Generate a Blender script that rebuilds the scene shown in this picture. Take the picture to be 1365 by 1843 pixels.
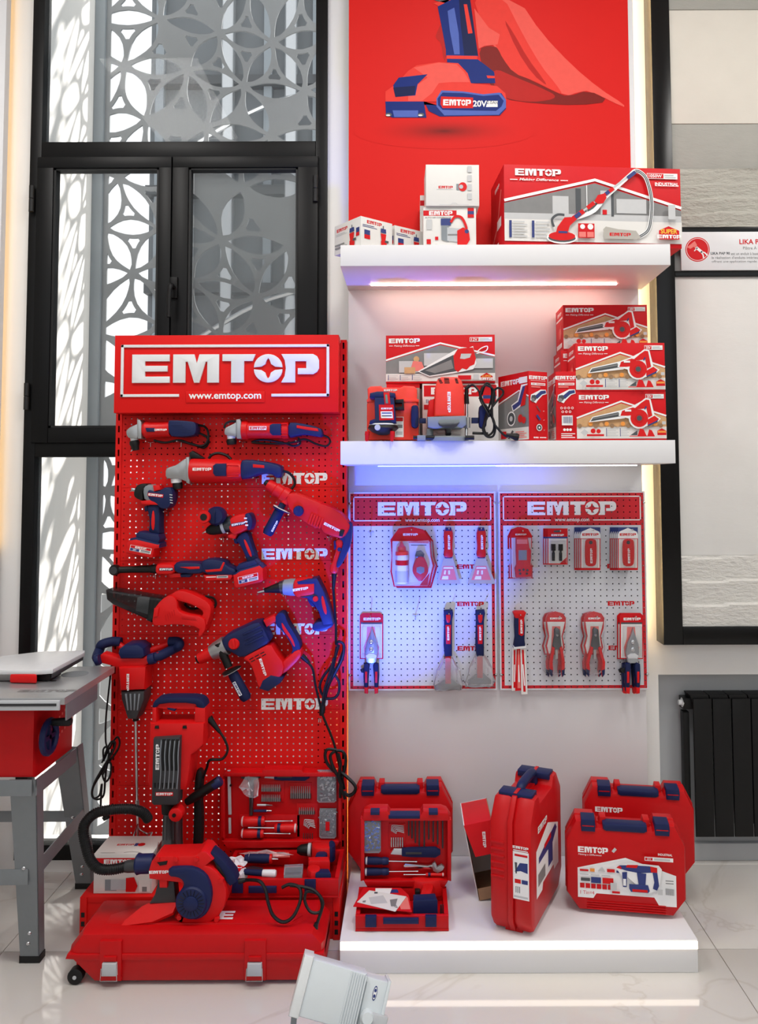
import bpy, bmesh, math, random
from mathutils import Vector, Matrix
random.seed(7)
for o in list(bpy.data.objects): bpy.data.objects.remove(o)
SC = bpy.context.scene
COL = SC.collection
PI = math.pi

# ---------------------------------------------------------------- camera
FPX, PX, PY, TH, RO = 1470.0, 741.0, 779.0, math.atan(0.057), 0.0035
CAM = Vector((0, -3.3, 1.58))
Fw = Vector((0, math.cos(TH), math.sin(TH)))
U0 = Vector((0, -math.sin(TH), math.cos(TH)))
R0 = Vector((1, 0, 0))
Rt = R0*math.cos(RO) - U0*math.sin(RO)
Up = U0*math.cos(RO) + R0*math.sin(RO)
cam = bpy.data.cameras.new('camera'); co = bpy.data.objects.new('camera', cam); COL.objects.link(co)
cam.sensor_fit = 'HORIZONTAL'; cam.sensor_width = 36; cam.lens = FPX/1365*36
cam.shift_x = (682.5-PX)/1365; cam.shift_y = (PY-921.5)/1365
mw = Matrix.Identity(4)
for i in range(3):
    mw[i][0] = Rt[i]; mw[i][1] = Up[i]; mw[i][2] = -Fw[i]; mw[i][3] = CAM[i]
co.matrix_world = mw
SC.camera = co

# ---------------------------------------------------------------- world, sun, exposure
wd = bpy.data.worlds.new('sky'); SC.world = wd; wd.use_nodes = True
bg = wd.node_tree.nodes['Background']; bg.inputs[0].default_value = (0.93, 0.97, 1, 1); bg.inputs[1].default_value = 1.1
sd = bpy.data.lights.new('sun', 'SUN'); sd.energy = 14; sd.angle = 0.05; sd.color = (1, .96, .9)
so = bpy.data.objects.new('sun', sd); COL.objects.link(so)
so.rotation_euler = Vector((-0.5, -0.6, -0.9)).to_track_quat('-Z', 'Y').to_euler()
vs = SC.view_settings
vs.view_transform = 'Standard'; vs.look = 'None'; vs.gamma = 1; vs.use_curve_mapping = False; vs.exposure = 0.2

def area(name, loc, tgt, sx, sy, power, col=(1, 1, 1)):
    l = bpy.data.lights.new(name, 'AREA'); l.shape = 'RECTANGLE'; l.size = sx; l.size_y = sy; l.energy = power; l.color = col
    o = bpy.data.objects.new(name, l); COL.objects.link(o); o.location = loc
    o.rotation_euler = (Vector(tgt)-Vector(loc)).to_track_quat('-Z', 'Y').to_euler()
    return o
# two rows of ceiling panel lamps over the showroom aisle
for x in (-1.6, 0.4, 2.4):
    area('ceiling_lamp', (x, -1.9, 4.15), (x, -1.9, 0), .6, 1.2, 38, (1, .97, .93))

# ---------------------------------------------------------------- materials
def lin(c):
    return tuple(((v/255)/12.92 if v/255 <= .04045 else ((v/255+.055)/1.055)**2.4) for v in c)
MATS = {}
def M(name, rgb, rough=.5, metal=0., var=.06, scale=40, bump=0., coat=0., alpha=1., emit=0., spec=.5):
    if name in MATS: return MATS[name]
    m = bpy.data.materials.new(name); m.use_nodes = True; nt = m.node_tree
    b = nt.nodes['Principled BSDF']; c = lin(rgb)
    tc = nt.nodes.new('ShaderNodeTexCoord'); nz = nt.nodes.new('ShaderNodeTexNoise')
    nz.inputs['Scale'].default_value = scale; nz.inputs['Detail'].default_value = 3
    nt.links.new(tc.outputs['Object'], nz.inputs['Vector'])
    mx = nt.nodes.new('ShaderNodeMix'); mx.data_type = 'RGBA'
    mx.inputs[6].default_value = tuple(v*(1-var) for v in c)+(1,)
    mx.inputs[7].default_value = tuple(min(1, v*(1+var)) for v in c)+(1,)
    nt.links.new(nz.outputs['Fac'], mx.inputs[0]); nt.links.new(mx.outputs[2], b.inputs['Base Color'])
    b.inputs['Roughness'].default_value = rough; b.inputs['Metallic'].default_value = metal
    b.inputs['Coat Weight'].default_value = coat; b.inputs['Specular IOR Level'].default_value = spec
    if bump:
        bp = nt.nodes.new('ShaderNodeBump'); bp.inputs['Strength'].default_value = bump; bp.inputs['Distance'].default_value = .004
        nt.links.new(nz.outputs['Fac'], bp.inputs['Height']); nt.links.new(bp.outputs[0], b.inputs['Normal'])
    if emit:
        b.inputs['Emission Color'].default_value = c+(1,); b.inputs['Emission Strength'].default_value = emit
    if alpha < 1: b.inputs['Alpha'].default_value = alpha
    MATS[name] = m
    return m
def clear(name, rgb, fac, rough=.08, gl=.5):
    """thin clear plastic or glass sheet: transparent with a Fresnel gloss"""
    m = bpy.data.materials.new(name); m.use_nodes = True; nt = m.node_tree; nt.nodes.clear()
    out = nt.nodes.new('ShaderNodeOutputMaterial'); tr = nt.nodes.new('ShaderNodeBsdfTransparent')
    b = nt.nodes.new('ShaderNodeBsdfPrincipled'); b.inputs['Base Color'].default_value = lin(rgb)+(1,); b.inputs['Roughness'].default_value = rough
    lw = nt.nodes.new('ShaderNodeFresnel'); lw.inputs[0].default_value = 1.45
    ad = nt.nodes.new('ShaderNodeMath'); ad.operation = 'MULTIPLY_ADD'; ad.inputs[1].default_value = gl; ad.inputs[2].default_value = fac; ad.use_clamp = True
    mx = nt.nodes.new('ShaderNodeMixShader')
    nt.links.new(lw.outputs[0], ad.inputs[0]); nt.links.new(ad.outputs[0], mx.inputs[0])
    nt.links.new(tr.outputs[0], mx.inputs[1]); nt.links.new(b.outputs[0], mx.inputs[2]); nt.links.new(mx.outputs[0], out.inputs[0])
    MATS[name] = m
    return m
RED = M('red_plastic', (212, 18, 20), .42, spec=.3)
REDO = M('red_case_plastic', (194, 9, 15), .40, spec=.3)
REDP = M('red_powder_coat', (220, 22, 20), .5, scale=12, var=.04, spec=.2)
REDC = M('red_carton_print', (206, 16, 26), .5, spec=.25)
REDO2 = M('orange_red_plastic', (242, 58, 40), .4)
NAVY = M('navy_plastic', (21, 32, 76), .45, spec=.3)
NAVR = M('navy_rubber', (20, 30, 70), .65, spec=.25)
BLK = M('black_rubber', (13, 13, 14), .5, spec=.35)
DGR = M('dark_grey_plastic', (50, 51, 54), .5)
GRY = M('grey_plastic', (128, 136, 142), .45)
LGR = M('light_grey_plastic', (186, 190, 194), .45)
WHT = M('white_print', (240, 240, 240), .5, var=.01)
WPL = M('white_plastic', (226, 228, 230), .4, var=.02)
ALU = M('cast_aluminium', (176, 178, 180), .38, .8)
CHR = M('chrome', (205, 207, 210), .16, 1.)
STL = M('dark_steel', (92, 94, 98), .3, .9)
CRD = M('brown_cardboard', (150, 118, 88), .85, scale=60, var=.1)
WCD = M('white_carton', (226, 224, 220), .6, var=.02)
GRF = M('grey_print', (128, 128, 128), .5, var=.12, scale=30)
LGF = M('light_grey_print', (196, 197, 198), .5, var=.05)
DGF = M('dark_grey_print', (70, 74, 78), .5)
BLF = M('blue_print', (38, 54, 120), .5)
TAN = M('tan_print', (204, 160, 112), .5, var=.15, scale=60)
YEL = M('yellow_print', (240, 190, 60), .5)
ORG = M('orange_print', (238, 150, 60), .5)
PNK = M('light_red_print', (232, 120, 112), .5)
STEELG = M('galvanised_grey_steel', (128, 134, 138), .42, .35, var=.05)
PVC = clear('clear_blister', (245, 245, 250), .015, .06, .55)
BAG = clear('plastic_bag', (240, 240, 245), .20, .15, 1.0)
FRO = clear('frosted_plastic', (205, 210, 220), .20, .3, .5)

# ---------------------------------------------------------------- geometry helpers
def P(px, py, Y):
    """world (x, z) of a pixel on the vertical plane at depth Y"""
    r = Fw + Rt*((px-PX)/FPX) + Up*((PY-py)/FPX)
    t = (Y-CAM.y)/r.y
    p = CAM + r*t
    return (p.x, p.z)
def S(Y): return FPX/(Y-CAM.y)           # pixels per metre
def F(px, py, z=0.):
    """world (x, y) of a pixel on the horizontal plane at height z"""
    r = Fw + Rt*((px-PX)/FPX) + Up*((PY-py)/FPX)
    t = (z-CAM.z)/r.z
    p = CAM + r*t
    return (p.x, p.y)
def chaikin(pts, n=1, closed=True):
    for _ in range(n):
        q = []
        m = len(pts)
        for i in range(m if closed else m-1):
            a = Vector(pts[i]); b = Vector(pts[(i+1) % m])
            q += [a*.75+b*.25, a*.25+b*.75]
        if not closed: q = [Vector(pts[0])]+q+[Vector(pts[-1])]
        pts = q
    return [tuple(p) for p in pts]
def catmull(pts, n=5):
    pts = [Vector(p) for p in pts]
    if len(pts) < 3: return pts
    q = []
    for i in range(len(pts)-1):
        p0 = pts[max(i-1, 0)]; p1 = pts[i]; p2 = pts[i+1]; p3 = pts[min(i+2, len(pts)-1)]
        for k in range(n):
            t = k/n
            q.append(.5*((2*p1)+(p2-p0)*t+(2*p0-5*p1+4*p2-p3)*t*t+(3*p1-p0-3*p2+p3)*t**3))
    return q+[pts[-1]]
def rrect(x0, x1, y0, y1, r, n=4):
    out = []
    for cx, cy, a in ((x1-r, y1-r, 0), (x0+r, y1-r, 90), (x0+r, y0+r, 180), (x1-r, y0+r, 270)):
        for k in range(n+1):
            t = math.radians(a+90*k/n); out.append((cx+r*math.cos(t), cy+r*math.sin(t)))
    return out
def ellipse(cx, cy, rx, ry=None, n=20, a0=0, a1=360):
    ry = rx if ry is None else ry
    k = n if a1-a0 >= 360 else n+1
    return [(cx+rx*math.cos(math.radians(a0+(a1-a0)*i/n)), cy+ry*math.sin(math.radians(a0+(a1-a0)*i/n))) for i in range(k)]
def sarea(p): return sum(p[i][0]*p[(i+1) % len(p)][1]-p[(i+1) % len(p)][0]*p[i][1] for i in range(len(p)))/2
def inset(p, d):
    n = len(p); out = []
    for i in range(n):
        a = Vector(p[i-1][:2]); b = Vector(p[i][:2]); c = Vector(p[(i+1) % n][:2])
        e1 = (b-a); e2 = (c-b)
        if e1.length < 1e-9 or e2.length < 1e-9: out.append(tuple(b)); continue
        e1.normalize(); e2.normalize()
        n1 = Vector((-e1.y, e1.x)); n2 = Vector((-e2.y, e2.x)); m = n1+n2
        if m.length < 1e-6: m = n1
        m.normalize(); k = 1/max(.5, m.dot(n1))
        out.append(tuple(b+m*d*k))
    return out

class MB:
    def __init__(s): s.v = []; s.f = []; s.mi = []; s.ms = []
    def mat(s, m):
        if m not in s.ms: s.ms.append(m)
        return s.ms.index(m)
    def add(s, v, f, m):
        o = len(s.v); s.v += [tuple(p) for p in v]; k = s.mat(m)
        for q in f: s.f.append([i+o for i in q]); s.mi.append(k)
    def prism(s, pts, yf, yb, m, bev=.003, back=False):
        """outline in (x,z); front at y=yf (towards the camera), back at y=yb"""
        p = [tuple(q[:2]) for q in pts]
        if sarea(p) < 0: p = p[::-1]
        n = len(p); w = max(abs(sarea(p))**.5, 1e-5); bev = min(bev, w*.3, (yb-yf)*.5 if back else (yb-yf)*.95)
        def flips(q): return any((q[(i+1) % n][0]-q[i][0])*(p[(i+1) % n][0]-p[i][0])+(q[(i+1) % n][1]-q[i][1])*(p[(i+1) % n][1]-p[i][1]) < 0 for i in range(n))
        for _ in range(6):
            if bev <= 0 or not flips(inset(p, bev)): break
            bev *= .6
        rings = []
        if bev > 0: rings += [(inset(p, bev), yf), (inset(p, bev*.3), yf+bev*.3), (p, yf+bev)]
        else: rings += [(p, yf)]
        if back and bev > 0: rings += [(p, yb-bev), (inset(p, bev*.3), yb-bev*.3), (inset(p, bev), yb)]
        else: rings += [(p, yb)]
        v = [(x, y, z) for r, y in rings for x, z in r]; f = [list(range(n))]
        for k in range(len(rings)-1):
            for i in range(n):
                j = (i+1) % n; f.append([k*n+i, (k+1)*n+i, (k+1)*n+j, k*n+j])
        f.append([len(v)-1-i for i in range(n)])
        s.add(v, f, m); return s
    def box(s, x0, x1, y0, y1, z0, z1, m, bev=0.):
        return s.prism([(x0, z0), (x1, z0), (x1, z1), (x0, z1)], y0, y1, m, bev, True)
    def flat(s, pts, y, m):
        s.add([(p[0], y, p[1]) for p in pts], [list(range(len(pts)))], m); return s
    def lathe(s, a, b, prof, m, seg=14, t01=True):
        a = Vector(a); b = Vector(b); d = b-a; L = d.length; d.normalize()
        u = d.orthogonal().normalized(); w = d.cross(u); v = []; f = []
        for t, r in prof:
            c = a+d*(t*L if t01 else t)
            for i in range(seg):
                an = 2*PI*i/seg; v.append(c+(u*math.cos(an)+w*math.sin(an))*max(r, 1e-5))
        k = len(prof)
        for j in range(k-1):
            for i in range(seg):
                i2 = (i+1) % seg; f.append([j*seg+i, j*seg+i2, (j+1)*seg+i2, (j+1)*seg+i])
        f.append([i for i in range(seg)][::-1]); f.append([(k-1)*seg+i for i in range(seg)])
        s.add(v, f, m); return s
    def tube(s, pts, r, m, seg=7, n=5, rr=None):
        p = catmull(pts, n) if n > 1 else [Vector(q) for q in pts]
        k = len(p); v = []; f = []; u = None
        for i in range(k):
            t = (p[min(i+1, k-1)]-p[max(i-1, 0)])
            if t.length < 1e-9: t = Vector((0, 0, 1))
            t.normalize()
            if u is None: u = t.orthogonal().normalized()
            u = (u-t*u.dot(t))
            if u.length < 1e-6: u = t.orthogonal()
            u.normalize(); w = t.cross(u)
            q = r if rr is None else r*rr[min(len(rr)-1, int(i/max(1, k-1)*(len(rr)-1)+.5))]
            for j in range(seg):
                an = 2*PI*j/seg; v.append(p[i]+(u*math.cos(an)+w*math.sin(an))*q)
        for i in range(k-1):
            for j in range(seg):
                j2 = (j+1) % seg; f.append([i*seg+j, i*seg+j2, (i+1)*seg+j2, (i+1)*seg+j])
        f.append(list(range(seg))[::-1]); f.append([(k-1)*seg+j for j in range(seg)])
        s.add(v, f, m); return s
    def strip(s, pts, w, y, m, n=6):
        """flat ribbon of width w along (x,z) points"""
        p = catmull([(q[0], q[1], 0) for q in pts], n) if n > 1 else [Vector((q[0], q[1], 0)) for q in pts]
        L = []; R = []
        for i in range(len(p)):
            t = p[min(i+1, len(p)-1)]-p[max(i-1, 0)]; t.normalize(); nn = Vector((-t.y, t.x, 0))*w/2
            L.append(p[i]+nn); R.append(p[i]-nn)
        v = [(q.x, y, q.y) for q in L+R]; k = len(p)
        s.add(v, [[i, i+1, k+i+1, k+i] for i in range(k-1)], m); return s
    def mesh(s, vf, mtx, m):
        s.add([mtx @ Vector(q) for q in vf[0]], vf[1], m); return s
    def xf(s, mtx, start=0):
        for i in range(start, len(s.v)): s.v[i] = tuple(mtx @ Vector(s.v[i]))
        return s
    def data(s, name, off=Vector((0, 0, 0)), ang=38):
        me = bpy.data.meshes.new(name)
        me.from_pydata([(a-off.x, b-off.y, c-off.z) for a, b, c in s.v], [], s.f)
        for m in s.ms: me.materials.append(m)
        for p, k in zip(me.polygons, s.mi): p.material_index = k
        bm = bmesh.new(); bm.from_mesh(me); bmesh.ops.recalc_face_normals(bm, faces=bm.faces); bm.to_mesh(me); bm.free()
        for p in me.polygons: p.use_smooth = True
        me.set_sharp_from_angle(angle=math.radians(ang))
        return me
    def build(s, name, parent=None, ang=38):
        off = OFF.get(parent.name, Vector((0, 0, 0))) if parent else Vector((0, 0, 0))
        o = bpy.data.objects.new(name, s.data(name, off, ang)); COL.objects.link(o)
        if parent: o.parent = parent; OFF[o.name] = off
        return o
OFF = {}
def tag(o, label=None, cat=None, group=None, kind=None):
    if label: o['label'] = label
    if cat: o['category'] = cat
    if group: o['group'] = group
    if kind: o['kind'] = kind
    return o
def empty(name, loc, rz=0, label=None, cat=None, group=None, world=True):
    """Empty at a thing's base; world=True: its parts are written in world coordinates"""
    o = bpy.data.objects.new(name, None); COL.objects.link(o); o.location = loc; o.rotation_euler = (0, 0, rz); o.empty_display_size = .05
    OFF[o.name] = Vector(loc) if world else Vector((0, 0, 0))
    return tag(o, label, cat, group)
def dup(o, parent=None):
    c = o.copy(); COL.objects.link(c)
    OFF[c.name] = OFF.get(o.name, Vector((0, 0, 0)))
    if parent: c.parent = parent
    for ch in o.children: dup(ch, c)
    return c
def dupat(o, loc, rz=None, label=None, group=None):
    c = dup(o); c.location = loc
    if rz is not None: c.rotation_euler = (0, 0, rz)
    if label: c['label'] = label
    if group: c['group'] = group
    return c

# ---------------------------------------------------------------- lettering
_txt = {}
def textvf(s, bold=0., shear=0.):
    k = (s, bold, shear)
    if k not in _txt:
        c = bpy.data.curves.new('t', 'FONT'); c.body = s; c.size = 1; c.offset = bold; c.shear = shear
        c.align_x = 'CENTER'; c.align_y = 'CENTER'; c.resolution_u = 3
        o = bpy.data.objects.new('t', c); COL.objects.link(o)
        me = bpy.data.meshes.new_from_object(o.evaluated_get(bpy.context.evaluated_depsgraph_get()))
        v = [(p.co.x, 0, p.co.y) for p in me.vertices]; f = [list(p.vertices) for p in me.polygons]
        bpy.data.objects.remove(o); bpy.data.meshes.remove(me); bpy.data.curves.remove(c)
        xs = [q[0] for q in v]; zs = [q[2] for q in v]; w = max(xs)-min(xs); h = max(zs)-min(zs)
        v = [((q[0]-(max(xs)+min(xs))/2)/w, 0, (q[2]-(max(zs)+min(zs))/2)/h) for q in v]
        _txt[k] = (v, f, w/h)
    return _txt[k]
def logo_polys():
    """block letters of the wordmark; height 1, x from 0 to 6.48"""
    L = [[(0, 0), (1.32, 0), (1.32, .22), (.45, .22), (.45, .40), (1.24, .40), (1.24, .60), (.45, .60), (.45, .76), (1.31, .76), (1.31, 1), (0, 1)],
         [(1.44, 0), (1.87, 0), (1.87, .74), (1.95, .74), (2.18, 0), (2.36, 0), (2.58, .74), (2.64, .74), (2.64, 0), (3.05, 0), (3.05, 1), (2.36, 1), (2.27, .68), (2.18, 1), (1.44, 1)],
         [(3.48, 0), (3.93, 0), (3.93, .76), (4.23, .76), (4.33, 1), (3.17, 1), (3.17, .76), (3.48, .76)]]
    cx, cy, r = 4.78, .5, .5
    up = ellipse(cx, cy+.035, r, r-.035, 16, 0, 180)
    up += [(cx-.24, cy+.06), (cx-.1, cy+.15), (cx-.05, cy+.3), (cx, cy+.36), (cx+.05, cy+.3), (cx+.1, cy+.15), (cx+.24, cy+.06)]
    L += [up, [(x, 2*cy-z) for x, z in up]]
    L += [[(5.24, 0), (5.73, 0), (5.73, .75), (6.12, .75), (6.12, .5), (5.82, .5), (5.82, .29), (6.36, .29), (6.5, .37), (6.57, .5), (6.57, .78), (6.5, .92), (6.36, 1), (5.24, 1), (5.36, .78), (5.40, .5), (5.36, .22)]]
    return [[((x-3.285), z-.5) for x, z in p] for p in L]
LOGO = logo_polys()
LV, LF = [], []
for p in LOGO:
    LF.append([len(LV)+i for i in range(len(p))]); LV += [(x, 0, z) for x, z in p]
LOGOVF = (LV, LF)
def mtx(c, w=None, h=1., rot=0., face=None):
    """place unit lettering: centre c, scale, in-plane rotation (deg, ccw seen from the front), face rotation matrix"""
    m = Matrix.Translation(c)
    if face is not None: m = m @ face
    return m @ Matrix.Rotation(-math.radians(rot), 4, 'Y') @ Matrix.Diagonal((w, 1, h, 1))
def mlogo(b, c, h, mat, rot=0., face=None, wx=1.):
    return b.mesh(LOGOVF, mtx(c, h*wx, h, rot, face), mat)
def mtext(b, s, c, h, mat, rot=0., face=None, w=None, bold=0., shear=0.):
    v, f, asp = textvf(s, bold, shear)
    return b.mesh((v, f), mtx(c, w if w else h*asp, h, rot, face), mat)

# ---------------------------------------------------------------- things whose parts lie along the wall, drawn at a given depth
class T:
    def __init__(s, name, label, cat, Y, base, group=None, z=None):
        x, zz = P(base[0], base[1], Y)
        s.Y = Y; s.k = S(Y); s.o = empty(name, (x, Y, zz if z is None else z), 0, label, cat, group)
    def w(s, p, d=0.):
        x, z = P(p[0], p[1], s.Y); return Vector((x, s.Y-(p[2] if len(p) > 2 else d), z))
    def ol(s, pts, sm=0):
        q = [P(a[0], a[1], s.Y) for a in pts]
        return chaikin(q, sm) if sm else q
    def pp(s, name, pts, d0, d1, m, bev=.004, sm=0, par=None, back=False):
        return MB().prism(s.ol(pts, sm), s.Y-d1, s.Y-d0, m, bev, back).build(name, par or s.o)
    def pl(s, name, a, b, d, prof, m, par=None, seg=14):
        return MB().lathe(s.w(a, d), s.w(b, d), [(t, r/s.k) for t, r in prof], m, seg).build(name, par or s.o)
    def pt(s, name, pts, r, m, d=.02, par=None, seg=6, n=5):
        return MB().tube([s.w(p, d) for p in pts], r/s.k, m, seg, n).build(name, par or s.o)
    def logo(s, c, h, rot=0., d=.05, m=None, par=None, plate=None, wx=1., name='logo'):
        b = MB(); q = s.w(c, d)
        if plate:
            hw = h*3.28*wx*1.09/s.k; hh = h*.75/s.k; i0 = len(b.v)
            b.flat([(-hw, -hh), (hw, -hh), (hw, hh), (-hw, hh)], 0, plate)
            b.xf(Matrix.Translation(q) @ Matrix.Rotation(-math.radians(rot), 4, 'Y'), i0); q = q-Vector((0, .0004, 0))
        mlogo(b, q, h/s.k, m or WHT, rot, None, wx)
        return b.build(name, par or s.o)
    def fl(s, name, items, par=None):
        """printed shapes: (pts, d, material)"""
        b = MB()
        for pts, d, m in items: b.flat(s.ol(pts), s.Y-d, m)
        return b.build(name, par or s.o)
# ================================================================ the setting
YW = .10                                             # back wall plane
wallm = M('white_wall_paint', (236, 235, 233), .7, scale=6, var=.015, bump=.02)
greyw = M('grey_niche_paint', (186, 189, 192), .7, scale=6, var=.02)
frm = M('black_aluminium', (11, 11, 12), .42, 0, var=.05, spec=.22)
frmd = M('black_gasket', (10, 10, 11), .6)
glass = clear('window_glass', (200, 210, 215), .03, .02, .9)
led_w = M('led_white', (255, 246, 240), .5, emit=6, var=0)
led_y = M('led_warm', (255, 218, 160), .5, emit=26, var=0)
led_o = M('led_amber', (255, 140, 50), .5, emit=8, var=0)
led_b = M('led_blue', (110, 130, 255), .5, emit=5, var=0)
led_p = M('led_rose', (255, 212, 194), .5, emit=21, var=0)

# floor: polished tiles 1.2 x 0.6 m with thin joints
def tile_mat():
    m = bpy.data.materials.new('polished_porcelain'); m.use_nodes = True; nt = m.node_tree; b = nt.nodes['Principled BSDF']
    tc = nt.nodes.new('ShaderNodeTexCoord'); ge = nt.nodes.new('ShaderNodeNewGeometry')
    wv = nt.nodes.new('ShaderNodeTexNoise'); wv.inputs['Scale'].default_value = 1.1; wv.inputs['Detail'].default_value = 5; wv.inputs['Distortion'].default_value = 1.5
    nt.links.new(ge.outputs['Position'], wv.inputs['Vector'])
    rp = nt.nodes.new('ShaderNodeValToRGB'); e = rp.color_ramp.elements
    e[0].position = 0; e[0].color = lin((208, 205, 200))+(1,); e[1].position = 1; e[1].color = lin((206, 203, 198))+(1,)
    for p, c in ((.485, (206, 203, 198)), (.5, (196, 191, 184)), (.515, (206, 203, 198))):
        k = e.new(p); k.color = lin(c)+(1,)
    nt.links.new(wv.outputs['Fac'], rp.inputs[0]); nt.links.new(rp.outputs[0], b.inputs['Base Color'])
    b.inputs['Roughness'].default_value = .07; b.inputs['Specular IOR Level'].default_value = .55
    return m
tilem = tile_mat()
grout = M('grout', (150, 140, 130), .9)
fl = MB(); fl.add([(-4, -6, -.003), (4, -6, -.003), (4, .3, -.003), (-4, .3, -.003)], [[0, 1, 2, 3]], grout)
floor = tag(fl.build('floor'), kind='structure')
fx, fy = F(1290, 1708)
tile_me = None
x0 = fx-1.2*4
for i in range(7):
    for j in range(-6, 3):
        xx = x0+1.2*i; yy = fy+.6*j
        if yy+.6 < -3.0: continue
        y1 = min(.6, .22-yy)
        if y1 <= .02: continue
        if y1 < .6 or tile_me is None:
            b = MB().box(.0015, 1.1985, .0015, y1-.0015, -.012, 0, tilem, .001)
            me = b.data('tile')
            if y1 >= .6: tile_me = me
        else: me = tile_me
        o = bpy.data.objects.new('tile', me); COL.objects.link(o); o.location = (xx, yy, 0); o.parent = floor

# back wall with the window opening and the radiator niche
wxl, wxr = P(50, 600, YW)[0], P(590, 400, YW)[0]
wzb = P(100, 1545, YW)[1]
nxl, nzt = P(1187, 1300, YW)[0], P(1250, 1214, YW)[1]
TOPZ = 4.2
w = MB()
for a in ((-4, wxl, -.01, TOPZ), (wxr, nxl, -.01, TOPZ), (nxl, 4, nzt, TOPZ), (wxl, wxr, -.01, wzb)):
    w.box(a[0], a[1], YW, YW+.22, a[2], a[3], wallm)
tag(w.build('wall_back'), kind='structure')
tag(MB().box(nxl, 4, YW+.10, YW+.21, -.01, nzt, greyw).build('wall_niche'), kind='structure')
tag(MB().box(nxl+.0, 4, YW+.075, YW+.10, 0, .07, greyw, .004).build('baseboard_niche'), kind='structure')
tag(MB().box(-4, 4, -6, YW+.2, TOPZ, TOPZ+.1, wallm).build('ceiling'), kind='structure')
shopm = M('showroom_wall', (206, 204, 200), .7)  # unseen walls, added to keep sky light off the lower parts
tag(MB().box(-4.1, -4, -6, YW+.2, 0, TOPZ, shopm).build('wall_left'), kind='structure')
tag(MB().box(4, 4.1, -6, YW+.2, 0, TOPZ, shopm).build('wall_right'), kind='structure')
tag(MB().box(-4, 4, -6.1, -6, 0, 1.9, shopm).build('wall_light_block'), kind='structure')  # low wall, its open top shaped to darken low surfaces

# ---------------------------------------------------------------- window
win = empty('window_1', (wxl, YW, wzb), 0); win['kind'] = 'structure'
def wb(name, l, r, t, b_, y0, y1, m=None, bev=.004, par=None):
    a = P(l, (t+b_)/2, YW); c = P(r, (t+b_)/2, YW); tt = P((l+r)/2, t, YW)[1]; bb = P((l+r)/2, b_, YW)[1]
    return MB().box(a[0], c[0], YW+y0, YW+y1, bb, tt, m or frm, bev).build(name, par or win)
X0, X1 = wxl, wxr; Z0 = wzb
def wbm(name, x0, x1, z0, z1, y0, y1, m=None, bev=.004, par=None):
    return MB().box(x0, x1, YW+y0, YW+y1, z0, z1, m or frm, bev).build(name, par or win)
zt = lambda py: P(320, py, YW)[1]
xt = lambda px: P(px, 600, YW)[0]
jl = .05; TZ = 4.15
wbm('jamb', X0, X0+jl, Z0, TZ, -.02, .05); wbm('jamb', X1-jl, X1, Z0, TZ, -.02, .05)
wbm('head', X0+jl, X1-jl, TZ-.05, TZ, -.02, .05)
wbm('sill_rail', X0+jl, X1-jl, Z0, Z0+.06, -.02, .05)
wbm('transom', X0+jl, X1-jl, zt(288), zt(258), -.022, .05)
wbm('lower_transom', X0+jl, X1-jl, zt(822), zt(795), -.022, .05)
wbm('top_pane', X0+jl, X1-jl, zt(258), TZ-.05, .02, .024, glass, 0)
wbm('lower_pane', X0+jl, X1-jl, Z0+.06, zt(822), .02, .024, glass, 0)
xm = xt(310)
for nm, a, c, gl_, gr in (('left', X0+jl-.012, xm-.002, xt(96), xt(286)), ('right', xm+.002, X1-jl+.012, xt(340), xt(537))):
    zs0, zs1 = zt(797), zt(286); zg0, zg1 = zt(770), zt(306)
    sash = wbm('sash', a, c, zs1-.002-(zs1-zg1), zs1-.002, -.034, .04)
    wbm('sash_stile', a, gl_, zs0, zg1, -.034, .04, par=sash); wbm('sash_stile', gr, c, zs0, zg1, -.034, .04, par=sash)
    wbm('sash_rail', gl_, gr, zs0, zg0, -.034, .04, par=sash)
    q = wbm('pane', gl_, gr, zg0, zg1, .01, .014, glass, 0, par=sash)
    b = MB(); e = .009
    for r in ((gl_, gl_+e, zg0, zg1), (gr-e, gr, zg0, zg1), (gl_, gr, zg0, zg0+e), (gl_, gr, zg1-e, zg1)):
        b.box(r[0], r[1], YW-.026, YW+.009, r[2], r[3], frmd)
    b.build('gasket', sash)
    if nm == 'right':
        b = MB()                                           # insect mesh, fine weave
        msh = clear('insect_mesh', (110, 114, 116), .28, .6, .0)
        b.box(gl_+.004, gr-.004, YW+.044, YW+.046, zg0, zg1, msh); b.build('insect_screen', sash)
hx, hz0, hz1 = xt(317), zt(578), zt(503)
hd = MB().box(hx-.016, hx+.016, YW-.046, YW-.034, hz1-.09, hz1, frm, .004).build('handle_plate', win)
MB().tube([(hx, YW-.04, hz1-.045), (hx, YW-.085, hz1-.045), (hx-.004, YW-.09, hz1-.08), (hx-.006, YW-.088, hz0)], .010, BLK, 8).build('handle', hd)
for px_, py_ in ((64, 363), (570, 345), (55, 715)):
    x, z = P(px_, py_, YW)
    MB().lathe((x, YW-.036, z-.055), (x, YW-.036, z+.055), [(0, .011), (.48, .011), (.5, .009), (.52, .011), (1, .011)], frmd, 10).build('hinge', win)

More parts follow.
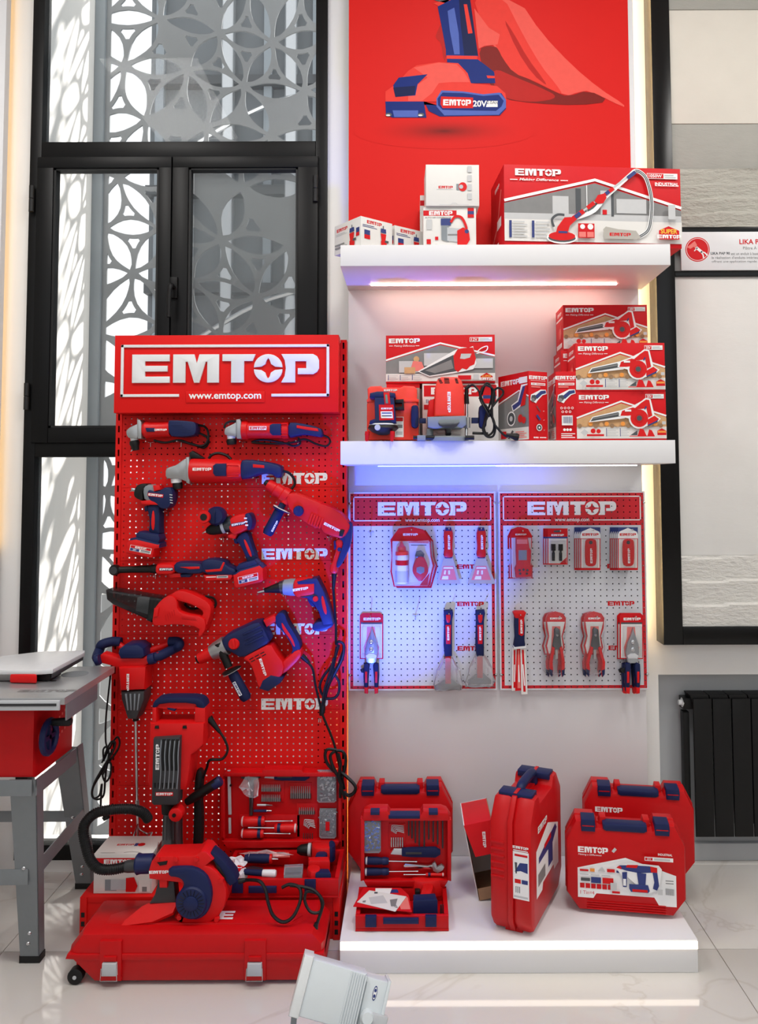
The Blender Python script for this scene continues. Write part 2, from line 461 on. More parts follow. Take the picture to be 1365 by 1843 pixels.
# ---------------------------------------------------------------- outside: sunlit reveal, pierced leaf screen, grey backdrop
outw = M('white_render', (240, 238, 234), .8, scale=8, var=.03, bump=.05)
YS = .78
tag(MB().box(X0-.16, X0-.002, YW+.22, YS-.03, -.3, 4.6, outw).build('wall_reveal'), kind='structure')
tag(MB().box(-9, 9, YW+.22, 16, -.35, -.3, M('outdoor_paving', (150, 148, 144), .9)).build('floor_outdoor'), kind='structure')
scrm = M('grey_perforated_metal', (124, 127, 130), .5, .1, var=.08, scale=15)
def make_screen():
    """sheet pierced by leaf and curved-triangle openings between overlapping arcs"""
    rnd = random.Random(9)
    sx0, sx1, sz0, sz1 = X0+.0, X1+.35, -.2, 4.4
    R = .31; hb = .185*R; br = .0115
    def warp(x, z): return (x+.045*math.sin(z*3.1+.8*math.sin(x*4))+.02*math.sin(z*7+1), z+.05*math.sin(x*4.3+1.2)+.025*math.sin(z*5+x*3))
    def pt(i, j): return Vector((sx0-.3+(i+.5*(j % 2))*R, sz0-.2+j*R*.866))
    holes = []
    def put(p):
        q = [warp(x, z) for x, z in p]
        lo, hi = sx0+.075, sx1-.03
        if not all(sz0+.03 < z < sz1-.03 for x, z in q): return
        c_ = []
        for k in range(len(q)):                              # clip at the left and right borders of the sheet
            a, b_ = q[k], q[(k+1) % len(q)]
            if lo <= a[0] <= hi: c_.append(a)
            for e in (lo, hi):
                if (a[0]-e)*(b_[0]-e) < 0: c_.append((e, a[1]+(b_[1]-a[1])*(e-a[0])/(b_[0]-a[0])))
        if len(c_) > 2 and abs(sarea(c_)) > .0006: holes.append(c_)
    for j in range(24):
        for i in range(11):
            A = pt(i, j); o_ = j % 2
            for B in (pt(i+1, j), pt(i+o_, j+1), pt(i-1+o_, j+1)):
                d = B-A; n = Vector((-d.y, d.x)).normalized()
                if rnd.random() < .10: continue
                up_ = [A+d*t+n*max(.001, hb*math.sin(PI*t)-br) for t in (.09, .16, .25, .36, .5, .64, .75, .84, .91)]
                dn_ = [A+d*t-n*max(.001, hb*math.sin(PI*t)-br) for t in (.84, .75, .64, .5, .36, .25, .16)]
                put([tuple(v) for v in up_+dn_])
            for tri in ((A, pt(i+1, j), pt(i+o_, j+1)), (A, pt(i+o_, j+1), pt(i-1+o_, j+1))):
                if rnd.random() < .08: continue
                p = []
                for k in range(3):
                    U_, V_ = tri[k], tri[(k+1) % 3]; d = V_-U_; n = Vector((-d.y, d.x)).normalized()
                    for t in (.415, .455, .5, .545, .585): p.append(tuple(U_+d*t+n*(hb*math.sin(PI*t)+br*.8)))
                put(p)
    from mathutils.geometry import delaunay_2d_cdt
    v2 = [Vector(q) for q in ((sx0-.02, sz0), (sx1, sz0), (sx1, sz1), (sx0-.02, sz1))]; fc = [[0, 1, 2, 3]]
    for l in holes:
        if sarea(l) < 0: l = l[::-1]
        fc.append([len(v2)+k for k in range(len(l))]); v2 += [Vector(q) for q in l]
    ov, oe, of, _, _, src = delaunay_2d_cdt(v2, [], fc, 1, 1e-6)
    bm = bmesh.new(); bv = [bm.verts.new((q.x, YS, q.y)) for q in ov]
    for t_, sr in zip(of, src):
        if sr == [0] or (len(sr) == 1 and sr[0] == 0): bm.faces.new([bv[k] for k in t_])
    bmesh.ops.recalc_face_normals(bm, faces=bm.faces)
    bmesh.ops.solidify(bm, geom=bm.faces[:], thickness=.010)
    bmesh.ops.delete(bm, geom=[q for q in bm.verts if not q.link_faces], context='VERTS')
    me = bpy.data.meshes.new('pierced_sheet'); bm.to_mesh(me); bm.free()
    me.materials.clear(); me.materials.append(scrm)
    o = bpy.data.objects.new('pierced_screen', me); COL.objects.link(o)
    return o
scr = empty('leaf_screen', (X0, YS, -.3), 0, 'grey laser-cut metal screen with leaf openings outside the window', 'screen')
so_ = make_screen(); so_.parent = scr; so_.location = -Vector(scr.location); OFF[so_.name] = Vector(scr.location)
MB().box(X0+.0, X0+.05, YS-.03, YS-.004, -.3, 4.5, GRY, .003).build('post', scr)
MB().box(X1+.28, X1+.34, YS+.004, YS+.05, -.3, 4.5, GRY, .003).build('post', scr)
# added grey backdrop with pipes and beams, standing in for glass reflections
YB = 8.2
bl = empty('reflection_backdrop', (0, YB, -.3), 0, 'added grey backdrop with pipes and beams, standing in for window glass reflections', 'backdrop')
bm_ = M('grey_backdrop', (92, 96, 100), .7, var=.15, scale=2)
pm = M('steel_pipe', (196, 198, 200), .25, .8)
MB().box(-3.75, 8, YB, 12, -.3, 9.5, bm_).build('wall', bl)
for x in (-2.6, -1.7, -1.1): MB().lathe((x, YB-.15, -.3), (x, YB-.15, 9), [(0, .1), (1, .1)], pm, 14).build('pipe', bl)
for z in (.9, 2.6, 4.2, 5.6, 7.2): MB().box(-3.75, 3, YB-.2, YB-.01, z, z+.14, DGR, .01).build('beam', bl)
for x in (-3.65, -2.1, -1.4): MB().box(x, x+.12, YB-.12, YB-.01, -.3, 9, GRY, .01).build('column', bl)
for z in (1.6, 3.4, 6.2): MB().tube([(-3.2, YB-.25, z), (-1.6, YB-.25, z+.8), (.4, YB-.25, z+.6)], .035, pm, 6).build('conduit', bl)
# ================================================================ display wall: panel, shelves, platform, poster, LED strips
paint = M('white_lacquer', (225, 225, 227), .45, scale=5, var=.01)
PXL, PXR = P(627, 900, 0)[0], P(1157, 900, 0)[0]
pn = empty('display_backdrop', (PXL, 0, .0), 0, 'tall white backlit wall panel behind the two shelves', 'panel')
MB().box(PXL, PXR, 0, .045, .0, 4.1, paint, .002).build('board', pn)
MB().box(PXR-.05, PXR-.035, .06, .075, .95, 4.1, led_y).build('light_strip', pn)
MB().box(PXL+.012, PXL+.022, .06, .072, .0, 1.3, led_o).build('light_strip', pn)
for z in (.4, 1.5, 2.8, 3.8): MB().box(PXL+.2, PXR-.2, .045, YW-.002, z, z+.04, paint).build('spacer', pn)
# neighbouring backlit panel at the left edge of the window wall
pl2 = empty('side_backdrop', (-2.2, 0, 0), 0, 'white backlit panel edge at far left beside the window', 'panel')
lx = P(2, 400, .02)[0]
MB().box(lx-.9, lx, .02, .06, 0, 4.1, paint, .002).build('board', pl2)
MB().box(lx-.03, lx-.018, .07, .082, 1.3, 4.1, M('led_warm_dim', (255, 205, 120), .5, emit=1.5, var=0)).build('light_strip', pl2)

def shelf(y_t, y_b, xl, xr, depth, label, led, lx0, lx1):
    Y = -depth
    zt_, zb_ = P(900, y_t, Y)[1], P(900, y_b, Y)[1]
    a, c = P(xl, y_t, Y)[0], P(xr, y_t, Y)[0]
    o = empty('wall_shelf', (a, Y, zb_), 0, label, 'shelf')
    MB().box(a, c, Y, -.0005, zb_, zt_, paint, .002).build('board', o)
    for m, p0, p1 in led:
        MB().box(P(p0, 500, -.1)[0], P(p1, 500, -.1)[0], -.105, -.093, zb_-.004, zb_, m).build('light_strip', o)
    return zb_, zt_, a, c
S1 = shelf(440, 478, 613, 1207, .38, 'upper white floating shelf with a glowing strip underneath', [(led_p, 668, 1110)], 0, 0)
S2 = shelf(793, 835, 613, 1216, .38, 'lower white floating shelf with blue light underneath', [(led_b, 680, 890), (led_w, 890, 1140)], 0, 0)
# platform
plz = .102; YPF = F(900, 1752)[1]
xa, xb = P(612, 1720, YPF)[0], P(1257, 1720, YPF)[0]
pf = empty('display_platform', (xa, YPF, 0), 0, 'low white platform with a glowing strip along its front edge', 'platform')
MB().box(xa, xb, YPF, -.002, 0, plz, paint, .002).build('body', pf)
MB().box(xa+.001, xb-.001, YPF-.004, YPF, plz-.026, plz-.004, M('led_platform', (255, 240, 222), .5, emit=3.2, var=0)).build('light_strip', pf)

# ---------------------------------------------------------------- poster (flat print)
ptA = P(629, 430, -.003); pr = P(1133, 145, -.003)[0]
po = empty('poster', (ptA[0], 0, S1[1]), 0, 'large red poster of a cordless drill base trailing a red cape', 'poster')
posm = M('poster_red', (216, 30, 26), .5, var=0, scale=3, spec=.15)
posd = M('poster_dark_red', (186, 34, 30), .5, spec=.15); posdd = M('poster_shadow_print', (128, 30, 26), .5, spec=.15)
posl = M('poster_light_red', (238, 92, 82), .5, spec=.15); posm2 = M('poster_mid_red', (232, 62, 52), .5, spec=.15)
pbl = M('poster_blue', (22, 44, 120), .5, spec=.15); pbl2 = M('poster_light_blue', (84, 106, 186), .5, spec=.15); pbd = M('poster_dark_blue', (20, 30, 76), .5, spec=.15)
MB().box(P(628, 300, 0)[0], pr, -.003, -.0005, S1[1]+.002, 4.05, posm).build('sheet', po)
tp = T.__new__(T); tp.Y = -.0035; tp.k = S(-.0035); tp.o = po
def soft_shadow_mat():
    m = bpy.data.materials.new('poster_soft_shadow'); m.use_nodes = True; nt = m.node_tree; b = nt.nodes['Principled BSDF']
    tc = nt.nodes.new('ShaderNodeTexCoord'); mp = nt.nodes.new('ShaderNodeMapping'); gr = nt.nodes.new('ShaderNodeTexGradient'); gr.gradient_type = 'QUADRATIC_SPHERE'
    cx, cz = P(800, 236, -.0035); ox = OFF[po.name]
    mp.vector_type = 'TEXTURE'
    mp.inputs['Location'].default_value = (cx-ox.x, 0, cz-ox.z); mp.inputs['Scale'].default_value = (.34, .5, .06)
    nt.links.new(tc.outputs['Object'], mp.inputs[0]); nt.links.new(mp.outputs[0], gr.inputs[0])
    rp = nt.nodes.new('ShaderNodeValToRGB'); e = rp.color_ramp.elements
    e[0].color = lin((216, 30, 26))+(1,); e[1].color = lin((112, 28, 24))+(1,)
    nt.links.new(gr.outputs[0], rp.inputs[0]); nt.links.new(rp.outputs[0], b.inputs['Base Color']); b.inputs['Roughness'].default_value = .5; b.inputs['Specular IOR Level'].default_value = .15
    return m
tp.fl('printed_shadow', [(ellipse(800, 236, 165, 32, 28), .0002, soft_shadow_mat())])
# cape
tp.fl('printed_cape', [
    (chaikin([(862, 0), (935, 0), (975, 60), (1030, 118), (1080, 160), (1124, 188), (1124, 194), (1062, 163), (1040, 166), (1020, 174), (985, 152), (960, 145), (925, 132), (905, 105), (897, 88), (860, 60)], 1), .0003, posl),
    (chaikin([(850, -10), (905, -10), (940, 60), (975, 120), (1000, 150), (1015, 172), (985, 158), (960, 145), (925, 132), (905, 105), (897, 88), (870, 50)], 1), .0005, posm2),
    (chaikin([(905, 30), (925, 60), (950, 105), (980, 145), (985, 155), (960, 135), (930, 90)], 1), .0007, posd),
    (chaikin([(862, 88), (880, 82), (898, 86), (906, 106), (924, 130), (960, 146), (1000, 166), (1022, 174), (1060, 162), (1100, 183), (1040, 190), (960, 186), (905, 178), (880, 150), (868, 120)], 1), .0004, posdd),
    (chaikin([(885, 120), (930, 140), (970, 156), (1010, 176), (960, 185), (910, 178), (890, 160)], 2), .0006, posd),
    ([(854, 15), (880, 50), (900, 62), (896, 80), (872, 83), (862, 88)], .0008, posl),
    (chaikin([(795, 40), (786, 60), (784, 68), (795, 78), (798, 105), (803, 112), (803, 60)], 1), .0003, posd)])
tp.fl('printed_drill_grip', [
    ([(770, -4), (812, -4), (805, 6), (790, 3)], .0009, DGF),
    ([(780, 6), (812, -2), (812, 8), (795, 14)], .0009, posm2),
    (chaikin([(788, 12), (812, 0), (845, -6), (850, 40), (858, 80), (861, 102), (803, 102), (803, 90), (796, 52)], 0), .001, pbl),
    ([(826, -6), (846, -6), (858, 80), (861, 100), (836, 100), (830, 50)], .0011, pbd),
    ([(806, 20), (818, 14), (826, 60), (828, 98), (818, 98), (810, 55)], .0012, pbl2),
    ([(835, 8), (841, 8), (851, 60), (843, 61)], .0013, posm2),
    ([(804, 100), (860, 101), (859, 107), (804, 106)], .0014, posm2),
    ([(805, 106), (860, 107), (875, 118), (890, 130), (892, 150), (848, 150), (838, 126), (805, 112)], .0012, pbl),
    ([(876, 136), (891, 137), (891, 141), (878, 141)], .0014, posm2)])
tp.fl('printed_battery', [
    (chaikin([(694, 165), (715, 150), (735, 128), (750, 118), (790, 112), (825, 114), (842, 132), (848, 150), (895, 155), (910, 168), (912, 182), (694, 184)], 0), .0015, posm2),
    ([(745, 122), (790, 113), (822, 116), (836, 130), (846, 148), (812, 148), (790, 150), (778, 168), (760, 182), (735, 182), (735, 165), (770, 140)], .0016, posl),
    ([(694, 183), (764, 183), (772, 200), (792, 210), (900, 208), (911, 196), (911, 180), (903, 168), (870, 170), (838, 166), (795, 168), (786, 178), (788, 190), (770, 186)], .0017, pbl),
    ([(694, 183), (763, 183), (768, 212), (706, 212), (695, 205)], .0018, pbl),
    ([(707, 199), (753, 199), (753, 211), (710, 211)], .0019, pbl2),
    ([(786, 178), (795, 163), (835, 165), (870, 170), (900, 167), (911, 180), (911, 194), (898, 207), (800, 208), (786, 192)], .0019, pbl2),
    ([(788, 178), (797, 167), (834, 168), (870, 173), (898, 171), (907, 182), (903, 192), (893, 200), (836, 199), (797, 198), (789, 190)], .002, pbl),
    ([(794, 174), (852, 176), (852, 195), (797, 195), (793, 188)], .0022, posm),
    ([(708, 154), (718, 140), (770, 134), (752, 152), (748, 172), (712, 175)], .002, pbl),
    ([(708, 158), (748, 155), (747, 171), (712, 175)], .0022, pbd),
    ([(878, 182), (896, 182), (896, 193), (875, 193)], .0023, WHT)])
b = MB()
mlogo(b, tp.w((823, 185), .0026), 11.5/tp.k, WHT, -1, wx=.68)
mtext(b, '20V', tp.w((864, 187), .0026), 12/tp.k, WHT, -1, bold=.03)
mtext(b, '2.0Ah', tp.w((886, 185), .0027), 6/tp.k, DGF, -1)
for px_ in (700, 758): b.flat([(q[0], q[1]) for q in tp.ol(ellipse(px_, 207, 6, 3.5, 10))], tp.Y-.0026, DGF)
for px_ in (699, 757): b.flat([(q[0], q[1]) for q in tp.ol(ellipse(px_, 208, 4, 1.5, 8))], tp.Y-.0028, WHT)
b.build('printed_lettering', po)

# ---------------------------------------------------------------- plaster sample frame on the right wall
gloss = M('gloss_black', (9, 9, 10), .25, var=.02, spec=.3)
sf = empty('sample_frame', (P(1197, 1160, 0)[0], 0, P(1197, 1160, 0)[1]), 0, 'glossy black wall frame displaying plaster sample panels', 'display frame')
fxl = P(1190, 900, 0)[0]; fxr = 2.4; fzb = P(1250, 1161, 0)[1]; fzi = P(1280, 1128, 0)[1]; bar = .078
MB().box(fxl, fxl+bar, 0, YW-.001, fzb, 4.1, gloss, .003).build('stile', sf)
MB().box(fxl+bar, fxr, 0, YW-.001, fzb, fzi, gloss, .003).build('rail', sf)
z1, z2 = P(1280, 418, 0)[1], P(1280, 408, 0)[1]
MB().box(fxl+bar, fxr, 0, YW-.001, z1, z2, gloss, .003).build('rail', sf)
z3, z4 = P(1280, 497, 0)[1], P(1280, 487, 0)[1]
MB().box(fxl+bar, fxr, 0, YW-.001, z3, z4, gloss, .003).build('rail', sf)
def plaster(name, rgb, bump, scale, dist=.02):
    m = M(name, rgb, .85, var=.05, scale=scale)
    nt = m.node_tree; b = nt.nodes['Principled BSDF']
    tc = [n for n in nt.nodes if n.type == 'TEX_COORD'][0]
    mp = nt.nodes.new('ShaderNodeMapping'); mp.inputs['Scale'].default_value = (1, 1, 2.6); nt.links.new(tc.outputs['Object'], mp.inputs[0])
    n2 = nt.nodes.new('ShaderNodeTexNoise'); n2.inputs['Scale'].default_value = scale; n2.inputs['Detail'].default_value = 6; n2.inputs['Roughness'].default_value = .65
    nt.links.new(mp.outputs[0], n2.inputs['Vector'])
    bp = nt.nodes.new('ShaderNodeBump'); bp.inputs['Strength'].default_value = bump; bp.inputs['Distance'].default_value = dist
    nt.links.new(n2.outputs['Fac'], bp.inputs['Height']); nt.links.new(bp.outputs[0], b.inputs['Normal'])
    return m
def sample(name, t, b_, m, yf=.012, rough=0):
    z0, z1_ = P(1290, b_, 0)[1], P(1290, t, 0)[1]
    bb = MB()
    if not rough: bb.box(fxl+bar, fxr, yf, YW-.002, z0, z1_, m, .002)
    else:                                        # rows of trowelled plaster with ragged lips
        nx, nz = 70, 36; rnd = random.Random(3); v = []; f = []
        for j in range(nz+1):
            for i in range(nx+1):
                x = fxl+bar+(fxr-fxl-bar)*i/nx; z = z0+(z1_-z0)*j/nz
                ph = (j/nz*rough + .12*math.sin(x*9+rough)+.06*math.sin(x*23)) % 1
                v.append((x, yf-.012*ph*(.6+.5*math.sin(x*6+int(j/nz*rough)))+rnd.uniform(-.0012, .0012), z))
        for j in range(nz):
            for i in range(nx): a = j*(nx+1)+i; f.append([a, a+1, a+nx+2, a+nx+1])
        bb.add(v, f, m); bb.box(fxl+bar, fxr, yf+.004, YW-.002, z0, z1_, m)
    return bb.build(name, sf)
pgrey = plaster('grey_render_plaster', (168, 167, 160), .25, 18, .01)
prgh = plaster('rough_grey_plaster', (192, 190, 180), .8, 26)
pcre = plaster('smooth_cream_plaster', (222, 217, 206), .04, 8)
pwht = plaster('smooth_white_plaster', (226, 225, 221), .05, 8)
pwr = plaster('rough_white_plaster', (228, 226, 220), .7, 30)
sample('sample_panel', -60, 15, pgrey, .008); sample('sample_panel', 15, 220, pcre); sample('sample_panel', 220, 302, pgrey, .016)
sample('sample_panel', 302, 408, prgh, .012, 4)
sample('sample_panel', 497, 1000, pwht); sample('sample_panel', 1000, 1128, pwr, .012, 3)
sg = empty('sign_plate', (P(1232, 487, -.004)[0], -.004, z4), 0, 'white sign strip lettered LIKA PA with a red round emblem', 'sign')
ts = T.__new__(T); ts.Y = -.006; ts.k = S(-.006); ts.o = sg
MB().box(P(1226, 450, -.004)[0], fxr, -.006, .004, z4, z1, WPL, .001).build('plate', sg)
b = MB()
b.flat(ts.ol(ellipse(1256, 449, 22, 22, 28)), ts.Y-.0004, REDC)
b.flat(ts.ol(ellipse(1256, 449, 20.2, 20.2, 28)), ts.Y-.0006, WHT); b.flat(ts.ol(ellipse(1256, 449, 19.4, 19.4, 28)), ts.Y-.0008, REDC)
b.flat(ts.ol([(1237, 445), (1251, 434), (1255, 441), (1243, 448)]), ts.Y-.001, PNK); b.flat(ts.ol(ellipse(1252, 443, 3, 3, 10)), ts.Y-.0012, PNK)
for q, w_ in (([(1253, 445), (1264, 454)], 5), ([(1262, 453), (1266, 459), (1267, 465)], 2.4), ([(1262, 453), (1269, 455), (1274, 460)], 2.4), ([(1256, 446), (1250, 452)], 1.8)): b.strip(ts.ol(q), w_/ts.k, ts.Y-.0012, WHT, 1)
mtext(b, 'LIKA PAP 90', ts.w((1364, 435), .0006), 9.5/ts.k, REDC, bold=.02)
mtext(b, 'Plâtre À Projeter', ts.w((1364, 446.5), .0006), 8.5/ts.k, GRF)
mtext(b, 'LIKA PAP 90', ts.w((1297, 456), .0006), 5/ts.k, DGF, bold=.02)
mtext(b, 'est un enduit à base de', ts.w((1345, 456.5), .0006), 5.2/ts.k, GRF, w=58/ts.k)
mtext(b, 'la réalisation d\'enduits intérieurs', ts.w((1326, 463.5), .0006), 5/ts.k, GRF, w=90/ts.k)
mtext(b, 'offrant une application rapide', ts.w((1322, 471), .0006), 5.2/ts.k, GRF, w=82/ts.k)
b.build('lettering', sg)

# ---------------------------------------------------------------- radiator
rd = empty('radiator', (P(1235, 1508, .13)[0], .13, .1), 0, 'black panel radiator in the grey wall niche', 'radiator')
radm = M('radiator_black', (14, 14, 15), .45, spec=.3)
rx = P(1249, 1300, .1)[0]; pw = 34.3/S(.1); rz0, rz1 = P(1280, 1507, .1)[1], P(1280, 1258, .1)[1]
MB().box(rx-.032, rx-.008, .125, .17, rz0+.02, rz1-.06, radm, .004).build('end_column', rd)
for k in range(9):
    s_ = MB().box(rx+k*pw+.001, rx+(k+1)*pw-.0025, .10, .112, rz0, rz1, radm, .004).build('section', rd)
    MB().prism([(rx+k*pw+.002, rz1-.02), (rx+(k+1)*pw-.003, rz1-.02), (rx+(k+1)*pw-.012, rz1+.012), (rx+k*pw-.008, rz1+.012)], .114, .19, radm, .003).build('grille', s_)
    MB().box(rx+k*pw+.02, rx+(k+1)*pw-.02, .112, .16, rz0+.03, rz1-.03, radm).build('fin', s_)
MB().box(rx-.03, rx+9*pw, .13, .19, rz1-.05, rz1-.005, radm, .004).build('header_pipe', rd)
MB().lathe((rx-.008, .15, P(1240, 1270, .1)[1]), (rx-.045, .15, P(1240, 1270, .1)[1]), [(0, .013), (.3, .02), (.6, .02), (.62, .012), (1, .010)], WPL, 14).build('valve', rd)
# ================================================================ red perforated tool stand
YG = -.13
GX0, GX1 = P(207, 900, YG)[0], P(624, 900, YG)[0]
GZT = P(600, 612, YG)[1]
gd = empty('tool_stand', ((GX0+GX1)/2, YG, 0), 0, 'tall red perforated metal tool stand with branded header', 'display stand')
def perf(nx, nz, px_, pz_, r, m, th=.0012, x0=0, z0=0, seg=8, rect=None, hole_m=None):
    """perforated sheet: nx x nz cells, one hole per cell, real openings with wall thickness"""
    v = []; f = []; 
    for j in range(nz):
        for i in range(nx):
            cx = x0+(i+.5)*px_; cz = z0+(j+.5)*pz_; o = len(v)
            sq = [(1, 0), (1, 1), (0, 1), (-1, 1), (-1, 0), (-1, -1), (0, -1), (1, -1)]
            for a, c in sq: v.append((cx+a*px_/2, 0, cz+c*pz_/2))
            for k in range(8):
                if rect: dx, dz = sq[k][0]*rect[0], sq[k][1]*rect[1]
                else: dx, dz = r*math.cos(k*PI/4), r*math.sin(k*PI/4)
                v.append((cx+dx, 0, cz+dz))
            for k in range(8): v.append((v[o+8+k][0], th, v[o+8+k][2]))
            for k in range(8):
                k2 = (k+1) % 8
                f.append([o+k, o+k2, o+8+k2, o+8+k]); f.append([o+8+k, o+8+k2, o+16+k2, o+16+k])
    return v, f
up_w = .024
seam = [878, 1013, 1146, 1281, 1416, 1551]
ph = (P(400, 878, YG)[1]-P(400, 1551, YG)[1])/5
zs = [P(400, 878, YG)[1]+ph*1.0]+[P(400, 878, YG)[1]-ph*k for k in range(6)]
pxw = (GX1-GX0-2*up_w); ncol = 36
v, f = perf(ncol, 12, pxw/ncol, (ph-.0012)/12, .0031, REDP)
pb = MB(); pb.add(v, f, REDP)
fz = .012
for (a, c, d, e) in ((0, pxw, 0, 0), (0, pxw, ph-.0012, ph-.0012)):      # folded lips top and bottom
    pb.add([(a, 0, d), (c, 0, d), (c, fz, e), (a, fz, e)], [[0, 1, 2, 3]], REDP)
pme = pb.data('perforated_panel')
panels = []
for k in range(7):
    z = zs[k]-ph if k else zs[0]-ph
    z = zs[0]-ph*(k+1)+.002
    o = bpy.data.objects.new('perforated_panel', pme); COL.objects.link(o); o.parent = gd; o.location = Vector((GX0+up_w, YG, z))-OFF[gd.name]; panels.append((o, z))
o = bpy.data.objects.new('perforated_panel', pme); COL.objects.link(o); o.parent = gd; o.location = Vector((GX0+up_w, YG, zs[0]+.002))-OFF[gd.name]
for o, z in panels: MB().box(GX0+up_w, GX1-up_w, YG+.0125, YG+.016, z+ph-.012, z+ph+.008, REDP).build('seam_light_stop', gd)  # added strips behind the joints, blocking window light
# slotted uprights
nsl = 46
for x in (GX0, GX1-up_w):
    pz_ = (GZT)/nsl
    v, f = perf(1, nsl, up_w, pz_, 0, REDP, .004, rect=(.0034, .0125))
    b = MB(); b.add([(p[0]+x, p[1]+YG-.004, p[2]) for p in v], f, REDP)
    for xx in (x, x+up_w): b.add([(xx, YG-.004, 0), (xx, YG+.05, 0), (xx, YG+.05, GZT), (xx, YG-.004, GZT)], [[0, 1, 2, 3]], REDP)
    b.add([(x, YG-.004, GZT), (x+up_w, YG-.004, GZT), (x+up_w, YG+.05, GZT), (x, YG+.05, GZT)], [[0, 1, 2, 3]], REDP)
    b.add([(x, YG+.05, 0), (x+up_w, YG+.05, 0), (x+up_w, YG+.05, GZT), (x, YG+.05, GZT)], [[0, 1, 2, 3]], BLK)  # black back added to block the glow and keep the slots dark
    b.build('upright', gd)
# base legs and base shelf
for x in (GX0, GX1-up_w):
    b = MB().box(x, x+up_w, YG-.27, YG-.004, 0, .145, REDP, .003); lg = b.build('base_leg', gd)
    for k in range(3): MB().box(x+.006, x+.018, YG-.2715, YG-.2705, .02+.03*k, .036+.03*k, BLK).build('slot', lg)
MB().box(GX0+up_w, GX1-up_w, YG-.265, YG-.002, .125, .145, REDP, .002).build('base_shelf', gd)
MB().box(GX0+up_w, GX1-up_w, YG-.262, YG-.258, 0, .125, REDP, .001).build('kick_plate', gd)
# printed wordmarks on the panels
tg = T.__new__(T); tg.Y = YG; tg.k = S(YG); tg.o = gd
for k, py in enumerate((861, 997, 1132, 1267)):
    b = MB(); mlogo(b, tg.w((530.5, py), .0008), 19.5/tg.k, WHT, wx=.92)
    pxc = pxw/ncol; pzc = (ph-.0012)/12; pz0 = panels[k+1][1] if False else None
    x_, z_ = P(530.5, py, YG)
    for (o, z) in panels:
        for j in range(12):
            cz = z+(j+.5)*pzc
            if abs(cz-z_) > .019: continue
            for i in range(ncol):
                cx = GX0+up_w+(i+.5)*pxc
                if abs(cx-x_) < .125: b.flat(ellipse(cx, cz, .0021, .0021, 8), YG-.0012, GRF)
    b.build('wordmark', gd)
# header
hY = -.215
th_ = T.__new__(T); th_.Y = hY; th_.k = S(hY); th_.o = gd
q = [(205, 606), (608.5, 600), (610.5, 740), (206.5, 745)]
xs_ = [P(*p, hY) for p in q]
hdr = MB().box((xs_[0][0]+xs_[3][0])/2, (xs_[1][0]+xs_[2][0])/2, hY, YG-.006, (xs_[2][1]+xs_[3][1])/2, (xs_[0][1]+xs_[1][1])/2, REDP, .002).build('header_sign', gd)
b = MB()
for p in LOGO:
    kx, kz = 338/6.57/th_.k, 51.5/th_.k; c = P(407, 663.5, hY)
    b.prism([(c[0]+x*kx, c[1]+z*kz) for x, z in p], hY-.008, hY-.0002, WPL, .0008)
b.build('raised_letters', hdr)
b = MB(); fw = 5/th_.k
l_, t_ = P(219, 621, hY); r_, bt = P(593, 713.5, hY)
g1, g2 = P(323, 713, hY)[0], P(489, 713, hY)[0]
for a in ((l_, r_, t_-fw, t_), (l_, l_+fw, bt, t_), (r_-fw, r_, bt, t_), (l_, g1, bt, bt+fw), (g2, r_, bt, bt+fw)): b.box(a[0], a[1], hY-.006, hY-.0002, a[2], a[3], WPL, .001)
b.build('raised_border', hdr)
a = P(335, 725, hY); c = P(477, 704, hY)
up_ = MB().box(a[0], c[0], hY-.004, hY-.0002, a[1], c[1], REDP, .0015).build('address_plate', hdr)
b = MB(); mtext(b, 'www.emtop.com', th_.w((405.5, 714.5), .0046), 15/th_.k, WHT, w=131/th_.k, bold=.022); b.build('address', up_)
# bottle-neck hooks on the panels
def hook(pts):
    for px_, py_ in pts:
        x, z = P(px_, py_, YG)
        b = MB().tube([(x-.010, YG-.003, z), (x+.010, YG-.003, z)], .0016, CHR, 5, 1)
        b.tube([(x, YG-.003, z), (x, YG-.06, z+.002), (x, YG-.066, z-.001)], .0022, CHR, 6, 2); b.tube([(x, YG-.004, z), (x, YG-.004, z-.018)], .0018, CHR, 5, 1)
        b.build('hook', gd)
hook([(272, 796), (327, 796), (438, 796), (537, 795), (462, 860), (304, 920), (403, 967), (517, 930), (593, 965), (281, 1033), (370, 1033), (515, 1068), (571, 1092), (404, 1180), (248, 1100), (337, 1078)])
# ================================================================ power tools hung on the red stand
YT = YG-.006
G1 = 'power tools hung on the red stand'
tk = M('thin_steel', (150, 152, 155), .3, .9)
def cyl(r0, r1=None, b=.06): 
    r1 = r0 if r1 is None else r1
    return [(0, r0*.8), (b, r0), (1-b, r1), (1, r1*.8)]
def vents(t, par, a, b, n, L, wdt, d, m=BLK, ang=None):
    """n short dark slots from a to b (pixels); each slot L long across the row direction ang (deg)"""
    mb = MB()
    for i in range(n):
        u = i/max(1, n-1); cx = a[0]+(b[0]-a[0])*u; cy = a[1]+(b[1]-a[1])*u; c = math.cos(math.radians(ang)); s_ = math.sin(math.radians(ang))
        q = [(cx+c*L/2-s_*wdt/2*-1, cy+s_*L/2+c*-wdt/2), (cx+c*L/2+-s_*wdt/2, cy+s_*L/2+c*wdt/2), (cx-c*L/2-s_*wdt/2, cy-s_*L/2+c*wdt/2), (cx-c*L/2+s_*wdt/2, cy-s_*L/2-c*wdt/2)]
        mb.flat(t.ol(q), t.Y-d, m)
    return mb.build('vent_slots', par)
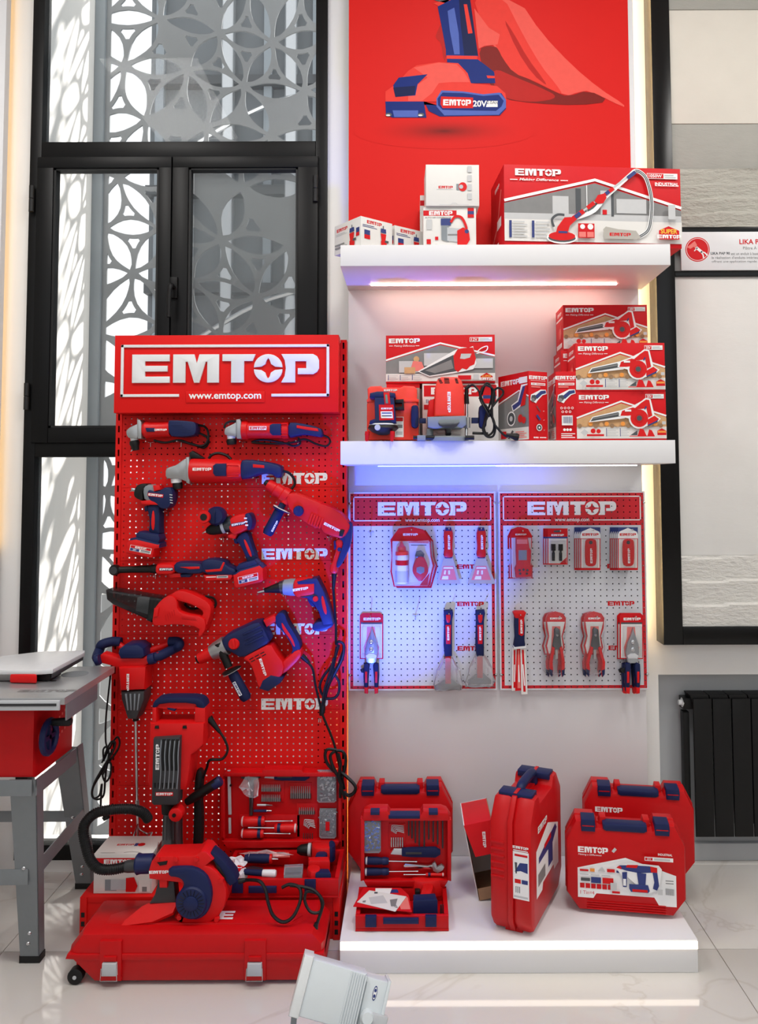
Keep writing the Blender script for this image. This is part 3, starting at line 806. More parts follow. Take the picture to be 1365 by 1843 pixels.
def label20(t, q, par, d, rot, c, h=3.0):
    """battery label: white plate with a red band and navy band"""
    mb = MB(); mb.flat(t.ol(q), t.Y-d, WHT)
    def lerp(a, b_, u): return (a[0]+(b_[0]-a[0])*u, a[1]+(b_[1]-a[1])*u)
    def sub(u0, u1, v0, v1):
        tl = lerp(q[0], q[1], u0); tr = lerp(q[0], q[1], u1); bl_ = lerp(q[3], q[2], u0); br = lerp(q[3], q[2], u1)
        return [lerp(tl, bl_, v0), lerp(tr, br, v0), lerp(tr, br, v1), lerp(tl, bl_, v1)]
    mb.flat(t.ol(sub(.02, .98, .04, .48)), t.Y-d-.0003, REDC); mb.flat(t.ol(sub(.02, .45, .52, .96)), t.Y-d-.0003, BLF)
    mb.flat(t.ol(sub(.52, .96, .58, .72)), t.Y-d-.0003, DGF); mb.flat(t.ol(sub(.52, .96, .8, .92)), t.Y-d-.0003, GRF)
    lc = sub(.5, .5, .26, .26)[0]; mlogo(mb, t.w(lc, d+.0006), h/t.k, WHT, rot)
    vc = sub(.235, .235, .74, .74)[0]; mtext(mb, '20V', t.w(vc, d+.0006), h/t.k, WHT, rot, bold=.02)
    return mb.build('battery_label', par)

# --- small angle grinder
t = T('angle_grinder', 'small angle grinder with square navy rear, top left on the stand', 'power tool', YT, (300, 795), G1)
t.pp('gear_head', [(236, 783), (236, 776), (243, 770), (252, 766), (257, 764), (257, 792), (250, 790), (240, 790)], .012, .055, ALU, .008, 1)
t.pp('flange', [(256, 757), (261, 757), (264, 762), (264, 791), (257, 791)], .004, .062, ALU, .003)
t.pl('motor_housing', (264, 775), (312, 773), .034, [(0, 12.5), (.1, 15.5), (.3, 14), (.8, 13.5), (1, 14.5)], RED, seg=18)
r = t.pp('rear_cover', [(311, 760), (316, 758), (352, 760), (361, 764), (361, 780), (356, 786), (330, 788), (313, 786)], .004, .066, NAVY, .012, 1)
vents(t, r, (327, 768), (345, 780), 5, 20, 1.2, .0665, NAVR, 0)
t.pp('switch', [(272, 772), (288, 772), (288, 779), (274, 779)], .06, .070, NAVY, .003)
t.logo((298, 775.5), 3.6, 0, .068)
t.pl('collar', (247, 788), (247.5, 795), .034, [(0, 7), (1, 6.5)], WPL)
t.pl('spindle', (247, 794), (250, 811), .034, [(0, 8), (.3, 9), (.6, 7), (1, 6)], BLK)
t.pt('pins', [(247, 808), (242, 813)], .9, CHR, .04, n=1)
t.pt('cord', [(356, 766), (370, 768), (377, 778), (376, 794), (366, 803), (345, 799), (325, 793), (300, 797), (280, 793)], 2.2, BLK, .02)
t.pt('cord', [(361, 780), (374, 787), (377, 797), (368, 806), (350, 800), (330, 795)], 2.2, BLK, .012)
# --- slim grinder with long paddle handle
t = T('angle_grinder', 'angle grinder with white name plate and long navy handle, top right on the stand', 'power tool', YT, (500, 798), G1)
t.pp('gear_head', [(409, 780), (410, 772), (418, 768), (426, 764), (432, 760), (432, 789), (424, 786), (411, 785)], .012, .055, ALU, .008, 1)
t.pt('guard', [(409, 772), (412, 764), (420, 760), (430, 760)], 2.2, BLK, .05)
t.pp('flange', [(431, 757), (438, 756), (440, 761), (440, 791), (432, 791)], .004, .062, ALU, .003)
t.pl('motor_housing', (440, 775), (512, 775.5), .034, [(0, 17), (.13, 17), (.15, 15), (.9, 14.5), (1, 14.5)], RED, seg=18)
t.pl('rear_band', (511, 775.5), (523, 775.5), .034, [(0, 14.5), (.1, 15.5), (.9, 15.5), (1, 14)], RED, seg=18)
t.pp('handle', [(522, 762), (540, 762), (580, 771), (584, 780), (582, 788), (574, 787), (550, 783), (537, 786), (522, 789)], .01, .058, NAVY, .010, 1)
t.pp('grip_inlay', [(538, 767), (575, 773), (577, 778), (560, 776), (538, 772)], .056, .060, RED, .001)
t.pp('switch', [(491, 767), (496, 764.5), (511, 764.5), (511, 785), (496, 785), (491, 780)], .060, .0695, NAVY, .003)
t.logo((470, 772.5), 4.3, 0, .0685, REDC, plate=WHT)
b_ = MB()
for k in range(6): b_.lathe(t.w((511, 765+4*k), .064), t.w((522, 765+4*k), .064), [(0, .0022), (1, .0022)], RED, 6)
b_.build('rib_rows', t.o)
t.pl('collar', (420, 784), (420, 791), .034, [(0, 8), (1, 7)], WPL)
t.pl('spindle', (420, 791), (421, 801), .034, [(0, 8), (.4, 9.5), (1, 8)], BLK)
t.pt('cord', [(583, 784), (592, 788), (595, 796), (588, 803), (572, 800), (550, 791), (530, 796), (505, 799), (470, 798), (455, 796), (475, 792), (510, 797), (530, 803), (542, 798), (538, 788)], 1.9, BLK, .016)
# --- large angle grinder
t = T('angle_grinder', 'largest angle grinder with long navy rear handle, below the two small ones', 'power tool', YT, (420, 870), G1)
t.pp('gear_head', [(306, 861), (306, 844), (313, 841), (326, 837), (336, 828), (348, 824), (349, 869), (340, 866), (330, 861), (318, 862)], .008, .06, ALU, .009, 1)
t.pp('flange', [(343, 824), (349, 823), (350, 871), (344, 869)], .004, .068, ALU, .003)
t.pl('motor_housing', (349, 847), (416, 848), .036, [(0, 21), (.1, 22), (.85, 21), (1, 20.5)], RED, seg=20)
t.pl('vent_band', (414, 848), (440, 847), .036, [(0, 20), (.2, 20.5), (.8, 19), (1, 17)], RED, seg=20)
t.pp('handle', [(438, 830), (452, 827), (490, 832), (511, 838), (513, 848), (512, 858), (503, 861), (494, 853), (474, 853), (455, 861), (438, 863)], .006, .072, NAVY, .012, 1)
t.pp('grip_inlay', [(462, 836), (482, 838), (482, 843), (462, 842)], .070, .0735, RED, .001)
t.pp('switch_panel', [(393, 839), (398, 835), (416, 835), (416, 857), (397, 857), (393, 852)], .078, .086, NAVY, .003)
b_ = MB()
for k in range(6): b_.lathe(t.w((417, 838+4*k), .076), t.w((437, 838.5+3.8*k), .073), [(0, .0024), (1, .0024)], RED, 6)
b_.build('rib_rows', t.o)
t.logo((374, 845), 5, 0, .0865)
t.pl('collar', (322, 860), (322.5, 869), .034, [(0, 10), (1, 9.5)], WPL)
t.pl('spindle', (324, 868), (325, 880), .034, [(0, 8), (.4, 9), (1, 8)], BLK)
t.pp('guard', [(346, 816), (352, 812), (362, 818), (374, 826), (348, 826)], .02, .05, BLK, .004)
t.pt('loose_cord', [(378, 826), (384, 819), (396, 816), (410, 820), (418, 827)], 2.8, BLK, .02)
t.pt('cord', [(510, 848), (520, 850), (529, 858), (533, 870), (527, 880)], 2.6, BLK, .03)
# --- cordless impact wrench
t = T('impact_wrench', 'cordless impact wrench with black nose hanging at the left of the stand', 'power tool', YT, (285, 1000), G1)
t.pp('anvil', [(243, 877.5), (252, 879), (252, 885), (243, 884)], .03, .045, CHR, .002)
t.pp('nose_cover', [(251, 893), (251, 884), (255, 874), (264, 870), (276, 870), (272, 880), (266, 884), (268, 901), (258, 898)], .010, .066, BLK, .014, 1)
t.pp('gear_case', [(266, 880), (273, 871), (290, 874), (296, 880), (296, 904), (270, 903)], .008, .07, GRY, .012, 1)
t.pp('motor_housing', [(275, 886), (279, 880), (290, 884), (302, 880), (308, 876), (318, 878), (322, 888), (319, 906), (311, 915), (298, 914), (292, 905), (279, 900)], .006, .074, NAVY, .011, 1)
t.pp('top_cover', [(286, 873), (298, 873), (300, 881), (288, 884)], .03, .077, RED, .004)
t.pp('trigger_guard', [(264, 901), (290, 898), (296, 901), (295, 908), (266, 907)], .02, .072, RED, .004)
h = t.pp('handle', [(272, 912), (279, 907), (296, 905), (297, 925), (296, 945), (298, 962), (275, 958), (278, 940), (276, 925)], .008, .064, NAVR, .012, 1)
t.pp('grip_inlay', [(284, 918), (287, 918), (288.5, 935), (287, 952), (283.5, 952), (281.5, 940)], .0635, .066, RED, .001, 1, par=h)
t.pp('trigger', [(267, 911), (272, 909), (273, 918), (268, 920)], .025, .05, NAVY, .003)
t.pp('battery_foot', [(256, 959), (262, 954), (297, 959), (300, 968), (294, 980), (257, 970)], .006, .08, NAVY, .008)
bt = t.pp('battery', [(241, 974), (247, 968), (258, 966), (300, 976), (299, 984), (291, 985), (287, 1000), (283, 1001), (240, 992)], .004, .086, RED, .008)
t.pp('battery_top', [(243, 973), (248, 966), (258, 964), (300, 975), (300, 983), (291, 984), (243, 977)], .003, .0845, NAVY, .006, par=bt)
label20(t, [(249, 977), (286, 984), (284, 994), (247, 987)], bt, .0868, -10, (267, 983), 3)
lp = t.logo((291, 890.5), 3.8, -7, .0748, plate=REDC)
vents(t, t.o, (318, 890), (319, 904), 4, 5, 1.5, .0745, LGR, 10)
# --- cordless drill driver
t = T('cordless_drill', 'cordless drill driver with round navy side handle, centre of the stand', 'power tool', YT, (450, 1050), G1)
t.pl('side_handle', (398, 928), (398.6, 928), .075, [(0, 15), (.2, 17), (1, 17)], NAVY, seg=24)
t.pl('side_handle', (398, 927, .02), (398, 927, .10), .02, [(0, 10), (.3, 16), (.8, 16.5), (1, 13)], NAVY, seg=24)
t.pl('handle_end', (381.5, 928, .06), (381.5, 928, .125), .06, [(0, 9), (.5, 9.5), (.9, 11), (1, 10)], RED, seg=22)
t.pl('handle_bore', (381.5, 928, .12), (381.5, 928, .1265), .12, [(0, 6), (1, 6)], BLK, seg=18)
t.pl('bit', (372, 957), (380, 954), .045, [(0, 1), (1, 2.5)], CHR, seg=8)
t.pl('chuck', (377, 955), (411, 945), .045, [(0, 4), (.1, 7), (.3, 10), (.7, 12), (1, 12)], BLK, seg=18)
t.pl('chuck_ring', (404, 947), (409, 945.5), .045, [(0, 12.4), (1, 12.8)], LGR, seg=18)
t.pl('gear_case', (409, 945), (424, 940.5), .045, [(0, 12), (.3, 14), (1, 15)], STL, seg=18)
t.pp('motor_housing', [(419, 936), (425, 928), (444, 922), (456, 925), (459, 938), (455, 950), (442, 957), (428, 962), (419, 952)], .01, .078, RED, .012, 1)
t.pp('rear_cap', [(447, 924), (456, 921), (461, 930), (462, 942), (458, 952), (452, 952), (453, 938)], .006, .082, NAVY, .008, 1)
vents(t, t.o, (450, 931), (452, 943), 3, 5, 2.6, .0826, WHT, 0)
t.logo((437, 941), 3.6, 10, .0788, plate=NAVY)
t.pp('trigger_guard', [(417, 962), (428, 956), (434, 960), (430, 968), (419, 966)], .02, .07, RED, .004)
t.pp('trigger', [(425, 967), (431, 967), (432, 977), (427, 976)], .025, .05, NAVY, .003)
h = t.pp('handle', [(430, 972), (438, 958), (452, 954), (457, 972), (466, 998), (466, 1008), (452, 1012), (446, 994), (437, 976)], .008, .066, NAVR, .012, 1)
t.pp('grip_inlay', [(445, 968), (449, 970), (458, 990), (460, 1000), (456, 998), (448, 980)], .0655, .068, RED, .001, 1, par=h)
t.pp('battery_foot', [(432, 1018), (438, 1011), (466, 1003), (473, 1012), (470, 1020), (436, 1028)], .006, .082, NAVY, .008)
bt = t.pp('battery', [(428, 1030), (440, 1022), (474, 1012), (481, 1018), (482, 1040), (478, 1043), (434, 1054), (430, 1050)], .004, .088, RED, .008)
t.pp('battery_top', [(428, 1029), (440, 1021), (474, 1011), (481, 1018), (430, 1034)], .003, .0865, NAVY, .006, par=bt)
label20(t, [(437, 1034), (472, 1026), (473, 1038), (439, 1046)], bt, .0888, 13, (455, 1036), 3)
# --- red corded rotary hammer at the right edge
t = T('rotary_hammer', 'bright red corded rotary hammer slanting down over the right edge of the stand', 'power tool', YT, (560, 970), G1)
t.pl('chuck', (486, 871), (522, 894), .05, [(0, 8), (.08, 10), (.35, 10.5), (.4, 12.5), (.7, 12), (.75, 14), (1, 14)], RED, seg=18)
t.pl('chuck_tip', (481, 867), (488, 872), .05, [(0, 4), (1, 7)], BLK, seg=12)
t.pp('gear_housing', [(519, 893), (526, 886), (538, 886), (570, 899), (588, 905), (586, 935), (578, 954), (551, 938), (526, 919)], .006, .082, RED, .014, 1)
m_ = t.pp('motor_housing', [(570, 900), (611, 914), (634, 940), (632, 952), (622, 966), (612, 967), (578, 954)], .006, .084, RED, .012, 1)
b_ = MB()
for k in range(5): b_.prism(t.ol([(566+4.6*k, 922+2*k), (569+4.6*k, 923+2*k), (562+4.6*k, 942+2*k), (559+4.6*k, 940+2*k)]), t.Y-.087, t.Y-.08, RED, .001)
b_.build('cooling_ribs', m_)
d_ = t.pl('mode_dial', (543, 918, .08), (543, 918, .094), .08, [(0, 9.5), (.7, 9), (1, 8)], NAVY, seg=20)
t.pp('dial_bar', [(541.5, 910), (544.5, 910), (544.5, 919), (541.5, 919)], .094, .0975, NAVY, .001, par=d_)
t.logo((601.5, 946.5), 4.6, -27, .0848)
t.pp('switch', [(615, 953), (619, 950), (624, 952), (620, 963), (614, 962)], .08, .088, BLK, .003)
t.pp('rear_cover', [(623, 944), (629, 937), (637, 942), (634, 976), (624, 1000), (614, 1019), (607, 1016), (616, 990), (622, 972), (612, 967), (623, 962)], .006, .075, NAVY, .010, 1)
t.pp('handle', [(606, 969), (619, 966), (622, 977), (616, 995), (611, 1012), (611, 1030), (597, 1029), (597, 1016), (602, 1008), (609, 985)], .008, .07, RED, .010, 1)
t.pp('trigger', [(603, 972), (608, 970), (609, 984), (604, 988)], .02, .055, NAVY, .003)
t.pl('lock_button', (614, 986, .065), (614, 986, .074), .06, [(0, 4), (1, 3.4)], NAVY, seg=12)
t.pl('handle_clamp', (524, 893), (517, 905), .06, [(0, 7), (1, 8)], RED)
t.pl('side_handle', (514, 906), (486, 960), .06, [(0, 6), (.12, 6), (.2, 9), (.6, 9.5), (.92, 10), (1, 8)], NAVR, seg=16)
t.pl('hand_guard', (512, 915.5), (511, 918), .06, [(0, 15), (.5, 17), (1, 15)], NAVY, seg=20)
t.pl('hand_guard_rim', (512.6, 914.7), (512.3, 915.3), .06, [(0, 16), (1, 17)], WPL, seg=20)
t.logo((501, 945), 3.2, 62, .0805)
t.pl('cord_boot', (604, 1029), (602, 1058), .04, [(0, 5), (.3, 4), (1, 2.6)], BLK, seg=10)
cd = [(602, 1056, .04), (604, 1090, .03), (606, 1130, .02), (607, 1155, .04), (612, 1150, .05), (621, 1156, .05), (619, 1178, .05), (608, 1202, .045), (594, 1228, .04), (586, 1258, .04), (582, 1278, .04)]
t.pt('cord', cd, 2.5, BLK)
for k, lp_ in enumerate(([(608, 1160), (601, 1190), (585, 1212), (578, 1228), (580, 1242), (586, 1250)], [(622, 1160), (612, 1190), (604, 1206), (612, 1222), (612, 1240), (604, 1251), (588, 1252)],
        [(612, 1156), (604, 1186), (600, 1210), (592, 1235), (584, 1262)], [(604, 1178), (597, 1204), (588, 1232), (583, 1262)])):
    t.pt('cord_loop', [(a, b, .035+.006*k) for a, b in lp_], 2.5, BLK)
t.pl('cord_tie', (584, 1262), (581, 1282), .04, [(0, 4), (.5, 5.5), (1, 4)], BLK, seg=10)
# --- cordless ratchet
t = T('ratchet_wrench', 'long slim cordless ratchet wrench with black neck lying level on the stand', 'power tool', YT, (320, 1045), G1)
t.pl('ratchet_head', (213, 1024, .02), (213, 1024, .05), .03, [(0, 8.5), (.2, 9.5), (.8, 9.5), (1, 8.5)], BLK, seg=20)
t.pl('head_rim', (213, 1024, .045), (213, 1024, .053), .03, [(0, 7), (1, 6.5)], STL, seg=20)
t.pl('neck', (214, 1024), (278, 1022), .036, [(0, 7), (.1, 6), (.5, 6), (1, 7)], BLK)
t.pl('neck_collar', (276, 1022), (291, 1022), .036, [(0, 6.5), (.1, 7.5), (.9, 8.5), (1, 8)], BLK)
t.pp('front_housing', [(289, 1013), (300, 1011), (324, 1012), (324, 1030), (300, 1031), (289, 1030)], .008, .07, RED, .012, 1)
t.pp('motor_housing', [(321, 1010), (340, 1008), (372, 1010), (378, 1018), (374, 1029), (350, 1030), (322, 1028)], .006, .07, NAVY, .012, 1)
t.pp('grip_inlay', [(333, 1017), (368, 1016), (368, 1020), (350, 1021), (343, 1019)], .0695, .072, RED, .001)
t.pp('rear_housing', [(369, 1008), (380, 1003), (398, 1003), (413, 1007), (416, 1014), (433, 1021), (432, 1031), (420, 1032), (372, 1031)], .004, .074, NAVY, .010, 1)
t.pp('rear_inlay', [(378, 1022), (404, 1020), (410, 1008), (413, 1009), (407, 1024), (380, 1026)], .0735, .0755, RED, .001)
t.pp('paddle', [(311, 1029), (332, 1029), (333, 1036), (313, 1037)], .02, .055, RED, .003)
t.pp('forward_switch', [(330, 1031), (352, 1030), (348, 1036), (333, 1036)], .02, .055, NAVY, .003)
bt = t.pp('battery', [(374, 1031), (424, 1029), (427, 1033), (422, 1040), (378, 1042)], .006, .07, RED, .006)
t.fl('battery_label', [([(379, 1033), (398, 1032.4), (398, 1036.5), (380, 1037.2)], .0705, REDC), ([(398, 1032.4), (418, 1031.8), (418, 1036), (398, 1036.6)], .0705, LGF), ([(379, 1034.2), (397, 1033.7), (397, 1035), (380, 1035.6)], .0709, WHT), ([(400, 1033.6), (416, 1033.2), (416, 1034.6), (400, 1035)], .0709, DGF)], bt)
t.logo((309, 1021), 3.4, 0, .0708, plate=NAVY)
# --- handheld vacuum
smoke = clear('smoked_plastic', (30, 32, 34), .62, .12, .7)
t = T('handheld_vacuum', 'red handheld vacuum with smoky clear dust cup and loop handle', 'vacuum cleaner', YT, (300, 1120), G1)
t.pp('dust_cup', [(203, 1057), (210, 1056), (304, 1072), (300, 1090), (291, 1114), (280, 1111), (216, 1083), (205, 1074)], .006, .08, smoke, .010, 0)
t.pp('filter', [(256, 1072), (285, 1075), (279, 1103), (253, 1095)], .02, .06, LGR, .006)
t.pp('cup_rim', [(281, 1069), (294, 1071), (284, 1114), (276, 1110)], .008, .079, BLK, .004)
b_ = t.pp('body', [(286, 1117), (290, 1090), (302, 1074), (318, 1064), (330, 1073), (331, 1092), (345, 1099), (377, 1103), (382, 1122), (372, 1139), (366, 1136), (371, 1122), (330, 1116), (298, 1120)], .004, .088, RED, .012, 1)
t.pp('loop_handle', [(316, 1067), (328, 1058), (345, 1059), (378, 1074), (389, 1086), (388, 1100), (380, 1124), (371, 1106), (376, 1096), (366, 1088), (345, 1079), (330, 1076)], .012, .078, RED, .012, 1)
t.pp('release_latch', [(291, 1088), (300, 1086), (297, 1102), (289, 1105)], .085, .093, RED, .003)
vents(t, b_, (311, 1105), (326, 1096), 5, 10, 1.4, .0885, REDO, 80)
t.pp('side_recess', [(338, 1101), (362, 1104), (366, 1110), (338, 1107)], .086, .0895, REDO, .002)
t.pt('wrist_strap', [(372, 1072), (386, 1075), (391, 1084), (388, 1092)], 2.4, BLK, .02)
t.pt('wrist_strap', [(335, 1085), (342, 1092), (352, 1094), (362, 1091)], 2.4, BLK, .02)
# --- drywall screwdriver
t = T('drywall_screwdriver', 'navy and red drywall screwdriver with black cone nose, right of the vacuum', 'power tool', YT, (570, 1130), G1)
t.pl('bit_sleeve', (468, 1063), (482, 1060), .045, [(0, 2.2), (.5, 3), (1, 3.2)], CHR, seg=10)
t.pl('nose_cone', (480, 1060), (512, 1054), .045, [(0, 4), (.25, 5.5), (.7, 9), (1, 11)], BLK, seg=16)
t.pl('depth_collar', (508, 1055), (517, 1053.5), .045, [(0, 11.5), (1, 13)], STL, seg=18)
t.pl('gear_case', (514, 1054), (535, 1054), .045, [(0, 13), (.6, 15), (1, 15)], GRY, seg=18)
t.pp('motor_housing', [(532, 1041), (545, 1038), (572, 1036), (578, 1054), (574, 1066), (558, 1072), (533, 1070)], .006, .084, RED, .012, 1)
n_ = t.pp('rear_shell', [(540, 1042), (560, 1037), (576, 1036), (588, 1060), (598, 1090), (604, 1116), (586, 1118), (578, 1094), (567, 1078), (558, 1071), (545, 1069), (570, 1064), (570, 1046), (542, 1047)], .004, .087, NAVY, .008, 0)
t.pp('grip_inlay', [(584, 1066), (587, 1068), (593, 1092), (592, 1101), (587, 1094), (583, 1076)], .0865, .0895, RED, .001, 1)
t.pp('trigger', [(556, 1071), (566, 1078), (571, 1089), (563, 1086), (558, 1078)], .02, .06, NAVY, .003)
t.pl('dial', (573, 1072, .085), (573, 1072, .094), .08, [(0, 5), (1, 4.4)], RED, seg=14)
t.pp('foot', [(566, 1126), (568, 1116), (580, 1111), (602, 1112), (605, 1120), (588, 1129), (572, 1130)], .006, .08, NAVY, .010, 1)
t.logo((546.5, 1055), 4.3, 8, .0848, wx=.95)
# --- big rotary hammer
t = T('rotary_hammer', 'large navy and red rotary hammer with black side grip, low centre of the stand', 'power tool', YT, (470, 1235), G1)
t.pl('chuck', (364, 1181), (392, 1167), .06, [(0, 5), (.06, 9), (.3, 10), (.8, 12), (1, 13)], RED, seg=18)
t.pl('chuck_tip', (362, 1182), (367, 1179.5), .06, [(0, 6), (1, 8.5)], BLK, seg=14)
t.pl('gear_collar', (388, 1169), (414, 1156), .06, [(0, 13), (.2, 14), (.3, 15), (1, 17)], ALU, seg=20)
t.pp('gear_housing', [(408, 1146), (414, 1136), (440, 1124), (473, 1109), (482, 1120), (490, 1136), (495, 1148), (470, 1162), (444, 1177), (426, 1166), (412, 1160)], .006, .095, NAVY, .014, 1)
b_ = MB()
for k in range(3): b_.prism(t.ol([(446+2*k, 1132+9*k), (478+2*k, 1117+9*k), (480+2*k, 1120+9*k), (448+2*k, 1135+9*k)]), t.Y-.099, t.Y-.09, NAVY, .002)
b_.build('cooling_ribs', t.o)
m_ = t.pp('motor_housing', [(443, 1175), (468, 1162), (494, 1149), (504, 1166), (519, 1186), (514, 1209), (484, 1233), (473, 1228), (466, 1205), (458, 1184)], .006, .09, RED, .012, 1)
for k in range(2): vents(t, m_, (461+3*k, 1176+4*k), (480+3*k, 1166+4*k), 3, 8, 1.6, .0908, BLK, -28)
t.pp('base_cap', [(480, 1214), (495, 1204), (518, 1209), (512, 1219), (490, 1234), (474, 1229)], .004, .093, NAVY, .008)
t.logo((481, 1191), 4.6, -72, .0908)
d_ = t.pl('mode_dial', (431, 1150, .09), (431, 1150, .104), .09, [(0, 10), (.7, 9.5), (1, 8)], RED, seg=20)
t.pp('dial_bar', [(428, 1142), (433, 1141), (435, 1157), (430, 1158)], .104, .109, RED, .002, par=d_)
t.pp('upper_link', [(480, 1111), (500, 1101), (506, 1111), (486, 1123)], .02, .075, RED, .006)
h = t.pp('rear_handle', [(500, 1106), (508, 1096), (518, 1098), (522, 1113), (536, 1134), (546, 1154), (544, 1166), (527, 1175), (533, 1160), (524, 1143), (512, 1127), (503, 1120)], .01, .075, NAVR, .010, 1)
t.pp('grip_inlay', [(512, 1112), (520, 1124), (532, 1142), (537, 1156), (534, 1157), (527, 1143), (514, 1126)], .0745, .0765, RED, .001, 1, par=h)
t.pp('lower_link', [(504, 1192), (520, 1178), (540, 1160), (549, 1165), (546, 1178), (518, 1205), (508, 1204)], .012, .08, RED, .008, 1)
t.pl('pivot', (513, 1194, .078), (513, 1194, .083), .08, [(0, 3.4), (1, 3)], BLK, seg=12)
t.pl('handle_clamp', (402, 1150), (420, 1193), .075, [(0, 8), (.3, 9), (.6, 7), (1, 7)], BLK, seg=14)
t.pl('hand_guard', (424, 1196), (425.5, 1200), .075, [(0, 15), (.5, 18), (1, 15)], BLK, seg=22)
t.pl('hand_guard_rim', (425.5, 1200), (426, 1201), .075, [(0, 17.5), (1, 16.5)], LGR, seg=22)
t.pl('side_grip', (425, 1200), (452, 1250), .075, [(0, 7), (.1, 9), (.5, 9.5), (.9, 10), (1, 7)], NAVR, seg=16)
t.logo((437, 1228), 3.6, -62, .098, BLF, plate=WHT)
t.pl('cord_boot', (546, 1176), (560, 1190), .04, [(0, 5), (.4, 4.5), (1, 3)], BLK, seg=10)
t.pt('cord', [(558, 1188), (566, 1200), (570, 1225), (577, 1255), (584, 1282), (598, 1316), (606, 1340), (612, 1366), (618, 1392), (622, 1412)], 2.4, BLK, .045)
for k, lp_ in enumerate(([(608, 1342), (592, 1341), (588, 1352), (592, 1366), (606, 1382), (616, 1396)], [(608, 1342), (620, 1344), (625, 1358), (622, 1378), (616, 1400), (615, 1425)],
        [(606, 1342), (598, 1350), (602, 1368), (612, 1388), (618, 1405)], [(612, 1345), (616, 1362), (614, 1385), (619, 1410), (624, 1425)])):
    t.pt('cord_loop', [(a, b, .05+.007*k) for a, b in lp_], 2.8, BLK)
t.pt('plug_lead', [(616, 1380, .06), (626, 1385, .07), (642, 1400, .08), (640, 1412, .08), (630, 1418, .075), (622, 1412, .07)], 3, BLK)
t.pl('plug_pin', (577.5, 1286), (576.5, 1293), .05, [(0, 1), (1, 1)], CHR, seg=6)
t.pl('plug_pin', (581, 1286), (580, 1293), .05, [(0, 1), (1, 1)], CHR, seg=6)

# ================================================================ standing tools in front of the stand
# --- paint mixer
YM = -.188
t = T('paint_mixer', 'hand-held paint mixer with two navy grips standing upright at the left', 'power tool', YM, (248, 1520), z=.147)
t.pp('motor_cap', [(220, 1172), (222, 1164), (232, 1156), (256, 1155), (266, 1162), (268, 1176), (262, 1181), (224, 1181)], -.05, .05, NAVY, .012, 0, back=True)
t.pp('yoke', [(186, 1176), (191, 1172), (222, 1181), (263, 1180), (277, 1173), (280, 1185), (262, 1198), (220, 1198), (188, 1190)], -.015, .035, RED, .006, 0, back=True)
t.pp('motor_body', [(221, 1196), (271, 1194), (268, 1236), (224, 1238)], -.05, .05, RED, .012, 0, back=True)
t.pt('grip', [(186, 1183, .03), (178, 1181, .02), (174, 1172, -.03), (180, 1162, -.02), (196, 1158, -.035), (212, 1159, -.035)], 8.5, NAVR, seg=12)
t.pl('grip_end', (188, 1182), (181, 1184), .045, [(0, 9), (.5, 10), (1, 9.5)], NAVY, seg=16)
t.pt('grip', [(278, 1181, .03), (292, 1178, .02), (308, 1171, -.03), (320, 1164, -.02), (316, 1158, -.03), (300, 1158, -.035)], 8.5, NAVR, seg=12)
t.pl('grip_end', (274, 1183), (285, 1180), .04, [(0, 9), (.5, 10), (1, 9.5)], NAVY, seg=16)
t.pt('grip_ring', [(288, 1171, .03), (290, 1187, .03)], 2.5, RED, n=1)
t.pl('back_bar', (205, 1160, -.035), (225, 1176, -.03), 0, [(0, 5), (1, 6)], RED)
t.pl('back_bar', (303, 1160, -.035), (262, 1176, -.03), 0, [(0, 5), (1, 6)], RED)
t.pp('gear_case', [(224, 1239), (267, 1237), (267, 1254), (259, 1274), (253, 1289), (236, 1289), (231, 1272), (225, 1254)], -.045, .045, DGR, .012, 0, back=True)
b_ = MB()
for x_ in (233, 241, 249, 257): b_.prism(t.ol([(x_, 1243), (x_+3, 1243), (x_+2.5-(x_-245)*.3, 1272), (x_+.5-(x_-245)*.3, 1272)]), t.Y-.049, t.Y-.04, GRY, .001)
b_.build('gear_ribs', t.o)
t.pl('chuck', (244, 1288), (245, 1297), .0, [(0, 5), (1, 5.5)], BLK)
t.pl('shaft', (245, 1296), (247, 1440), .0, [(0, 3), (1, 2.6)], CHR, seg=10)
t.pl('shaft_joint', (247, 1440), (247.5, 1458), .0, [(0, 3.8), (1, 3.8)], ALU, seg=6)
t.pl('paddle_rod', (247.5, 1457), (249, 1505), .0, [(0, 2.6), (1, 2.6)], CHR, seg=10)
t.pt('paddle', [(249, 1480, .0), (244, 1510, .03), (255, 1525, .0), (262, 1512, -.03), (249, 1492, 0)], 1.6, CHR)
t.pt('paddle', [(249, 1490, .0), (268, 1496, .02), (280, 1490, .04), (272, 1500, .04), (252, 1502, .02)], 1.2, CHR)
t.logo((238.5, 1222), 4.4, -90, .0506)
t.pt('cord', [(196, 1196, -.03), (194, 1230, -.02), (191, 1290, 0), (192, 1330, .01), (196, 1345, .02), (189, 1368, .03)], 1.7, BLK)
for k, lp_ in enumerate(([(190, 1366), (200, 1345), (210, 1328), (216, 1324), (219, 1336), (212, 1352), (198, 1370), (185, 1390), (172, 1412), (170, 1428), (178, 1435), (190, 1428), (193, 1400), (196, 1375), (206, 1345)],
        [(192, 1365), (191, 1345), (197, 1340), (201, 1352), (196, 1378), (190, 1390), (195, 1402), (203, 1392), (205, 1372), (200, 1364)],
        [(196, 1350), (206, 1330), (214, 1332), (208, 1350), (194, 1372), (178, 1400), (172, 1420), (176, 1430), (186, 1424), (190, 1404), (188, 1440), (190, 1455)])):
    t.pt('cord_loop', [(a, b, .02+.008*k) for a, b in lp_], 1.8, BLK)
t.pl('plug', (190, 1448), (198, 1468), .03, [(0, 2.5), (.3, 4), (.7, 5), (.72, 7), (1, 6)], BLK, seg=10)
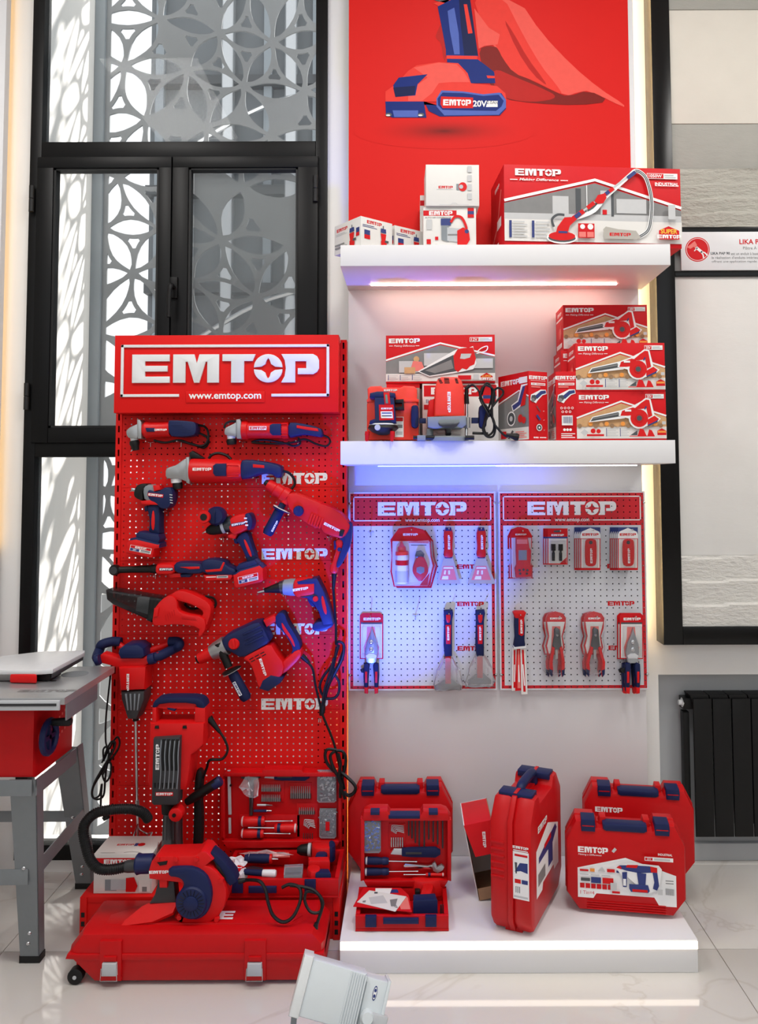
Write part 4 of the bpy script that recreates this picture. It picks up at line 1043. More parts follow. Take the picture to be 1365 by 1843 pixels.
# --- demolition hammer
YD = -.30
t = T('demolition_hammer', 'heavy red demolition hammer with grey ribbed cover standing on the stand base', 'power tool', YD, (315, 1560), z=.146)
t.pp('handle_pad', [(281, 1268), (284, 1256), (294, 1250), (330, 1249), (362, 1250), (373, 1256), (377, 1270), (362, 1268), (356, 1259), (296, 1259), (288, 1268)], -.02, .05, NAVR, .010, 1, back=True)
t.pp('handle_bar', [(284, 1262), (296, 1257), (360, 1257), (375, 1263), (375, 1272), (284, 1270)], -.015, .04, RED, .006, 0, back=True)
t.pp('handle_post', [(282, 1266), (289, 1266), (290, 1298), (280, 1298)], -.03, .05, RED, .005, 0, back=True)
t.pp('handle_post', [(357, 1266), (376, 1266), (376, 1300), (356, 1298)], -.03, .05, RED, .006, 0, back=True)
t.pp('trigger', [(305, 1267), (322, 1270), (320, 1275), (308, 1272)], .0, .04, NAVY, .003)
m_ = t.pp('body', [(278, 1292), (376, 1292), (374, 1332), (362, 1344), (353, 1350), (348, 1392), (343, 1412), (282, 1414), (274, 1398), (277, 1330)], -.06, .06, RED, .014, 0, back=True)
for x_ in (292, 341): t.pp('rubber_stop', [(x_-3, 1297), (x_+3, 1297), (x_+4, 1302), (x_-4, 1302)], .055, .064, BLK, .002, par=m_)
c_ = t.pp('cover', [(289, 1316), (336, 1313), (333, 1430), (328, 1433), (290, 1433), (286, 1429)], .03, .085, DGR, .006)
b_ = MB()
for k in range(4): b_.prism(t.ol([(305.5+8*k, 1317), (311.5+8*k, 1317), (311+7.6*k, 1345), (309.5+7.4*k, 1372), (305.5+7.4*k, 1372), (305+7.7*k, 1345)]), t.Y-.0855, t.Y-.08, BLK, 0)
for k in range(6): b_.prism(t.ol([(290.5+6.8*k, 1393), (294.5+6.8*k, 1393), (294+6.8*k, 1402), (291+6.8*k, 1402)]), t.Y-.0855, t.Y-.08, BLK, 0)
b_.build('air_slots', c_)
b_ = MB()
for k in range(5): b_.tube([t.w((303.5+7.8*k, 1318), .083), t.w((302.5+7.8*k, 1345), .092), t.w((303+7.6*k, 1372), .088), t.w((300+7.6*k, 1404), .084)], .0022, GRY, 6)
b_.build('cover_ribs', c_)
t.logo((297, 1348), 6.5, 90, .0860, par=c_)
t.logo((309, 1412.5), 4.2, 0, .0860, plate=REDC, par=c_)
t.pl('neck', (307, 1430), (308, 1458), .02, [(0, 14), (.5, 13), (1, 13)], BLK, seg=16)
k_ = t.pp('clamp_knob', [(327+12.5*math.cos(math.radians(a)), 1451+12.5*math.sin(math.radians(a))) for a in range(0, 360, 30)], .04, .08, RED, .005)
t.pl('knob_bore', (325, 1451, .078), (325, 1451, .0815), .07, [(0, 3.5), (1, 3.5)], BLK, seg=12, par=k_)
br = t.pl('barrel', (313, 1456), (311, 1560), .01, [(0, 16.5), (.5, 17.5), (.62, 18.5), (.75, 22), (.95, 22), (1, 20)], STL, seg=24)
b_ = MB()
for x_ in (302, 308, 314, 320): b_.tube([t.w((x_, 1460), .052), t.w((x_, 1500), .055)], .0022, DGR, 6, 1)
b_.build('barrel_ribs', br)
t.pt('clamp_wire', [(293, 1505, .05), (290, 1525, .055), (291, 1542, .05)], 1, CHR)
t.pl('side_handle', (334, 1446), (396, 1406), -.01, [(0, 6), (.2, 8), (.4, 8.5), (.75, 8.5), (.97, 9), (1, 7)], BLK, seg=14)
t.pl('side_handle_end', (383, 1415), (397, 1405.5), -.01, [(0, 8.8), (.8, 9.2), (1, 7)], NAVY, seg=14)
t.pl('cord_boot', (376, 1292), (396, 1318), .0, [(0, 7), (.4, 5), (1, 3)], BLK, seg=10)
t.pt('cord', [(395, 1316, 0), (405, 1332, 0), (410, 1350, 0), (400, 1366, 0), (378, 1368, 0), (370, 1385, -.02), (362, 1405, -.03)], 2.4, BLK)
t.pp('shoulder_strap', [(347, 1395), (356, 1390), (362, 1400), (358, 1440), (361, 1490), (358, 1540), (342, 1540), (344, 1490), (344, 1440)], -.06, -.03, BLK, .008, 1)
# ================================================================ cartons and tools on the two shelves
class Carton:
    """box in its own frame: front face y=0, x from -w/2 to w/2, z from 0 to h"""
    def __init__(s, name, label, w, h, d, px, py, Y, z, yaw=0, m=None, cat='box', group=None, corner='c', bev=.0015):
        x = P(px, py, Y)[0]
        s.w, s.h, s.d = w, h, d
        s.o = empty(name, (x, Y, z), math.radians(yaw), label, cat, group, world=False)
        ox = 0 if corner == 'c' else w/2
        s.ox = ox
        s.body = MB().box(ox-w/2, ox+w/2, 0, d, 0, h, m or REDC, bev).build('carton', s.o)
        s.b = MB(); s.k = 0; s.fm = None; s.fw = w
    def face(s, which):
        if s.b.v: s.done()
        s.which = which; s.b = MB(); s.k = 0
        s.fw = s.w if which in ('front', 'top') else s.d
        if which == 'front': s.fm = Matrix.Translation((s.ox-s.w/2, 0, 0))
        if which == 'left': s.fm = Matrix.Translation((s.ox-s.w/2, s.d, 0)) @ Matrix.Rotation(-PI/2, 4, 'Z')
        if which == 'right': s.fm = Matrix.Translation((s.ox+s.w/2, 0, 0)) @ Matrix.Rotation(PI/2, 4, 'Z')
        if which == 'top': s.fm = Matrix.Translation((s.ox-s.w/2, 0, s.h)) @ Matrix.Rotation(-PI/2, 4, 'X')
        s.fh = s.d if which == 'top' else s.h
        return s
    def pt(s, u, v): return (u*s.fw, v*s.fh)
    def lay(s): s.k += 1; return -.0003*s.k
    def poly(s, pts, m):
        i = len(s.b.v); s.b.flat([s.pt(*p) for p in pts], s.lay(), m); s.b.xf(s.fm, i); return s
    def rect(s, u0, u1, v0, v1, m): return s.poly([(u0, v0), (u1, v0), (u1, v1), (u0, v1)], m)
    def line(s, pts, wd, m, n=1):
        i = len(s.b.v); s.b.strip([s.pt(*p) for p in pts], wd*s.fh, s.lay(), m, n); s.b.xf(s.fm, i); return s
    def disc(s, u, v, r, m, ry=None, n=18):
        q = ellipse(u*s.fw, v*s.fh, r*s.fh, (ry or r)*s.fh, n); i = len(s.b.v); s.b.flat(q, s.lay(), m); s.b.xf(s.fm, i); return s
    def logo(s, u, v, h, m=WHT, rot=0, wx=1.):
        i = len(s.b.v); q = s.pt(u, v); mlogo(s.b, Vector((q[0], s.lay(), q[1])), h*s.fh, m, rot, None, wx); s.b.xf(s.fm, i); return s
    def text(s, t_, u, v, h, m=WHT, rot=0, w=None, bold=0., shear=0.):
        i = len(s.b.v); q = s.pt(u, v); mtext(s.b, t_, Vector((q[0], s.lay(), q[1])), h*s.fh, m, rot, None, w*s.fw if w else None, bold, shear); s.b.xf(s.fm, i); return s
    def bars(s, u0, u1, v0, v1, n, m):
        for k in range(n):
            v = v0+(v1-v0)*(k+.5)/n; dv = (v1-v0)/n*.22; s.rect(u0, u0+(u1-u0)*(1 if k % 2 == 0 else .8), v-dv, v+dv, m)
        return s
    def done(s, name=None):
        if s.b.v: s.b.build(name or (s.which+'_print'), s.body)
        s.b = MB(); return s

def std_red(c, bgm, badge, left=.46, peak=(.5, .8), right=.50, vb=.28, lw=.33):
    c.face('front')
    c.poly([(0, vb), (1, vb), (1, right-.03), (peak[0], peak[1]-.04), (0, left-.03)], bgm)
    c.line([(0, left), peak, (1, right)], .035, WHT)
    c.rect(0, 1, .04, vb, WCD)
    c.logo(.03+lw/2, .885, lw*c.fw/6.57/c.fh*1.02)
    c.text('Making Difference', .03+lw/2, .775, .05, WHT, w=lw*.68, shear=.25)
    for a in (.03, .03+lw*.87): c.rect(a, a+lw*.12, .772, .783, WHT)
    c.rect(.77, .975, .855, .945, WHT); c.rect(.775, .85, .865, .935, REDC); c.text(badge, .8125, .9, .058, WHT, w=.055, bold=.02)
    c.bars(.86, .965, .87, .93, 2, LGF)
    return c
G2 = 'cordless blower cartons stacked on the lower shelf'
def blower(c):
    std_red(c, TAN, '20V')
    for k in range(16): c.disc(.03+.06*k, .30+.02*(k % 3), .045, (CRD, TAN, ORG)[k % 3], n=10)
    c.poly([(.13, .37), (.17, .48), (.50, .62), (.55, .52), (.53, .45)], WHT); 
    c.poly([(.15, .39), (.175, .465), (.46, .575), (.48, .49)], DGF); c.poly([(.16, .43), (.17, .45), (.46, .555), (.465, .53)], GRF)
    c.disc(.69, .45, .215, WHT); c.poly([(.46, .50), (.48, .61), (.62, .70), (.72, .80), (.76, .86), (.82, .84), (.86, .52), (.93, .44), (.90, .38), (.76, .28), (.66, .40)], WHT)
    c.poly([(.48, .50), (.50, .60), (.62, .67), (.67, .65), (.66, .52), (.56, .50)], RED); c.disc(.69, .45, .18, RED)
    c.poly([(.62, .62), (.72, .77), (.77, .83), (.805, .82), (.835, .50), (.79, .46), (.77, .66), (.73, .64)], RED)
    c.poly([(.78, .42), (.86, .50), (.91, .43), (.885, .40), (.78, .31)], RED); c.poly([(.78, .31), (.885, .40), (.9, .44), (.89, .37), (.79, .29)], BLF)
    c.disc(.69, .45, .085, REDO); c.disc(.69, .45, .055, DGF); c.rect(.53, .6, .585, .625, WHT); c.poly([(.745, .64), (.765, .70), (.775, .68), (.755, .62)], BLF)
    c.bars(.33, .45, .08, .25, 5, LGF); c.bars(.48, .57, .08, .25, 5, LGF)
    for u in (.315, .468): c.rect(u, u+.008, .08, .25, BLF)
    c.poly([(.03, .16), (.075, .23), (.12, .16), (.075, .09)], LGF); c.disc(.17, .19, .05, RED); c.disc(.23, .185, .045, RED); c.rect(.1, .29, .085, .125, REDC)
    c.poly([(.58, .1), (.66, .2), (.66, .1)], DGF); c.poly([(.66, .09), (.69, .24), (.73, .22), (.76, .09)], RED); c.poly([(.77, .09), (.79, .22), (.82, .2), (.85, .09)], RED); c.rect(.57, .85, .075, .09, REDC)
    c.poly([(.88, .1), (.88, .19), (.93, .24), (.98, .19), (.98, .1)], REDC); c.rect(.885, .975, .15, .19, ORG); c.rect(.935, .975, .32, .38, LGF)
    c.face('left'); c.logo(.5, .86, .07, WHT); c.rect(.1, .9, .72, .76, WHT); c.poly([(.2, .3), (.3, .5), (.7, .62), (.8, .4), (.5, .28)], RED); c.disc(.6, .42, .12, PNK); c.rect(.15, .85, .1, .2, WHT)
    c.done(); return c
zS1, zS2 = S1[1], S2[1]
bw, bh, bd = .325, .178, .16
fy1, fy2 = -.345, -.172
rows = [('blower_carton', (1119, 745), fy1, zS2, 'red blower carton, bottom front one of the stack at right'),
        ('blower_carton', (1117, 655), fy1, zS2+bh, 'red blower carton resting on the bottom front one, jutting slightly left'),
        ('blower_carton', (1092, 745), fy2, zS2, 'red blower carton hidden lowest in the back row of the stack'),
        ('blower_carton', (1086, 655), fy2, zS2+bh, 'red blower carton peeking out behind the front pair'),
        ('blower_carton', (1090, 580), fy2, zS2+2*bh, 'topmost red blower carton, set back on the rear row')]
for n_, p_, y_, z_, l_ in rows:
    blower(Carton(n_, l_, bw, bh, bd, p_[0], p_[1], y_, z_+.0005, 0, group=G2))
# --- vacuum carton on the router carton
vz = zS2+.222
c = std_red(Carton('vacuum_carton', 'red 12V handheld vacuum carton lying on top of the router carton', .41, .182, .2, 793, 650, -.25, vz+.001, -2), GRF, '12V', left=.48, peak=(.5, .83), right=.56, vb=.2, lw=.28)
c.rect(.12, .3, .22, .46, LGF); c.rect(.35, .6, .36, .62, LGF); c.rect(.72, .98, .3, .5, LGF); c.disc(.28, .5, .06, TAN); c.poly([(.22, .25), (.25, .46), (.33, .44), (.36, .25)], PNK); c.rect(.17, .27, .2, .33, TAN)
c.poly([(.29, .24), (.62, .66), (.70, .74), (.76, .72), (.80, .76), (.83, .4), (.80, .28), (.68, .22), (.62, .2), (.40, .13)], WHT)
c.poly([(.31, .24), (.62, .58), (.65, .24), (.40, .15)], DGF); c.poly([(.36, .26), (.6, .48), (.62, .3), (.45, .2)], GRF)
c.poly([(.63, .28), (.62, .56), (.66, .7), (.72, .72), (.80, .73), (.825, .5), (.81, .38), (.77, .34), (.74, .27), (.70, .3), (.66, .22)], RED)
c.poly([(.68, .5), (.69, .6), (.785, .6), (.77, .52), (.72, .49)], LGF)
c.line([(.83, .63), (.88, .72), (.93, .75), (.92, .66), (.86, .62), (.83, .6)], .02, WHT, 5)
for u in (.02, .13, .24): c.bars(u+.01, u+.09, .06, .17, 3, LGF); c.rect(u, u+.006, .06, .17, BLF)
c.rect(.66, .78, .06, .15, REDC); c.rect(.8, .85, .06, .17, LGF); c.poly([(.865, .05), (.865, .13), (.92, .2), (.975, .13), (.975, .05)], REDC); c.text('SUPER', .92, .13, .05, YEL, w=.085); c.logo(.92, .075, .05, WHT, wx=.85); c.done()
c = Carton('router_carton', 'white router carton with red band behind the orange router', .285, .221, .2, 829, 740, -.245, zS2+.0005, 0, WCD)
c.face('front'); c.rect(.02, .98, .78, .97, REDC); c.logo(.42, .875, .12); c.text('ELECTRIC ROUTER', .27, .7, .06, BLF, w=.44); c.rect(.02, .3, .56, .64, REDC); c.rect(.8, .97, .80, .98, REDC); c.rect(.8, .97, .74, .8, BLF); c.rect(.8, .97, .66, .74, REDC)
c.bars(.05, .5, .1, .4, 6, LGF); c.done()
c = Carton('router_carton_side', 'stand-in box for the shaded left side of the router carton, under the vacuum carton', .125, .2215, .19, 726, 740, -.24, zS2+.0005, 0, M('shaded_white_board', (150, 138, 130), .8))  # added box, its grey colour painting the router carton side in shade
c.face('front'); c.rect(0, 1, .93, 1, REDC); c.done()
# --- grinder kit cartons
def kit(c, barcode):
    c.face('front'); c.logo(.5, .91, .052, wx=.92); c.rect(.1, .9, .865, .869, WHT); c.rect(.12, .88, .80, .835, WHT); c.text('20V', .26, .818, .022, REDC); c.bars(.4, .84, .805, .832, 1, PNK); c.rect(.12, .6, .765, .785, PNK)
    c.poly([(.06, .58), (.1, .66), (.3, .69), (.62, .74), (.9, .74), (.93, .68), (.72, .66), (.45, .58), (.36, .54)], WHT)
    c.poly([(.3, .64), (.62, .72), (.88, .73), (.9, .69), (.68, .67), (.42, .6)], BLF); c.poly([(.1, .6), (.14, .65), (.32, .66), (.4, .61), (.3, .57)], DGF); c.disc(.2, .585, .03, GRF)
    if barcode:
        for k in range(4): c.disc(.25+.17*k, .47, .018, WHT, n=10); c.disc(.25+.17*k, .47, .011, REDC, n=10)
        for k in range(3): c.disc(.3+.17*k, .415, .018, WHT, n=10); c.disc(.3+.17*k, .415, .011, REDC, n=10)
        c.rect(.25, .76, .22, .36, WHT)
        for k in range(11): c.rect(.3+.04*k, .3+.04*k+(.02 if k % 3 else .012), .25, .345, BLF)
        for k in range(3): c.disc(.36+.14*k, .155, .02, WHT, n=10)
        c.bars(.2, .85, .03, .11, 3, WHT)
    else:
        c.line([(.38, .5), (.5, .45), (.58, .42)], .014, DGF); c.text('x2', .75, .43, .016, WHT); c.poly([(.34, .36), (.42, .38), (.6, .31), (.52, .29)], BLF); c.text('x1', .75, .30, .016, WHT)
        c.disc(.5, .19, .05, WHT); c.disc(.5, .19, .04, DGF); c.disc(.5, .19, .015, WHT); c.text('x1', .75, .155, .016, WHT)
        for k in range(3): c.disc(.22+.09*k, .045, .012, WHT, n=10)
        c.rect(.5, .85, .04, .052, WHT)
    c.face('left'); c.logo(.4, .88, .075, WHT); c.rect(.7, .96, .84, .93, WHT)
    c.poly([(0, .2), (1, .2), (1, .62), (.7, .72), (0, .56)], GRF); c.line([(0, .58), (.7, .74), (1, .64)], .02, WHT); c.rect(0, 1, .02, .2, WCD)
    c.poly([(.5, .44), (.82, .52), (.98, .82), (.78, .82), (.66, .6), (.45, .54)], WHT); c.poly([(.52, .46), (.78, .54), (.94, .8), (.82, .79), (.68, .58), (.48, .53)], BLF); c.poly([(.74, .5), (.9, .52), (.97, .8), (.92, .8)], RED)
    c.disc(.45, .34, .11, WHT); c.disc(.45, .34, .09, DGF); c.disc(.45, .34, .04, LGF); c.disc(.75, .33, .06, RED); c.disc(.86, .3, .05, RED)
    c.bars(.6, .95, .04, .15, 4, PNK); c.rect(.12, .3, .05, .16, REDC); c.poly([(.35, .05), (.5, .17), (.55, .15), (.4, .04)], DGF); c.done()
kit(Carton('grinder_carton', 'tall red tool carton turned so its printed long side shows', .083, .252, .20, 953, 780, -.365, zS2+.0005, 27, corner='l'), False)
kit(Carton('grinder_carton', 'narrow red tool carton with barcode between the turned carton and blower stack', .077, .252, .16, 1021, 780, -.345, zS2+.0005, 0), True)
# --- top shelf: sander carton
c = Carton('sander_carton', 'big red 1050W drywall sander carton at the right of the upper shelf', .665, .30, .27, 908, 380, -.372, zS1+.0005, 4.5, corner='l')
c.face('front')
c.poly([(0, .32), (1, .32), (1, .47), (.51, .79), (0, .52)], GRF); c.rect(0, 1, .32, .40, LGF)
c.rect(.27, .36, .4, .62, LGF); c.rect(.4, .43, .4, .72, DGF); c.rect(.54, .6, .4, .7, LGF); c.rect(.6, .615, .38, .72, DGF); c.rect(.63, .8, .42, .6, LGF); c.rect(.55, .575, .4, .46, REDC); c.rect(.46, .465, .4, .76, WHT)
c.line([(0, .55), (.51, .83), (1, .50)], .035, WHT); c.rect(0, 1, .05, .32, WCD)
c.logo(.19, .905, .085, WHT, wx=1.02); c.text('Making Difference', .195, .81, .04, WHT, w=.22, bold=.02, shear=.25)
for a in (.033, .315): c.rect(a, a+.042, .805, .815, WHT)
c.rect(.805, .98, .86, .93, WHT); c.rect(.808, .9, .866, .924, REDC); c.text('1050W', .853, .896, .042, WHT, w=.075, bold=.02); c.bars(.905, .97, .868, .922, 2, LGF)
c.text('INDUSTRIAL', .917, .795, .04, WHT, w=.135, bold=.03); c.rect(.85, .985, .768, .774, WHT)
for u, n in ((.025, 6), (.15, 5)):
    c.rect(u, u+.014, .09, .30, BLF); c.bars(u+.022, u+.1, .09, .3, n, LGF)
c.line([(.32, .2), (.335, .3), (.42, .36), (.5, .44), (.56, .60), (.60, .68), (.66, .80), (.71, .9), (.735, .945), (.765, .93), (.80, .84), (.825, .6), (.82, .35), (.80, .2), (.75, .12)], .05, WHT, 4)
c.line([(.735, .945), (.765, .93), (.80, .84), (.825, .6), (.82, .35), (.80, .2), (.75, .12)], .032, DGF, 6); c.line([(.735, .945), (.765, .93), (.80, .84), (.825, .6), (.82, .35), (.80, .2), (.75, .12)], .008, LGF, 6)
c.line([(.38, .33), (.735, .945)], .022, LGF); c.line([(.38, .33), (.44, .43)], .06, RED); c.line([(.46, .465), (.5, .535)], .05, RED); c.poly([(.5, .55), (.52, .63), (.555, .65), (.57, .60), (.55, .53), (.52, .52)], RED); c.line([(.56, .635), (.61, .72)], .045, RED); c.line([(.565, .645), (.585, .68)], .045, BLF); c.line([(.69, .85), (.735, .93)], .045, BLF); c.line([(.39, .345), (.42, .4)], .05, BLF)
c.disc(.315, .09, .19, WHT, .075); c.disc(.315, .085, .17, DGF, .05); c.disc(.315, .11, .165, RED, .055); c.poly([(.28, .14), (.29, .22), (.33, .34), (.385, .35), (.4, .32), (.36, .24), (.345, .14)], RED); c.line([(.27, .22), (.26, .31), (.29, .37), (.33, .37)], .03, DGF, 5); c.rect(.295, .345, .145, .17, BLF)
c.rect(.405, .497, .09, .27, REDC); c.disc(.43, .23, .03, WHT); c.disc(.474, .23, .036, WHT); c.rect(.41, .448, .1, .165, PNK); c.rect(.455, .492, .1, .165, PNK)
c.poly([(.55, .085), (.545, .2), (.56, .235), (.63, .205), (.73, .19), (.755, .11), (.74, .085)], M('canvas_print', (176, 172, 164), .6)); c.logo(.64, .14, .04, REDC)
c.poly([(.86, .09), (.86, .2), (.915, .255), (.975, .2), (.975, .09)], REDC); c.text('SUPER', .917, .19, .058, YEL, w=.095, bold=.03); c.logo(.917, .125, .046, WHT, wx=1.0); c.rect(.915, .955, .34, .52, LGF)
c.face('left'); c.logo(.5, .85, .05, WHT, 0, .9); c.line([(.15, .2), (.5, .35), (.8, .75)], .05, PNK); c.rect(.15, .6, .1, .14, WHT); c.rect(.5, .8, .3, .42, WHT); c.done()
# --- white router cartons, cornerwise
def wrouter(c):
    c.face('front'); c.logo(.42, .86, .11, REDC, 0, .85); c.bars(.05, .5, .66, .76, 2, BLF); c.rect(.1, .28, .42, .58, BLF); c.rect(.1, .28, .28, .42, REDC)
    def rt(u, v): 
        c.rect(u-.012, u+.012, v+.1, v+.22, DGF); c.poly([(u-.09, v-.02), (u-.08, v+.12), (u+.08, v+.12), (u+.09, v-.02)], BLF); c.poly([(u-.09, v-.05), (u+.09, v-.05), (u+.06, v-.3), (u-.06, v-.3)], RED); c.rect(u-.08, u+.1, v-.5, v-.3, RED); c.rect(u+.04, u+.16, v-.34, v-.26, DGF)
    rt(.7, .62)
    c.face('left'); c.logo(.30, .80, .11, REDC, 0, .85); c.bars(.06, .5, .6, .7, 2, LGF); c.rect(.83, .95, .5, .66, BLF); c.rect(.83, .95, .38, .5, REDC); rt(.68, .60); c.bars(.05, .5, .15, .35, 2, GRF); c.done()
G3 = 'small white router cartons on the upper shelf'
wrouter(Carton('router_carton', 'small white router carton set cornerwise overhanging the upper shelf end', .147, .112, .17, 650, 420, -.365, zS1+.0005, 40, WCD, group=G3, corner='l'))
wrouter(Carton('router_carton', 'small white router carton beside the compressor cartons on the upper shelf', .147, .112, .15, 711, 420, -.255, zS1+.0005, 38, WCD, group=G3, corner='l'))
# --- compressor cartons
def comp(c):
    c.face('front'); c.rect(.0, .63, .79, .92, REDC); c.logo(.33, .855, .1, WHT, 0, .85); c.text('AUTO AIR COMPRESSOR', .28, .745, .035, DGF, w=.5); c.rect(.84, .96, .9, .98, REDC); c.rect(.84, .96, .82, .9, BLF); c.rect(.84, .96, .74, .82, REDC)
    c.rect(.06, .16, .45, .7, LGF); c.rect(.06, .14, .1, .22, REDC); c.rect(.22, .28, .2, .28, REDC)
    c.poly([(.33, .55), (.33, .72), (.52, .72), (.52, .55)], BLF); c.poly([(.34, .2), (.34, .55), (.48, .55), (.48, .15)], GRY); c.poly([(.45, .18), (.45, .50), (.78, .46), (.78, .12)], LGR); c.rect(.46, .76, .3, .34, GRF)
    c.line([(.52, .62), (.6, .76), (.72, .74), (.8, .55), (.82, .4)], .06, RED, 5); c.poly([(.64, .08), (.64, .42), (.75, .5), (.86, .42), (.88, .2), (.82, .08)], RED); c.disc(.82, .4, .05, BLF); c.done()
    c.face('right'); c.rect(.1, .9, .8, .9, REDC); c.done()
cw = .195
comp(Carton('compressor_carton', 'white air compressor carton with product picture on the upper shelf', cw, .155, .17, 810, 420, -.33, zS1+.0005, 0, WCD))
c = Carton('compressor_carton', 'upper white carton lying on its back atop the compressor carton', .197, .155, .15, 815, 340, -.34, zS1+.157, 1.5, WCD)
c.face('front'); c.logo(.37, .45, .065, REDC, 0, .8); c.bars(.2, .5, .38, .41, 1, LGF); c.disc(.66, .46, .075, BLF); c.rect(.57, .66, .38, .53, GRY); c.disc(.69, .46, .1, RED, .11); c.disc(.66, .46, .05, LGR)
for k in range(4): c.rect(.78, .86, .15+.22*k, .3+.22*k, LGF)
c.line([(.25, .02), (.4, .015), (.46, .02), (.5, .06), (.56, .06), (.6, .02), (.8, .02)], .012, LGF); c.done()
c = Carton('compressor_carton', 'white carton standing behind the compressor cartons, only its left strip showing', .19, .262, .14, 800, 340, -.155, zS1+.0005, 0, WCD)
c.face('front'); c.rect(0, .6, .84, .92, REDC); c.done()

# ================================================================ laser level, its case, and the router
t = T('laser_case', 'orange red moulded laser level case on the lower shelf', 'tool case', -.28, (708, 793), z=zS2+.0005)
t.pp('shell', [(662, 793), (662, 730), (664, 724), (663, 702), (668, 698), (687, 697), (690, 700), (722, 700), (727, 697), (746, 698), (751, 703), (751, 728), (754, 735), (754, 793)], -.05, .05, REDO2, .006)
t.pp('hinge_band', [(662, 721), (754, 721), (754, 726), (662, 726)], -.05, .054, REDO2, .002)
t.logo((704, 705), 3.6, 0, .0508)
t.fl('sticker', [([(712, 752), (727, 752), (727, 788), (712, 788)], .0506, WHT), ([(713, 753), (726, 753), (726, 760), (713, 760)], .0509, REDC), ([(714, 766), (725, 766), (725, 772), (714, 772)], .0509, GRF), ([(714, 778), (725, 778), (725, 784), (714, 784)], .0509, LGF)])
t = T('laser_level', 'navy cross-line laser level with small tripod base on the lower shelf', 'laser level', -.355, (690, 795), z=zS2+.0005)
t.pp('head', [(666, 717), (667, 709), (680, 706), (696, 706), (712, 709), (713, 717), (708, 719), (670, 719)], -.035, .035, NAVY, .008, back=True)
t.pp('body', [(675, 717), (710, 717), (714, 762), (666, 764), (667, 758), (676, 755)], -.03, .038, NAVY, .008, back=True)
t.pp('window_frame', [(691, 708), (702, 708), (704, 730), (693, 730)], .03, .041, RED, .004)
t.pp('lens', [(694, 712), (698, 712), (700, 728), (695, 728)], .04, .0425, M('green_lens', (110, 130, 110), .15), .002)
t.fl('label', [([(683, 730), (709, 730), (710, 757), (684, 758)], .0386, REDC), ([(686, 742), (707, 742), (708, 754), (687, 754)], .0389, WHT), ([(688, 744), (706, 744), (706, 746), (688, 746)], .0392, BLF), ([(688, 749), (706, 749), (706, 751), (688, 751)], .0392, DGF)])
t.logo((697, 737), 3.0, 0, .0392)
t.pp('battery_arm', [(711, 720), (727, 719), (728, 738), (712, 738), (712, 734), (724, 732), (724, 726), (712, 726)], -.02, .02, BLK, .002)
t.pl('turntable', (690, 763), (690, 767), .0, [(0, 24), (.5, 26), (1, 24)], WPL, seg=24)
t.pl('base', (690, 766), (690, 783), .0, [(0, 26), (.3, 28), (.7, 20), (1, 8)], BLK, seg=24)
t.pl('adjust_knob', (681, 771, .05), (681, 771, .065), .05, [(0, 5.5), (1, 5)], LGR, seg=14)
for x_, d__ in ((661, .02), (706, .035), (690, -.05)):
    lg_ = t.pl('foot', (x_+1, 777), (x_, 795), d__, [(0, 4), (.35, 4.5), (.4, 4), (.8, 3.6), (1, 2.5)], RED, seg=12)
t = T('plunge_router', 'orange red plunge router with grey base and coiled black cord on the lower shelf', 'power tool', -.335, (808, 795), z=zS2+.0005)
m_ = t.pp('motor_housing', [(781, 752), (783, 700), (787, 686), (794, 681), (822, 681), (830, 687), (834, 700), (836, 752)], -.045, .05, REDO2, .012, back=True)
vents(t, m_, (790, 685), (794, 692), 4, 5, 1.6, .0506, BLK, -10); vents(t, m_, (803, 684), (804, 692), 4, 9, 1.6, .0506, BLK, 0); vents(t, m_, (820, 685), (822, 692), 4, 5, 1.6, .0506, BLK, 5)
t.pp('lower_housing', [(769, 752), (772, 722), (782, 718), (783, 752)], -.03, .02, RED, .006)
t.pp('collar', [(769, 752), (838, 750), (838, 766), (831, 772), (780, 773), (770, 770)], -.05, .055, GRY, .006, back=True)
t.pp('lower_collar', [(788, 763), (826, 762), (822, 768), (816, 772), (800, 772), (790, 768)], .045, .062, STL, .004)
t.pl('collet', (807, 770), (807, 789), .0, [(0, 7), (.5, 5), (.6, 6), (1, 1.5)], STL, seg=12)
t.pl('base_plate', (806, 786), (806, 795), .0, [(0, 34), (.3, 38), (1, 38)], GRY, seg=30)
for x_ in (775, 840): t.pl('column', (x_, 722), (x_, 792), .0, [(0, 3), (1, 3)], CHR, seg=10)
t.pl('column_foot', (774, 772), (774, 788), .0, [(0, 6), (1, 7)], GRY, seg=14)
t.pl('spring_cap', (840, 700), (840, 727), .0, [(0, 3), (.7, 4.5), (1, 5)], BLK, seg=12)
t.pl('stop_block', (840, 752), (840, 771), .02, [(0, 6), (1, 6)], CHR, seg=8)
t.pp('side_knob', [(740, 734), (744, 730), (752, 730), (754, 736), (754, 765), (751, 771), (744, 771), (740, 766)], -.02, .025, NAVR, .008, 1)
t.pp('side_knob', [(862, 734), (866, 729), (874, 730), (876, 738), (876, 765), (872, 772), (865, 771), (862, 766)], -.02, .025, NAVR, .008, 1)
t.pp('knob_stem', [(755, 753), (767, 753), (767, 762), (755, 762)], -.01, .015, NAVY, .003)
t.pp('knob_stem', [(849, 752), (861, 752), (861, 762), (849, 762)], -.01, .015, NAVY, .003)
t.pl('guide_rod', (744, 789), (782, 789), .05, [(0, 3.5), (.25, 3.5), (.3, 4), (1, 4)], BLK, seg=12)
t.pp('guide_clamp', [(751, 785), (766, 785), (766, 794), (751, 794)], .03, .065, GRY, .002)
t.pl('guide_rod', (836, 789), (852, 789), .05, [(0, 4), (1, 4)], BLK, seg=12)
t.pl('depth_knob', (850, 780), (878, 781), .02, [(0, 2.5), (1, 2.5)], BLK, seg=8)
t.logo((807.5, 726), 5.6, -90, .0508)
